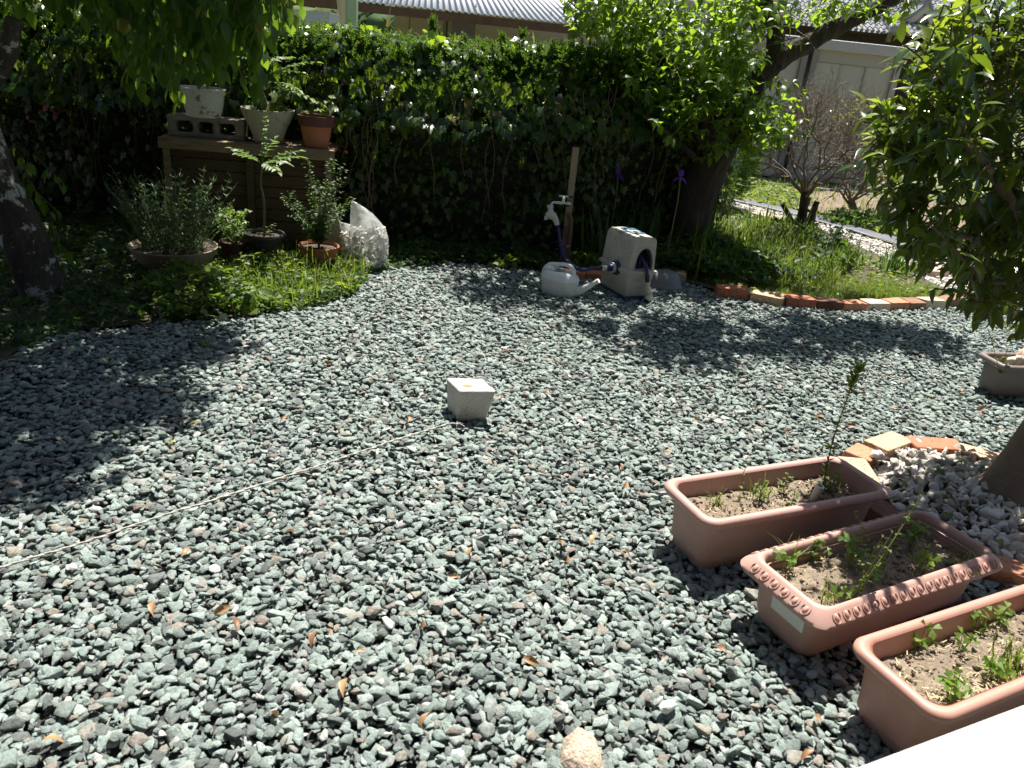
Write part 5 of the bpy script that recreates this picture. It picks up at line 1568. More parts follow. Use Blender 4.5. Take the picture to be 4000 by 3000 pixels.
# ================================================================== PLANT SHELF AND POTS
S0, S1 = yp(345, 300, 4.66), yp(722, 328, 4.84)
S_rz = math.atan2(S1.y - S0.y, S1.x - S0.x); S_len = math.hypot(S1.x - S0.x, S1.y - S0.y); S_top = (S0.z + S1.z)/2 + .010
def shelf():
    t = thing('plant_shelf', 'weathered wooden plant shelf with dark plank front in the shade', 'shelf', (S0.x, S0.y, 0), S_rz)
    L0 = S_len; D = .34; zt = S_top
    MB().box(-.008, -.018, zt - .062, L0, .012, zt).build('front_beam', M['wood'], t, bevel=.003)
    MB().box(-.004, D, zt - .062, L0, D + .03, zt).build('rear_beam', M['wood'], t, bevel=.003)
    for k in range(4):
        y0 = .014 + k*(D - .014)/4
        MB().box(-.002 - .006*(k % 2), y0 + .002, zt - .018, L0 + .004*(k % 3), y0 + (D - .014)/4 - .003, zt - .001).build('top_board', M['wood'], t, bevel=.002)
    for x in (.012, L0 - .055):
        for y in (-.006, D - .03):
            MB().box(x, y, -.05, x + .036, y + .032, zt - .063).build('leg', M['wood'], t, bevel=.003)
    for x, y in ((.02, -.022), (.10, -.022), (L0 - .03, -.022)):
        b = MB().lathe([(.005, 0), (.005, .003), (0, .004)], 8).build('screw', M['steel'], t); b.location = (x + .01, y + .004, zt - .03); b.rotation_euler = (PI/2, 0, 0)
    # plank front, two bays
    xm = L0*.50
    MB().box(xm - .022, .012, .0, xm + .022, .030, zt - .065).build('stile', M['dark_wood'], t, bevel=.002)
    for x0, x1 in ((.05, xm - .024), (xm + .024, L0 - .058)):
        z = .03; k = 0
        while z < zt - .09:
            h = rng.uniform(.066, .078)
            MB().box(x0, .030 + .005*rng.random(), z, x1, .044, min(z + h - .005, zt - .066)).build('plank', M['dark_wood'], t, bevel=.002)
            z += h
    return t
shelf()
Sd = Vector((math.cos(S_rz), math.sin(S_rz), 0)); Sn = Vector((-math.sin(S_rz), math.cos(S_rz), 0))
def on_shelf(px, depth, z=None):
    # point on the shelf top at a depth behind its front edge, below reference column px
    best = None
    for k in range(400):
        q = S0 + Sd*(S_len*k/399) + Sn*depth; q.z = S_top if z is None else z
        v = q - CAM; f = 3004*2212/4000
        x = 1106 + f*v.dot(RIGHT)/v.dot(_F)
        if best is None or abs(x - px) < best[0]: best = (abs(x - px), q)
    return best[1]
def hollow_block():
    p = on_shelf(446, .10); t = thing('hollow_block', 'grey hollow concrete block with three holes lying on the plant shelf', 'block', p, S_rz + .02)
    L0, W, Hh = .44, .17, .118
    mb = MB()
    mb.box(-L0/2, 0, 0, L0/2, W, .026); mb.box(-L0/2, 0, Hh - .026, L0/2, W, Hh)
    for x0, x1 in ((-L0/2 + .001, -L0/2 + .052), (-.075, -.045), (.045, .075), (L0/2 - .052, L0/2 - .001)):
        mb.box(x0, .0012, .0258, x1, W - .0012, Hh - .0258)
    mb.build('body', M['cinder'], t, bevel=.004)
    # rounded corners inside the holes
    mc = MB()
    for xa, xb in ((-L0/2 + .052, -.075), (-.045, .045), (.075, L0/2 - .052)):
        for x, sx in ((xa, 1), (xb, -1)):
            for z, sz in ((.026, 1), (Hh - .026, -1)):
                r = .016
                pts = [Vector((x, 0, z))] + [Vector((x + sx*r*(1 - math.sin(w)), 0, z + sz*r*(1 - math.cos(w)))) for w in (0, PI/6, PI/3, PI/2)]
                mc.loft([[q + Vector((0, .002, 0)) for q in pts], [q + Vector((0, W - .002, 0)) for q in pts]])
    mc.build('hole_fillets', M['cinder'], t)
    return p
hb = hollow_block()
def pot(name, label, p, prof, mat, cat='pot', rim=None, rim_mat=None, n=32, soil_r=.1, soil_z=.1, sx=1, sy=1, rz=0, soil_mat='bed_soil'):
    t = thing(name, label, cat, p, rz)
    MB().lathe(prof, n, (0, 0, 0), True, False, sx, sy).build('body', mat, t, smooth=45)
    if rim: MB().lathe(rim, n, (0, 0, 0), False, False, sx, sy).build('rim', rim_mat or mat, t, smooth=45)
    V, F = [(0, 0, soil_z + .004)], []
    for j in range(1, 5):
        for k in range(20):
            r = soil_r*j/4; a = 2*PI*k/20
            V.append((r*sx*math.cos(a), r*sy*math.sin(a), soil_z + rng.uniform(-.004, .006)))
    for k in range(20):
        F.append((0, 1 + k, 1 + (k+1) % 20))
        for j in range(3):
            a = 1 + j*20 + k; b = 1 + j*20 + (k+1) % 20
            F.append((a, a + 20, b + 20, b))
    MB().add(V, F).build('soil', M[soil_mat], t, smooth=60)
    return t
q = on_shelf(444, .12); q.z = S_top + .118
pot('plant_pot', 'stained white plastic pot standing on the hollow block', q, [(.075, 0), (.095, .006), (.108, .05), (.117, .10), (.121, .135), (.128, .155), (.135, .167), (.132, .169), (.122, .153), (.114, .12), (.112, .10)], M['white_plastic'], soil_r=.114, soil_z=.125)
q2 = on_shelf(580, .15)
pot('plant_pot', 'wide cream conical pot on the shelf between the block and the clay pot', q2, [(.082, 0), (.088, .004), (.092, .03), (.112, .085), (.140, .14), (.158, .185), (.161, .196), (.156, .197), (.150, .182), (.13, .14)], M['cream_plastic'], soil_r=.148, soil_z=.172)
q3 = on_shelf(683, .10)
pot('plant_pot', 'terracotta clay pot with dark stained rim at the right end of the shelf', q3, [(.068, 0), (.072, .004), (.096, .13)], M['terracotta_clay'], rim=[(.094, .126), (.105, .128), (.111, .182), (.108, .187), (.097, .186), (.090, .13)], rim_mat=M['stained_clay'], soil_r=.096, soil_z=.160)

def pinnate(mb_leaf, mb_stem, base, d, L0, pairs, size, up=Vector((0, 0, 1)), droop=.5):
    """One compound leaf: stalk with paired leaflets and an end leaflet."""
    d = Vector(d).normalized()
    pts, ds = [Vector(base)], []
    for k in range(pairs + 2):
        u = k/(pairs + 1)
        dd = (d + Vector((0, 0, -droop*u*1.1))).normalized(); ds.append(dd)
        pts.append(pts[-1] + dd*(L0/(pairs + 2)))
    mb_stem.tube(pts, [.0022 - .0014*i/(len(pts)-1) for i in range(len(pts))], 4, False)
    V0, F0 = LEAF_SMALL
    def put(p, f, sz):
        f = f.normalized(); z = (up + Vector(rng.normal(0, .18, 3))); z = (z - f*z.dot(f)).normalized(); x = f.cross(z)
        mb_leaf.add([p + x*(v[0]*sz) + f*(v[1]*sz) + z*(v[2]*sz) for v in V0], F0)
    for k in range(1, pairs + 1):
        p, dd = pts[k + 1], ds[k]
        s = dd.cross(up).normalized()
        sz = size*(.65 + .55*math.sin(PI*(k + .6)/(pairs + 1.6)))
        for sg in (1, -1):
            put(p + Vector(rng.normal(0, .001, 3)), s*sg*.95 + dd*.5 + Vector((0, 0, -.15)) + Vector(rng.normal(0, .08, 3)), sz*rng.uniform(.9, 1.1))
    put(pts[-1], ds[-1], size)
def sapling(name, label, root, stem, fronds, stem_r=.006, size=.04, mat='pinnate', stem_mat='smooth_bark'):
    t = thing(name, label, 'sapling', root)
    mb = MB(); limb(mb, [Vector(p) - root for p in stem], stem_r, stem_r*.5, 7, .05)
    mb.build('stem', M[stem_mat], t, smooth=70)
    for base, tip, pairs in fronds:
        lf, st = MB(), MB()
        b, e = Vector(base) - root, Vector(tip) - root
        d = e - b
        pinnate(lf, st, b, d + Vector((0, 0, d.length*.25)), d.length*1.06, pairs, size)
        o = lf.build('compound_leaf', M[mat], t, smooth=80)
        st.build('leaf_stalk', M['green_twig'], o)
    return t
# sapling in the wide cream pot
y = q2.y + .02
Pw = lambda px, py, dy=0: yp(px, py, y + dy)
r_ = Vector((q2.x + .01, q2.y, S_top + .165))
sapling('sapling', 'sunlit sapling with feathery leaves in the cream pot on the shelf', r_, [r_, Pw(573, 215), Pw(566, 190), Pw(568, 150), Pw(563, 100)],
    [(Pw(566, 188), Pw(690, 222), 8), (Pw(567, 172), Pw(676, 128), 8), (Pw(567, 165), Pw(645, 152), 7), (Pw(567, 150), Pw(624, 118, -.12), 7), (Pw(567, 140), Pw(520, 120, -.1), 6), (Pw(565, 115), Pw(585, 40), 6), (Pw(565, 120), Pw(545, 60, .1), 6), (Pw(566, 180), Pw(640, 190, -.15), 7), (Pw(566, 110), Pw(620, 70, .1), 6)], .007, .046)
leafy_stem(0, 0, [(.02, 0, .10), (-.03, .02, .07), (.05, 0, .06)], 'small ivy seedlings at the rim of the cream pot', None, 0, .04, 6, mat='weed', proto=LEAF_IVY).location = q2 + Vector((.085, -.02, .165))
for ch in [o for o in bpy.data.objects if o.parent and o.parent.get('label') == 'small ivy seedlings at the rim of the cream pot' and o.name.startswith('leaf')]:
    pass
def strawberry():
    p = q3 + Vector((.01, 0, .155)); t = thing('strawberry_plant', 'strawberry seedling in the clay pot with dark stained rim', 'plant', p)
    mb = MB(); pos, fwd, nrm, sz = [], [], [], []
    for tip in ((.06, -.01, .12), (.075, .01, .15), (-.01, .0, .11), (.02, -.03, .07), (-.05, -.02, .05), (.05, -.04, .05), (.09, 0, .09)):
        tip = Vector(tip); mb.tube([(0, 0, -.005), tip*.5 + Vector((0, 0, .03)), tip], .0016, 4, False)
        for a in (-70, 0, 70):
            h = math.atan2(tip.y - .01, tip.x) + rad(a)
            pos.append(p + tip); fwd.append((math.cos(h), math.sin(h), -.05)); nrm.append((rng.normal(0, .3), rng.normal(0, .3) - .2, 1)); sz.append(rng.uniform(.035, .05))
    mb.build('stems', M['green_twig'], t)
    V, F = LEAF_OVATE; V = V*np.array((1.35, 1, 1))
    place_leaves(t, (V, F), M['weed'], pos, fwd, nrm, sz, nparts=21)
strawberry()

# pots on the ground
def gpot(px, py): 
    p = gp(px, py, .02); return p
b1 = gpot(362, 592)
pot('bowl_planter', 'large shallow beige bowl planter under a rosemary bush in the shade', b1 + Vector((0, .10, 0)), [(.13, 0), (.145, .005), (.185, .05), (.215, .10), (.228, .135), (.222, .137), (.21, .11)], M['beige_pot'], 'planter', soil_r=.212, soil_z=.118)
b2_ = gpot(566, 572)
pot('plant_pot', 'dark grey plastic pot holding the thin tall sapling', b2_ + Vector((0, .06, 0)), [(.078, 0), (.082, .005), (.100, .155)], M['dark_plastic'], rim=[(.099, .150), (.112, .152), (.117, .160), (.117, .172), (.113, .178), (.104, .178), (.100, .160)], soil_r=.102, soil_z=.155)
b3 = gpot(683, 584)
pot('plant_pot', 'round terracotta plastic pot in the weeds before the plastic bags', b3 + Vector((0, .06, 0)), [(.065, 0), (.07, .004), (.10, .08), (.104, .095)], M['terracotta_clay'], rim=[(.103, .092), (.108, .094), (.114, .125), (.117, .130), (.117, .136), (.111, .138), (.106, .125)], rim_mat=M['brick_red'], soil_r=.106, soil_z=.118)
b4 = gpot(490, 575)
pot('plant_pot', 'small dark brown pot of clover between the bowl and the dark grey pot', b4 + Vector((0, .12, 0)), [(.055, 0), (.075, .10), (.08, .12), (.074, .12), (.07, .10)], M['stained_clay'], soil_r=.068, soil_z=.10)
# sapling in the dark pot
root = Vector((b2_.x, b2_.y + .06, .175)); y = root.y
Pd = lambda px, py, dy=0: yp(px, py, y + dy)
sapling('sapling', 'thin tall sapling with a whorl of feathery leaves in the dark grey pot', root, [root, Pd(570, 440), Pd(564, 400), Pd(566, 358)],
    [(Pd(566, 358), Pd(645, 335), 8), (Pd(566, 356), Pd(640, 322, .1), 8), (Pd(566, 356), Pd(506, 318), 8), (Pd(566, 356), Pd(520, 330, -.12), 7), (Pd(566, 354), Pd(574, 250), 9), (Pd(566, 358), Pd(600, 368, -.18), 6), (Pd(566, 356), Pd(620, 350, -.1), 7), (Pd(566, 354), Pd(590, 300, .1), 6)], .0085, .045, stem_mat='smooth_bark')
leafy_stem(575, 500, [(.03, -.03, .04), (.05, .0, .05)], 'small pale seedling at the rim of the dark grey pot', None, .19, .04, 6, mat='weed')
# clover in the small brown pot
def pot_clover():
    p = b4 + Vector((0, .12, .10)); t = thing('clover_clump', 'shaded clover overflowing the small dark brown pot', 'clover', p)
    n = 90; pos, mb = [], MB()
    for k in range(n):
        a = rng.uniform(0, 6.28); r = .10*math.sqrt(rng.random()); tip = Vector((r*math.cos(a), r*math.sin(a), rng.uniform(.05, .20)))
        mb.tube([tip*.2, tip], .001, 3, False); pos.append(p + tip)
    mb.build('stems', M['green_twig'], t)['kind'] = 'stuff'
    place_leaves(t, CLOVER, M['clover'], pos, rng.normal(size=(n, 3)), rng.normal(0, .35, (n, 3)) + (0, -.3, 1), rng.uniform(.018, .028, n))
pot_clover()
# rosemary like bush in the bowl
def rosemary():
    p = b1 + Vector((0, .10, .11)); t = thing('rosemary_bush', 'dark needle leaved bush growing from the beige bowl', 'bush', p)
    mb = MB(); acc = ([], [], [], [])
    for k in range(150):
        a = rng.uniform(0, 6.28); r0 = .16*math.sqrt(rng.random()); root = Vector((r0*math.cos(a), r0*math.sin(a), 0))
        h = rng.uniform(.16, .42); lean = rng.uniform(.1, .55)
        tip = root + Vector((math.cos(a)*h*lean*1.1 + rng.normal(0, .05), math.sin(a)*h*lean + rng.normal(0, .04), h))
        line = limb(mb, [root, root.lerp(tip, .5) + Vector((0, 0, .02)), tip], .002, .001, 3, 0)
        m_ = int(h*110)
        for j in range(m_):
            u = (j + 1)/m_; q = line[min(int(u*(len(line)-1)), len(line)-1)]; b = j*2.4
            acc[0].append(p + q + Vector(rng.normal(0, .002, 3))); acc[1].append((math.cos(b), math.sin(b), .7)); acc[2].append(rng.normal(size=3)); acc[3].append(rng.uniform(.022, .042))
    mb.build('stems', M['green_twig'], t)['kind'] = 'stuff'
    place_leaves(t, clean(ovate(.16, droop=.15, fold=.2)), M['needle'], acc[0], acc[1], acc[2], acc[3], stuff='needles')
rosemary()
# fine leaved shrub in the terracotta pot
def pepper_shrub():
    p = b3 + Vector((0, .06, .118)); y = p.y
    t = thing('small_shrub', 'upright fine leaved shrub in the round terracotta pot', 'shrub', p)
    P_ = lambda px, py, dy=0: yp(px, py, y + dy) - p
    mb = MB(); acc = ([], [], [], [])
    tips = [(664, 340, 0), (716, 345, .05), (742, 360, -.03), (690, 400, -.1), (628, 415, .0), (612, 425, .08), (760, 430, .0), (735, 445, .08), (650, 445, -.1), (705, 420, .1), (672, 380, .08), (725, 395, -.08), (640, 460, .05), (692, 470, -.06), (720, 350, 0)]
    for px, py, dy in tips:
        tip = P_(px, py, dy); st = Vector((tip.x*.25, tip.y*.25, tip.z*.35))
        line = limb(mb, [Vector((0, 0, -.01)), Vector((tip.x*.12, tip.y*.2, tip.z*.25)), Vector((tip.x*.6, tip.y*.6, tip.z*.62)), tip], .0045, .0012, 5, .05, 6)
        for j in range(44):
            u = .28 + .72*j/43; q = line[min(int(u*(len(line)-1)), len(line)-1)]; b = j*2.4 + rng.uniform(-.5, .5)
            qq = q + Vector((math.cos(b)*.02*rng.random(), math.sin(b)*.02*rng.random(), rng.normal(0, .006)))
            for s_ in range(3):
                acc[0].append(p + qq + Vector(rng.normal(0, .008, 3))); acc[1].append((math.cos(b) + rng.normal(0, .5), math.sin(b) + rng.normal(0, .5), rng.normal(.1, .3))); acc[2].append((rng.normal(0, .4), rng.normal(0, .4) - .2, 1)); acc[3].append(rng.uniform(.012, .026))
    mb.build('stems', M['smooth_bark'], t, smooth=60)
    place_leaves(t, LEAF_SMALL, M['dark_weed'], acc[0], acc[1], acc[2], acc[3])
pepper_shrub()

# ---- clear plastic bags filled with white stones
def plastic_mat():
    m, nt, N, L, out = new_mat('clear_plastic_bag')
    tr = N.new('ShaderNodeBsdfTransparent'); tr.inputs[0].default_value = (.93, .95, .95, 1)
    b = N.new('ShaderNodeBsdfPrincipled'); b.inputs['Base Color'].default_value = (.75, .76, .75, 1); b.inputs['Roughness'].default_value = .22
    tl = N.new('ShaderNodeBsdfTranslucent'); tl.inputs['Color'].default_value = (.82, .83, .82, 1)
    m1 = N.new('ShaderNodeMixShader'); m1.inputs[0].default_value = .5
    L.new(b.outputs[0], m1.inputs[1]); L.new(tl.outputs[0], m1.inputs[2])
    tc = N.new('ShaderNodeTexCoord'); n = N.new('ShaderNodeTexNoise'); n.inputs['Scale'].default_value = 14; n.inputs['Detail'].default_value = 5
    L.new(tc.outputs['Object'], n.inputs['Vector'])
    mr = N.new('ShaderNodeMapRange'); mr.inputs['From Min'].default_value = .35; mr.inputs['From Max'].default_value = .7; mr.inputs['To Min'].default_value = .15; mr.inputs['To Max'].default_value = .70
    L.new(n.outputs['Fac'], mr.inputs['Value'])
    bp = N.new('ShaderNodeBump'); bp.inputs['Strength'].default_value = .8; bp.inputs['Distance'].default_value = .01
    n2 = N.new('ShaderNodeTexNoise'); n2.inputs['Scale'].default_value = 30; n2.inputs['Detail'].default_value = 3
    L.new(tc.outputs['Object'], n2.inputs['Vector']); L.new(n2.outputs['Fac'], bp.inputs['Height']); L.new(bp.outputs[0], b.inputs['Normal'])
    m2 = N.new('ShaderNodeMixShader'); L.new(mr.outputs[0], m2.inputs[0]); L.new(tr.outputs[0], m2.inputs[1]); L.new(m1.outputs[0], m2.inputs[2])
    L.new(m2.outputs[0], out.inputs['Surface'])
    return m
M['bag'] = plastic_mat()
def stone_bag(label, p, axis, L0, W, D, fill, seed):
    """Sack whose spine runs along axis from the base point."""
    t = thing('plastic_bag', label, 'bag', p)
    ax = Vector(axis).normalized(); side = Vector((ax.z, 0, -ax.x)).normalized(); fr = ax.cross(side)
    prof = [(0, .60), (.03, .82), (.10, .96), (.25, 1.02), (.42, 1.0), (.56, .93), (.68, .80), (.79, .60), (.88, .40), (.95, .20), (1.0, .06)]
    rings, n = [], 26
    for u, w in prof:
        ring = []
        for k in range(n):
            a = 2*PI*k/n
            wr = 1 + .10*noise.noise(Vector((math.cos(a)*1.6 + seed, math.sin(a)*1.6, u*5))) + (.10*math.sin(a*7 + seed)*max(0, u - .5))
            dd = D*(1 if u < .55 else 1 - .6*(u - .55)/.45)
            ring.append(ax*(u*L0) + side*(math.cos(a)*W/2*w*wr) + fr*(math.sin(a)*dd/2*w*wr) + side*(W*(.16*math.sin(u*2.6) - .22*u**3)))
        rings.append(ring)
    MB().loft(rings).build('film', M['bag'], t, smooth=70)
    # stones inside
    m_ = 150; pos = []
    while len(pos) < m_:
        u = rng.random()*fill; a = rng.uniform(0, 6.28); w = np.interp(u, [q[0] for q in prof], [q[1] for q in prof]); r = math.sqrt(rng.uniform(.5, 1))*.93
        pos.append(ax*(u*L0 + .02) + side*(math.cos(a)*W/2*w*r) + fr*(math.sin(a)*D/2*w*r) + side*(W*(.16*math.sin(u*2.6) - .22*u**3)))
    V, F = stone_proto(10, .5, 70 + seed)
    R, P_ = mats(np.array([q[:] for q in pos]), rng.normal(size=(m_, 3)), rng.normal(size=(m_, 3)), rng.uniform(.035, .065, m_))
    VV, FF = join((V, F), R, P_)
    link('stones', np_mesh('stones', VV, FF), M['white_chips'], t)['kind'] = 'stuff'
    return t, ax, side, fr
g1 = gp(812, 586)
t_, ax, side, fr = stone_bag('taller clear plastic bag of white stones with a twisted pointed top', Vector((g1.x - .035, g1.y + .02, .0)), (-.24, .06, 1), .42, .225, .17, .52, 1)
MB().box(-.012, -.001, -.012, .012, .001, .012).build('tag', M['label'], t_).location = ax*.07 + fr*(-.082) + side*.05
g2 = gp(765, 582)
stone_bag('lower slumped plastic bag of white stones behind the terracotta pot', Vector((g2.x, g2.y + .12, .0)), (-.42, .10, 1), .28, .21, .15, .68, 4)
def slab():
    a = yp(735, 540, 4.62)
    o = MB().box(-.055, -.012, 0, .055, .012, .34).build('plank_offcut', M['cinder'], bevel=.003)
    o.location = (a.x, a.y, .02); o.rotation_euler = (-.12, -.28, .1)
    tag(o, 'pale grey offcut board leaning behind the plastic bags', 'board')
slab()

# ================================================================== HOSE REEL, TAP, WATERING CAN, DOME
A_, B_, C_ = gp(1286.6, 619.6), gp(1346.5, 651.6), gp(1397, 649)
def hose_reel():
    rz = math.atan2(C_.y - B_.y, C_.x - B_.x)
    t = thing('hose_reel', 'speckled grey covered hose reel box with arched opening and navy hose', 'hose reel', (B_.x, B_.y, 0), rz)
    W = (C_ - B_).length + .012; D = (A_ - B_).length*.98
    zc = .178; zt = .385
    # base
    MB().loft([[Vector((x, y, z)) for x, y in ((-.005, -.004), (W + .005, -.004), (W + .005, D + .004), (-.005, D + .004))] for z in (.0, .03)]).build('base', M['navy'], t, bevel=.006)
    # lower tub, widening upward
    def rrect(x0, y0, x1, y1, r, z): return [Vector((v.x + (x0+x1)/2, v.y + (y0+y1)/2, z)) for v in rounded_rect(x1-x0, y1-y0, r, 0, 4)]
    MB().loft([rrect(.006, .006, W - .006, D - .006, .014, .031), rrect(-.004, -.004, W + .004, D + .004, .014, zc - .012)]).build('tub', M['reel'], t, smooth=45)
    MB().loft([rrect(-.006, -.006, W + .006, D + .006, .016, zc - .014), rrect(-.020, -.020, W + .020, D + .020, .02, zc - .008), rrect(-.020, -.020, W + .020, D + .020, .02, zc + .006), rrect(-.004, -.004, W + .004, D + .004, .016, zc + .014)]).build('collar', M['reel'], t, smooth=45)
    # cover: narrowing hood with rounded shoulders; front has an arched mouth
    def hood(inset, zt_, dz):
        r = .035; P_ = []
        x0, x1 = inset, W - inset; zb = zc + .012
        tx = .012
        P_.append((x0, zb))
        for k in range(6):
            a = PI - PI/2*k/5; P_.append((x0 + tx + r + r*math.cos(a), zt_ - r + r*math.sin(a)))
        for k in range(6):
            a = PI/2 - PI/2*k/5; P_.append((x1 - tx - r + r*math.cos(a), zt_ - r + r*math.sin(a)))
        P_.append((x1, zb))
        return P_
    hp = hood(-.002, zt, 0); hp2 = hood(.006, zt - .012, 0)
    # side/top shell along y
    mb = MB()
    n = len(hp); ys = [(.0, 1), (.012, 1), (D - .02, 1), (D, .99)]
    V = []
    for yv, sc in ys:
        lift = -.004 if yv > D - .01 else 0
        V += [Vector((x, yv, z + lift)) for x, z in hp]
    F = []
    for i in range(len(ys) - 1):
        for j in range(n - 1):
            a = i*n + j; F.append((a, a + n, a + n + 1, a + 1))
    mb.add(V, F)
    # back wall
    k0 = (len(ys) - 1)*n
    mb.f.append(tuple(k0 + j for j in range(n)))
    # front wall with arch: walk hood outline, then arch back
    ac, ar = W*.56, W*.36; zb = zc + .012; ah = .135
    arch = []
    for k in range(13):
        a = PI*k/12
        arch.append((ac + ar*math.cos(a), zb + (ah)*math.sin(a)**.8 if 0 < k < 12 else zb))
    out = [Vector((x, 0, z)) for x, z in hp] + [Vector((x, 0, z)) for x, z in arch]
    inn = [Vector((x, .014, z)) for x, z in arch]
    k1 = len(mb.v)
    mb.v += [tuple(v) for v in out + inn]
    mb.f.append(tuple(range(k1 + len(out) - 1, k1 - 1, -1)))
    for j in range(len(arch) - 1):
        a = k1 + n + j; b = k1 + len(out) + j
        mb.f.append((a, a + 1, b + 1, b))
    o = mb.build('cover', M['reel'], t, smooth=40)
    # arch edge lip
    MB().tube([Vector((x, -.002, z)) for x, z in arch], .003, 5).build('mouth_lip', M['reel'], t, smooth=70)
    # drum with coiled hose inside
    mb = MB()
    for ring in range(5):
        x = ac - ar*.85 + ring*ar*.42
        for rr_, off in ((.072, 0), (.056, .01)):
            mb.tube([Vector((x + off*.3, .115 + rr_*math.cos(a), zc + .035 + rr_*math.sin(a))) for a in np.linspace(0, 2*PI, 26)], .0105, 7)
    mb.build('hose_coil', M['hose'], t, smooth=70)
    MB().box(.012, .19, zc - .02, W - .012, .20, zt - .03).build('inner_back', M['black_plastic'], t)
    MB().box(.008, .012, zc - .02, W - .008, .20, zc - .012).build('inner_floor', M['black_plastic'], t)
    # outlet hose over the collar and nozzle hanging in front
    mb = MB(); x = ac - ar*.05
    hose = limb(mb, [Vector((x - .01, .06, zc + .10)), Vector((x, .02, zc + .075)), Vector((x + .012, -.022, zc + .03)), Vector((x + .02, -.034, zc - .02))], .0105, .0105, 9, 0, 5)
    mb.build('hose', M['hose'], t, smooth=70)
    e = hose[-1]; d = Vector((.20, -.02, -1)).normalized()
    MB().tube([e + d*-.012, e + d*.03], .0135, 10).build('hose_joint', M['black_plastic'], t, smooth=50)
    nz = MB(); p0 = e + d*.03; p1 = p0 + d*.062; p2 = p1 + Vector((.018, -.006, -.014)); p3 = p2 + Vector((-.024, -.012, -.028))
    nz.tube([p0, p0 + d*.01, p1, p2], [.0125, .0155, .0165, .018], 12); nz.tube([p2 + Vector((.003, 0, .004)), p2, p3, p3 + Vector((-.004, -.002, -.006))], [.019, .0205, .020, .017], 12)
    nz.build('spray_nozzle', M['cream_nozzle'], t, smooth=50)
    MB().tube([p3, p3 + Vector((-.007, -.003, -.012))], [.018, .0175], 12).build('nozzle_face', M['black_plastic'], t, smooth=50)
    # inlet on the left side: flange, connector
    yc, zi = D*.40, zc - .002
    MB().tube([(-.004, yc, zi), (-.026, yc, zi)], [.044, .040], 20).build('inlet_flange', M['navy'], t, smooth=50)
    MB().tube([(-.027, yc, zi), (-.040, yc, zi)], .031, 18).build('inlet_ring', M['fitting'], t, smooth=50)
    MB().tube([(-.041, yc, zi), (-.078, yc + .002, zi)], [.023, .020], 14).build('inlet_connector', M['navy'], t, smooth=50)
    MB().tube([(-.079, yc + .002, zi), (-.108, yc + .003, zi)], [.0175, .0165], 14).build('inlet_collar', M['fitting'], t, smooth=50)
    # crank stub at the right, handle plate on top
    MB().tube([(W + .004, D*.62, zc + .05), (W + .085, D*.62, zc + .053)], [.021, .017], 12).build('crank', M['blue_label'], t, smooth=50)
    MB().loft([rrect(W*.30, D*.28, W*.86, D*.86, .03, zt + .0005), rrect(W*.31, D*.29, W*.85, D*.85, .03, zt + .004)]).build('top_plate', M['blue_label'], t, smooth=40)
    MB().loft([rrect(W*.36, D*.40, W*.80, D*.66, .02, zt + .0045), rrect(W*.37, D*.41, W*.79, D*.65, .02, zt + .0065)]).build('plate_emblem', M['fitting'], t, smooth=40)
    # ridged grip along the left shoulder
    mg = MB()
    for k in range(26):
        yv = .03 + k*(D - .06)/25
        mg.box(.016, yv, zt - .012, .034, yv + .004, zt + .0015)
    mg.build('ridges', M['reel'], t)
    Mx = Matrix.Translation((B_.x, B_.y, 0)) @ Matrix.Rotation(rz, 4, 'Z')
    return Mx @ Vector((-.108, yc + .003, zi)), Mx.to_3x3() @ Vector((-1, 0, 0))
inlet, inlet_d = hose_reel()
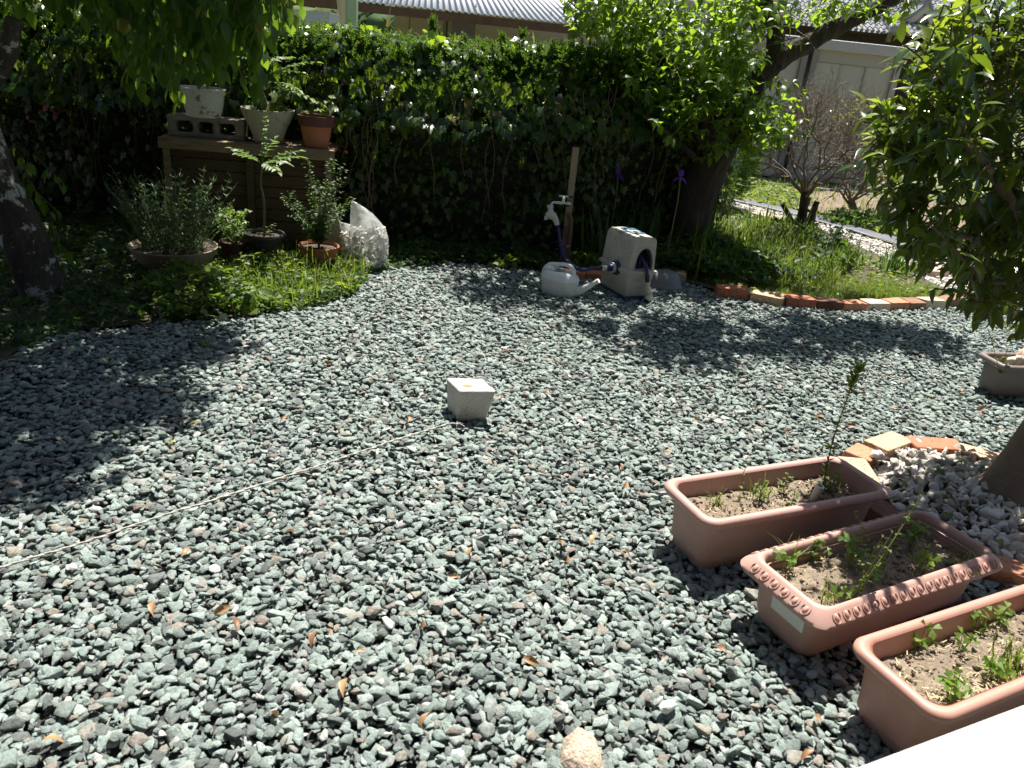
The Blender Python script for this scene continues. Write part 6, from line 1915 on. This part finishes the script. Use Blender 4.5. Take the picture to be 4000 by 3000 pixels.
def tap():
    Y = 5.12
    top = yp(1244, 318, Y); bot = yp(1222, 520, Y); bot.z = 0
    t = thing('standpipe_tap', 'beige garden standpipe post with a silver tap in front of the ivy', 'tap', bot)
    up = top - bot
    h = .021
    rings = [[c + Vector((sx*h, sy*h, 0)) for sx, sy in ((-1,-1),(1,-1),(1,1),(-1,1))] for c in (Vector((0,0,-.05)), up)]
    MB().loft(rings).build('post', M['post'], t, bevel=.004)
    MB().loft([[up*.60 + Vector((sx*(h+.004), sy*(h+.004), dz)) for sx, sy in ((-1,-1),(1,-1),(1,1),(-1,1))] for dz in (-.006, .008)]).build('strap', M['black_plastic'], t)
    pz = up*.44
    mb = MB(); limb(mb, [Vector((.026, -.032, -.03)), up*.2 + Vector((.026, -.032, 0)), up*.40 + Vector((.022, -.032, 0)), pz + Vector((.006, -.036, .008)), pz + Vector((-.012, -.036, .008))], .014, .014, 9, 0)
    limb(mb, [Vector((-.012, -.034, -.03)), up*.2 + Vector((-.012, -.034, 0)), up*.36 + Vector((-.012, -.034, 0))], .012, .012, 8, 0)
    mb.build('pipe', M['rusty_pipe'], t, smooth=60)
    # tap body runs left
    k = yp(1232, 441, Y - .04) - bot
    e = yp(1203, 438, Y - .06) - bot
    d = (e - k)
    MB().tube([k, k + d*.3, k + d*.31, k + d*.6, k + d*.62, e], [.017, .017, .012, .013, .016, .014], 12).build('tap_body', M['chrome'], t, smooth=50)
    mb = MB(); c = k + d*.55
    mb.tube([c, c + Vector((0, 0, .028)), c + Vector((0, 0, .030)), c + Vector((0, 0, .042))], [.012, .010, .014, .014], 10)
    hb_ = MB().tube([c + Vector((-.030, 0, .046)), c + Vector((.030, 0, .046))], [.007, .007], 8)
    hb_.tube([c + Vector((0, -.018, .046)), c + Vector((0, .018, .046))], .006, 8)
    mb.build('valve', M['chrome'], t, smooth=50); hb_.build('handle', M['chrome'], t, smooth=50)
    s1, s2 = e, yp(1188, 446, Y - .08) - bot
    mb = MB(); limb(mb, [s1, s1 + (s2 - s1)*.55 + Vector((0, 0, .012)), s2, s2 + Vector((-.004, -.002, -.02))], .012, .011, 10, 0)
    mb.build('spout', M['chrome'], t, smooth=60)
    f0 = s2 + Vector((-.002, 0, .012))
    w1 = yp(1190, 462, Y - .09) - bot
    MB().tube([f0, f0.lerp(w1, .35), f0.lerp(w1, .36), w1], [.020, .021, .016, .024], 12).build('switch_top', M['fitting'], t, smooth=50)
    MB().tube([w1 + Vector((-.030, .0, -.014)), w1 + Vector((-.012, 0, -.004)), w1 + Vector((.018, -.004, -.012)), w1 + Vector((.034, -.008, -.032)), w1 + Vector((.040, -.01, -.044))], [.014, .028, .026, .019, .019], 12).build('switch_body', M['fitting'], t, smooth=50)
    MB().tube([w1 + Vector((-.03, 0, -.016)), w1 + Vector((-.024, -.002, -.040))], [.012, .016], 10).build('shower_face', M['fitting'], t, smooth=50)
    return bot + w1 + Vector((.042, -.011, -.048)), Vector((.35, -.1, -.9))
tp, tpd = tap()
def supply_hose():
    t = thing('supply_hose', 'navy hose hanging from the tap down to the reel inlet', 'hose', tp)
    P_ = [tp - Vector(tpd)*.015, tp + Vector(tpd)*.05, tp.lerp(inlet, .42) + Vector((-.055, 0, -.105)), inlet + inlet_d*.16 + Vector((0, 0, -.004)), inlet + inlet_d*.06, inlet - inlet_d*.01]
    mb = MB(); limb(mb, [q - tp for q in P_], .0115, .0115, 10, 0, 8)
    mb.build('tube', M['hose'], t, smooth=70)
    d = Vector(tpd).normalized()
    MB().tube([d*-.012, d*.018], .017, 12).build('hose_nut', M['fitting'], t, smooth=50)
supply_hose()
def watering_can():
    p = gp(1207, 645); rz = -.42
    t = thing('watering_can', 'weathered white plastic watering can with a tapered spout beside the hose reel', 'watering can', p + Vector((0, .07, .002)), rz)
    a, b = .108, .078
    def ring(ka, kb, z, dx=0, n=30, tz=0):
        return [Vector((dx + a*ka*math.copysign(abs(math.cos(w))**.8, math.cos(w)), b*kb*math.copysign(abs(math.sin(w))**.8, math.sin(w)), z + tz*math.cos(w))) for w in np.linspace(0, 2*PI, n, endpoint=False)]
    MB().loft([ring(.86, .86, 0), ring(.97, .97, .012), ring(1.0, 1.0, .03), ring(1.02, 1.02, .095), ring(1.035, 1.035, .098), ring(1.035, 1.035, .106), ring(1.01, 1.01, .110), ring(.95, .95, .128, -.004), ring(.78, .80, .144, -.012), ring(.62, .66, .150, -.022)], True, False).build('body', M['can'], t, smooth=40)
    MB().loft([ring(.62, .66, .150, -.022), ring(.50, .56, .148, -.03), ring(.46, .52, .12, -.03)], False, True).build('top', M['can'], t, smooth=50)
    mb = MB(); limb(mb, [Vector((.080, 0, .112)), Vector((.074, 0, .165)), Vector((.035, 0, .188)), Vector((-.035, 0, .180)), Vector((-.085, 0, .168)), Vector((-.112, 0, .130)), Vector((-.112, 0, .07))], .0125, .011, 10, 0, 6)
    mb.build('handle', M['can'], t, smooth=70)
    MB().loft([[Vector((x, y, .150)) for x, y in ((-.09, -.04), (-.03, -.046), (-.03, .046), (-.09, .04))], [Vector((x, y, .172)) for x, y in ((-.088, -.032), (-.05, -.036), (-.05, .036), (-.088, .032))]]).build('mouth_hood', M['can'], t, bevel=.006)
    mb = MB(); limb(mb, [Vector((.075, 0, .030)), Vector((.115, 0, .045)), Vector((.17, 0, .085)), Vector((.225, 0, .128))], .034, .011, 12, 0, 5)
    mb.build('spout', M['can'], t, smooth=70)
    MB().tube([(.222, 0, .126), (.236, 0, .137)], [.0145, .014], 12).build('spout_tip', M['can'], t, smooth=50)
    # faint raised flowers on the side
    mb = MB()
    for cx in (-.045, .02):
        yv = -b*1.0*math.sqrt(max(.05, 1 - (cx/a)**2))
        for k in range(5):
            w = 2*PI*k/5
            c = Vector((cx + .010*math.cos(w), yv - .0015, .06 + .010*math.sin(w)))
            mb.tube([c + Vector((0, .003, 0)), c - Vector((0, .001, 0))], [.006, .004], 7)
    mb.build('flower_relief', M['can'], t, smooth=60)
watering_can()
def dome():
    p = gp(1436, 632)
    o = MB().lathe([(.125, 0), (.13, .006), (.128, .02), (.118, .026), (.112, .05), (.095, .085), (.07, .102), (.0, .108)], 28, (0, 0, 0), True, False, 1.0, .85).build('upturned_basin', M['dome'], smooth=50)
    o.location = (p.x + .0, p.y + .12, .003); tag(o, 'grey upturned round basin lying behind the hose reel', 'basin')
dome()
rock('stone', (gp(1165, 578).x, gp(1165, 578).y + .04, .02), (.12, .09, .11), M['cinder'], 77, 'dark stone beside the brick behind the watering can', 'stone')

# ================================================================== PLANTS OF THE BEDS
def blade_field(name, label, cat, polys, mat, h, w=1.0, lean=.6, stuff_split=None):
    th = None
    Vs, Fs, k0 = [], [], 0
    for poly, n, hh in polys:
        P = scatter(poly, n)
        kind = rng.integers(0, len(BLADES), len(P))
        for b in range(len(BLADES)):
            i = np.where(kind == b)[0]; m_ = len(i)
            if m_ == 0: continue
            a = rng.uniform(0, 6.28, m_)
            pos = np.column_stack([P[i], np.full(m_, .005)])
            fwd = np.column_stack([np.cos(a)*lean*rng.random(m_), np.sin(a)*lean*rng.random(m_), np.ones(m_)])
            nrm = np.column_stack([np.cos(a), np.sin(a), np.zeros(m_)])
            V, F = BLADES[b]; V = V.copy(); V[:, 0] *= w
            patch = 1 + .6*vnoise(P[i], 3.0, 31)
            R, PP = mats(pos, fwd, nrm, hh*np.clip(rng.lognormal(0, .35, m_), .4, 1.9)*np.clip(patch, .35, 1.5))
            VV, FF = join((V, F), R, PP); Vs.append(VV); Fs.append(FF + k0); k0 += len(VV)
    o = link(name, np_mesh(name, np.concatenate(Vs), np.concatenate(Fs)), M[mat])
    return tag(o, label, cat, kind='stuff')
def leaf_field(name, label, cat, polys, mat, proto, size, hmax, nz=.9):
    Rs, Ps = [], []
    acc = ([], [], [], [])
    for poly, n, hh in polys:
        P = scatter(poly, n)
        hgt = hh*(.25 + .75*rng.random(len(P)))*np.clip(1 + .7*vnoise(P, 3.5, 17), .25, 1.8)
        acc[0].append(np.column_stack([P, hgt])); a = rng.uniform(0, 6.28, len(P))
        acc[1].append(np.column_stack([np.cos(a), np.sin(a), rng.normal(0, .35, len(P))])); acc[2].append(rng.normal(0, .42, (len(P), 3)) + (0, -.1, nz)); acc[3].append(size*np.clip(rng.lognormal(0, .35, len(P)), .4, 2))
    R, PP = mats(*[np.concatenate(x) for x in acc])
    VV, FF = join(proto, R, PP)
    o = link(name, np_mesh(name, VV, FF, True), M[mat])
    return tag(o, label, cat, kind='stuff')
# left bed ground cover
LBP = [(-2.75, 2.45), (-2.02, 2.72), (-1.97, 3.0), (-1.71, 3.22), (-1.49, 3.35), (-1.26, 3.50), (-1.05, 3.72), (-.93, 4.0), (-.92, 4.35), (-.80, 4.56), (-.52, 4.84), (-.02, 4.95), (.3, 5.4), (-.6, 5.2), (-4.2, 5.1), (-4.2, 2.6)]
LB_SUN = [(-1.62, 3.30), (-1.26, 3.50), (-1.05, 3.72), (-.90, 4.02), (-.90, 4.40), (-1.5, 4.45), (-1.9, 3.6)]
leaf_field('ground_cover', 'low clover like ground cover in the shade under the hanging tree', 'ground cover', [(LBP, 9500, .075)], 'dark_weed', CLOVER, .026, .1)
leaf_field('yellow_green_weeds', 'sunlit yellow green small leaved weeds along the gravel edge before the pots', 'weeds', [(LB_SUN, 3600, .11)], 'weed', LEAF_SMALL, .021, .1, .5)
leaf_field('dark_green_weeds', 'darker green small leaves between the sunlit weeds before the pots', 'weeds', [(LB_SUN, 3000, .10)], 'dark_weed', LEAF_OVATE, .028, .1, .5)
leaf_field('seedlings', 'larger leaved seedlings mixed into the sunlit weeds before the pots', 'weeds', [(LB_SUN, 260, .12)], 'weed', LEAF_OVATE, .05, .1, .5)
blade_field('weed_stalks', 'thin grass stalks among the sunlit weeds before the pots', 'grass', [(LB_SUN, 1300, .085), (LBP, 700, .07)], 'grass', .1, .6, .7)
leaf_field('ivy_seedlings', 'low ivy and seedlings along the foot of the hedge', 'ground cover', [([(-.9, 4.45), (-.5, 4.82), (-.0, 4.93), (.45, 4.92), (.5, 5.45), (-.6, 5.2), (-1.2, 5.15)], 1300, .05), ([(-.32, 4.9), (.12, 4.86), (.1, 5.0), (-.3, 5.05)], 260, .06)], 'dark_weed', LEAF_IVY, .035, .08)
for px, py, n, s, lab in ((660, 600, 0, 0, ''),):
    pass
def broad_weed(px, py, tips, size, label, mat='weed', proto=LEAF_LONG, n=9):
    return leafy_stem(px, py, tips, label, None, .01, size, n, .003, mat, proto, droop=-.15)
broad_weed(513, 640, [(.02, 0, .10), (-.04, -.02, .08), (.05, -.02, .07)], .075, 'broad leaved weed standing in the sunlit weeds before the dark pot')
broad_weed(540, 610, [(.03, 0, .16), (-.05, .0, .13)], .08, 'taller lance leaved weed left of the terracotta pot')
grass_tuft(610, 590, 90, .16, 'grass tuft in the weeds between the dark pot and the terracotta pot', z=.0, spread=.05, lean=.8)
grass_tuft(700, 625, 60, .13, 'grass tuft below the terracotta pot by the gravel edge', z=.0, spread=.05, lean=.7)
def ivy_rosette(px, py, n, size, label, mat='ivy'):
    p = gp(px, py, .03); t = thing('ground_ivy', label, 'ivy', p)
    pos = [p + Vector((rng.normal(0, .05), rng.normal(0, .04), rng.uniform(.01, .06))) for _ in range(n)]
    place_leaves(t, LEAF_IVY, M[mat], pos, rng.normal(size=(n, 3)) + (0, -.5, 0), rng.normal(0, .3, (n, 3)) + (0, -.3, 1), rng.uniform(.7, 1.2, n)*size, nparts=n)
ivy_rosette(465, 650, 12, .06, 'pale ivy leaves catching the sun at the edge of the left bed', 'weed')
ivy_rosette(520, 675, 14, .045, 'small ivy leaves on the gravel edge below the sunlit weeds', 'weed')
ivy_rosette(440, 690, 8, .05, 'shaded ivy leaves creeping onto the gravel at the left bed')
ivy_rosette(1095, 575, 26, .045, 'sunlit ivy clump at the gravel edge left of the watering can', 'weed')
def flower_head(px, py, y, n, spread, size, mat, name, label, cat, stalk=.1, petal=LEAF_SMALL):
    p = yp(px, py, y); t = thing(name, label, cat, p)
    pos = [p + Vector(rng.normal(0, spread, 3)) for _ in range(n)]
    place_leaves(t, petal, M[mat], pos, rng.normal(size=(n, 3)) + (0, 0, .5), rng.normal(size=(n, 3)) + (0, -.8, .5), rng.uniform(.7, 1.2, n)*size, stuff='petals')
    MB().tube([(0, 0, -stalk), (.004, 0, 0)], .0015, 4).build('stalk', M['green_twig'], t)
flower_head(372, 632, 3.95, 22, .014, .014, 'lilac', 'lilac_flower', 'small lilac flower head in the shaded ground cover', 'flower')
flower_head(20, 660, 3.35, 30, .022, .018, 'lilac', 'lilac_flower', 'lilac flowers at the left edge below the lichen trunk', 'flower')
flower_head(1212, 537, 4.98, 30, .022, .016, 'lilac', 'lilac_flower', 'pink lilac flowers beside the navy supply hose', 'flower')
flower_head(1222, 558, 4.95, 14, .014, .014, 'lilac', 'lilac_flower', 'small pink flowers just above the brick behind the can', 'flower')
flower_head(1404, 545, 4.95, 14, .016, .014, 'lilac', 'lilac_flower', 'tiny pink flowers right of the reel crank', 'flower')
def iris_flower(px, py, y, label):
    p = yp(px, py, y); t = thing('iris_flower', label, 'flower', p)
    pos, fwd, nrm, sz = [], [], [], []
    for k in range(3):
        a = 2*PI*k/3 + .4
        pos += [p, p]; fwd += [(math.cos(a)*.5, math.sin(a)*.5, 1), (math.cos(a + 1), math.sin(a + 1), -.45)]; nrm += [(math.cos(a), math.sin(a), .2), (0, 0, 1)]; sz += [.055, .065]
    place_leaves(t, LEAF_OVATE, M['purple'], pos, fwd, nrm, sz, nparts=6, name='petal')
    mb = MB(); mb.tube([(0, 0, 0), (.01, 0, -.15), (.0, 0, -p.z)], .0035, 5); mb.build('stalk', M['green_twig'], t)
iris_flower(1470, 383, 5.2, 'purple iris flower in front of the plum trunk')
iris_flower(1335, 378, 5.5, 'dim purple iris flower in the shade left of the plum tree')
def iris_clump(px, py, n, h, label, spread=.08, mat='iris_leaf', w=1.3, lean=.35, name='iris_clump', cat='iris'):
    return grass_tuft(px, py, n, h, label, z=.01, mat=mat, w=w, spread=spread, name=name, cat=cat, lean=lean)
iris_clump(1300, 560, 60, .42, 'tall iris leaves right behind the reel on its left', .09)
iris_clump(1375, 545, 110, .46, 'tall iris leaves behind the hose reel', .12)
iris_clump(1440, 535, 90, .42, 'tall iris leaves between the reel and the plum trunk', .10)
iris_clump(1430, 570, 45, .24, 'pale arching leaves beside the upturned basin', .06, 'grass', 1.3, .9)
iris_clump(1830, 575, 46, .26, 'yellowing iris leaves in the middle of the sunny bed', .06, 'grass', 1.2, .5)
iris_clump(1925, 590, 75, .27, 'dark narcissus like clump at the right of the sunny bed by the path', .07, 'iris_leaf', 1.2, .75, 'narcissus_clump', 'plant')
iris_clump(1640, 515, 70, .30, 'dark strappy leaves between the two trunks', .10, 'iris_leaf', 1.2, .7, 'strap_leaf_clump', 'plant')
iris_clump(1690, 535, 60, .34, 'strap leaves before the near bare shrub', .08, 'iris_leaf', 1.2, .5, 'strap_leaf_clump', 'plant')
iris_clump(1545, 520, 60, .26, 'grassy leaves right of the plum trunk', .08, 'iris_leaf', .9, .7, 'strap_leaf_clump', 'plant')
RB_F = [(1.2, 4.98), (1.45, 4.84), (1.68, 4.81), (2.02, 4.84), (2.36, 4.98), (2.92, 5.26), (2.98, 5.55), (2.3, 5.5), (1.6, 5.25)]
RB_ALL = [(.2, 4.95), (.9, 5.1), (1.24, 4.98), (1.43, 4.84), (1.66, 4.81), (2.02, 4.84), (2.37, 4.98), (2.92, 5.26), (3.0, 5.9), (2.9, 6.4), (2.8, 7.0), (2.6, 7.6), (2.0, 8.2), (1.2, 7), (1.6, 6.1), (.4, 5.5)]
RB_BACK = [(1.15, 5.2), (1.7, 5.2), (2.15, 5.45), (2.45, 5.8), (2.55, 6.3), (2.2, 6.55), (1.8, 6.4), (1.3, 6.2)]
blade_field('bed_grass', 'short sunlit grass on the front of the brick edged bed', 'grass', [(RB_F, 11000, .045), (RB_ALL, 7000, .05), (RB_BACK, 5200, .15), ([(1.1, 5.1), (1.5, 5.0), (2.1, 5.1), (2.3, 5.6), (1.6, 6.0)], 3500, .11)], 'grass', .1, .75, .8)
leaf_field('bed_weeds', 'leafy green weeds covering the planted bed round the trunks', 'weeds', [(RB_ALL, 3600, .05), (RB_BACK, 1700, .14), ([(.3, 5.0), (.95, 5.15), (1.25, 5.0), (1.5, 5.3), (1.2, 5.7), (.4, 5.4)], 1500, .16)], 'weed', LEAF_OVATE, .030, .2)
leaf_field('bed_weeds_dark', 'darker leafy weeds below the plum tree and bare shrub', 'weeds', [(RB_BACK, 2600, .18), ([(.9, 5.1), (1.6, 5.0), (1.9, 5.6), (1.1, 6.0)], 1800, .16)], 'dark_weed', LEAF_LONG, .06, .2)
for px, py, lab in ((1775, 658, 'round fine grass tuft behind the dark edging brick'), (1880, 640, 'bright fine grass tuft behind the cream edging brick'), (1955, 640, 'bright fine grass tuft left of the right corner bricks'), (2020, 640, 'fine grass tuft at the right corner of the bed')):
    p_ = gp(px, py)
    grass_tuft(px, py, 340, .10, lab, z=.0, spread=.075, w=.45, lean=.8, name='fine_grass_tuft')
# field beyond the path
FIELD = [(1.9, 9.2), (2.8, 8.5), (3.35, 7.7), (3.9, 6.7), (5.4, 6.0), (9, 6.3), (9, 11.3), (2.0, 11.4)]
blade_field('field_grass', 'patchy sunlit grass and weeds between the path and the shed', 'grass', [(FIELD, 9000, .06)], 'grass', .06, 1.3, .9)
leaf_field('field_weeds', 'yellow green weeds scattered over the field in front of the shed', 'weeds', [([(2.0, 9.1), (2.8, 8.5), (3.3, 9.2), (3.3, 10.4), (2.1, 10.8)], 2600, .06), ([(3.3, 7.9), (3.9, 6.8), (5.4, 6.1), (7, 6.6), (4.5, 8.0), (3.4, 8.7)], 3200, .08)], 'weed', LEAF_SMALL, .04, .1)
bush_p = gp(1600, 385)
def round_conifer():
    c = yp(1612, 330, 8.2); t = thing('conifer_bush', 'small green conifer bush peeking out right of the plum trunk', 'bush', (c.x, 8.2, 0))
    n = 1500; v = rng.normal(size=(n, 3)); v /= np.linalg.norm(v, axis=1, keepdims=True)
    pos = np.array((c.x - .22, 8.2, .55)) + v*np.array((.36, .36, .55))*rng.uniform(.6, 1, (n, 1))
    place_leaves(t, SPRIG, M['conifer'], pos, v + (0, 0, .6), rng.normal(size=(n, 3)), rng.uniform(.07, .13, n), stuff='sprigs')
    MB().tube([(-.22, 0, -.05), (-.22, 0, .6)], [.03, .02], 7).build('trunk', M['bark'], t)
round_conifer()
def low_bush():
    p = gp(1860, 488); t = thing('low_bush', 'low dark leafy weeds bush at the foot of the pale trunked shrub', 'bush', p)
    n = 900; v = rng.normal(size=(n, 3)); v /= np.linalg.norm(v, axis=1, keepdims=True); v[:, 2] = np.abs(v[:, 2])
    pos = np.array(p) + v*np.array((.45, .3, .18))*rng.uniform(.5, 1, (n, 1))
    place_leaves(t, LEAF_OVATE, M['dark_weed'], pos, rng.normal(size=(n, 3)), rng.normal(0, .5, (n, 3)) + (0, 0, 1), rng.uniform(.03, .06, n))
low_bush()

# ================================================================== FALLEN LEAVES AND BITS
def fallen():
    V, F = LEAF_LONG; V = V.copy(); V[:, 2] += .35*V[:, 0]**2*4 + .12*np.sin(V[:, 1]*3)
    me = np_mesh('dry_leaf', V, F, True); me.materials.append(M['dry_leaf'])
    pxs = [(1205, 1168), (1345, 1055), (1060, 990), (1215, 1030), (1185, 850), (1340, 1000), (905, 1360), (715, 1370), (685, 1362), (750, 1465), (908, 1568), (1570, 1410), (1760, 1620), (1760, 1542), (790, 1408), (500, 1310), (505, 1335), (1010, 1200), (968, 1245), (1220, 1215), (1285, 1155), (160, 890), (545, 860), (800, 825), (930, 610), (1400, 740), (880, 900), (1075, 862), (1100, 975), (1340, 1190), (1430, 980), (1450, 1010), (1640, 880), (1600, 790), (1740, 830), (1780, 900), (1500, 900), (1690, 930), (1640, 955), (2010, 865), (2030, 880), (2075, 845), (1870, 850), (1940, 880), (1200, 700), (1100, 760), (700, 780), (620, 900), (640, 1150), (410, 1185), (330, 1300), (90, 1600), (1050, 1330), (1130, 1420), (580, 1540), (2130, 880), (2170, 930), (2190, 905), (1850, 920)]
    for k, (px, py) in enumerate(pxs):
        p = gp(px, py, .036)
        o = bpy.data.objects.new('dry_leaf', me); COL.objects.link(o)
        s = rng.uniform(.028, .050)
        o.location = p; o.scale = (s*rng.uniform(.8, 1.2), s, s); o.rotation_euler = (rng.normal(0, .4), rng.normal(0, .5), rng.uniform(0, 6.28))
        tag(o, 'dry brown leaf fallen on the green grey gravel', 'leaf', 'dry leaves fallen on the gravel')
    me2 = np_mesh('yellow_leaf', V, F, True); me2.materials.append(M['yellow_leaf'])
    for px, py in ((430, 915), (237, 770), (380, 955), (155, 760), (1780, 732)):
        p = gp(px, py, .036); o = bpy.data.objects.new('yellow_leaf', me2); COL.objects.link(o); s = rng.uniform(.035, .05)
        o.location = p; o.scale = (s*1.2, s, s); o.rotation_euler = (rng.normal(0, .3), rng.normal(0, .4), rng.uniform(0, 6.28))
        tag(o, 'pale yellow leaf fallen on the gravel', 'leaf', 'yellow leaves fallen on the gravel')
    me3 = np_mesh('dark_leaf', V, F, True); me3.materials.append(M['camellia_leaf'])
    for px, py in ((2010, 1012), (2030, 1070), (2060, 1130), (1960, 1055), (2090, 1000), (2120, 1015), (1990, 1120), (2080, 1095), (2040, 1040), (2150, 1170), (1950, 1010)):
        p = gp(px, py, .085); o = bpy.data.objects.new('fallen_leaf', me3); COL.objects.link(o); s = rng.uniform(.05, .065)
        o.location = p; o.scale = (s, s, s); o.rotation_euler = (rng.normal(0, .35), rng.normal(0, .35), rng.uniform(0, 6.28))
        tag(o, 'dark fallen leaf lying on the white stones', 'leaf', 'dark leaves fallen on the white stones')
    p0 = gp(0, 778, .03); t = thing('fallen_twig', 'thin bent twig lying on the shaded gravel at far left', 'twig', p0)
    mb = MB(); limb(mb, [q - p0 for q in (gp(-40, 790, .03), gp(40, 768, .04), gp(110, 752, .03), gp(150, 725, .05))], .004, .002, 5, .1)
    mb.build('stick', M['twig'], t)
    grass_tuft(1670, 668, 12, .10, 'pale dry grass wisps in front of the tilted tan brick', z=.01, mat='straw', spread=.03, w=.35, lean=1.2, name='dry_wisps', cat='grass')
    grass_tuft(1928, 678, 10, .08, 'pale dry grass wisps before the orange edging brick', z=.01, mat='straw', spread=.02, w=.35, lean=1.2, name='dry_wisps', cat='grass')
    leafy_stem(440, 748, [(.03, 0, .03), (-.03, .01, .02)], 'small green sprout in the gravel below the left bed', None, .02, .05, 6, proto=LEAF_LONG)
fallen()

# ================================================================== WHITE BOARD AT THE LOWER RIGHT CORNER
def white_board():
    z = .75
    a, b = gp(1838, 1660, z), gp(2214, 1519, z)
    d = (b - a).normalized(); n = Vector((d.y, -d.x, 0))
    a2, b2 = a - d*.06, b + d*.9
    V = [a2, b2, b2 + n*.35, a2 + n*.35]
    mb = MB().loft([[Vector((v.x, v.y, z - .03)) for v in V], [Vector((v.x, v.y, z)) for v in V]])
    o = mb.build('white_ledge', M['white_board'], bevel=.004)
    tag(o, 'plain white ledge jutting into the lower right corner', 'ledge')
white_board()
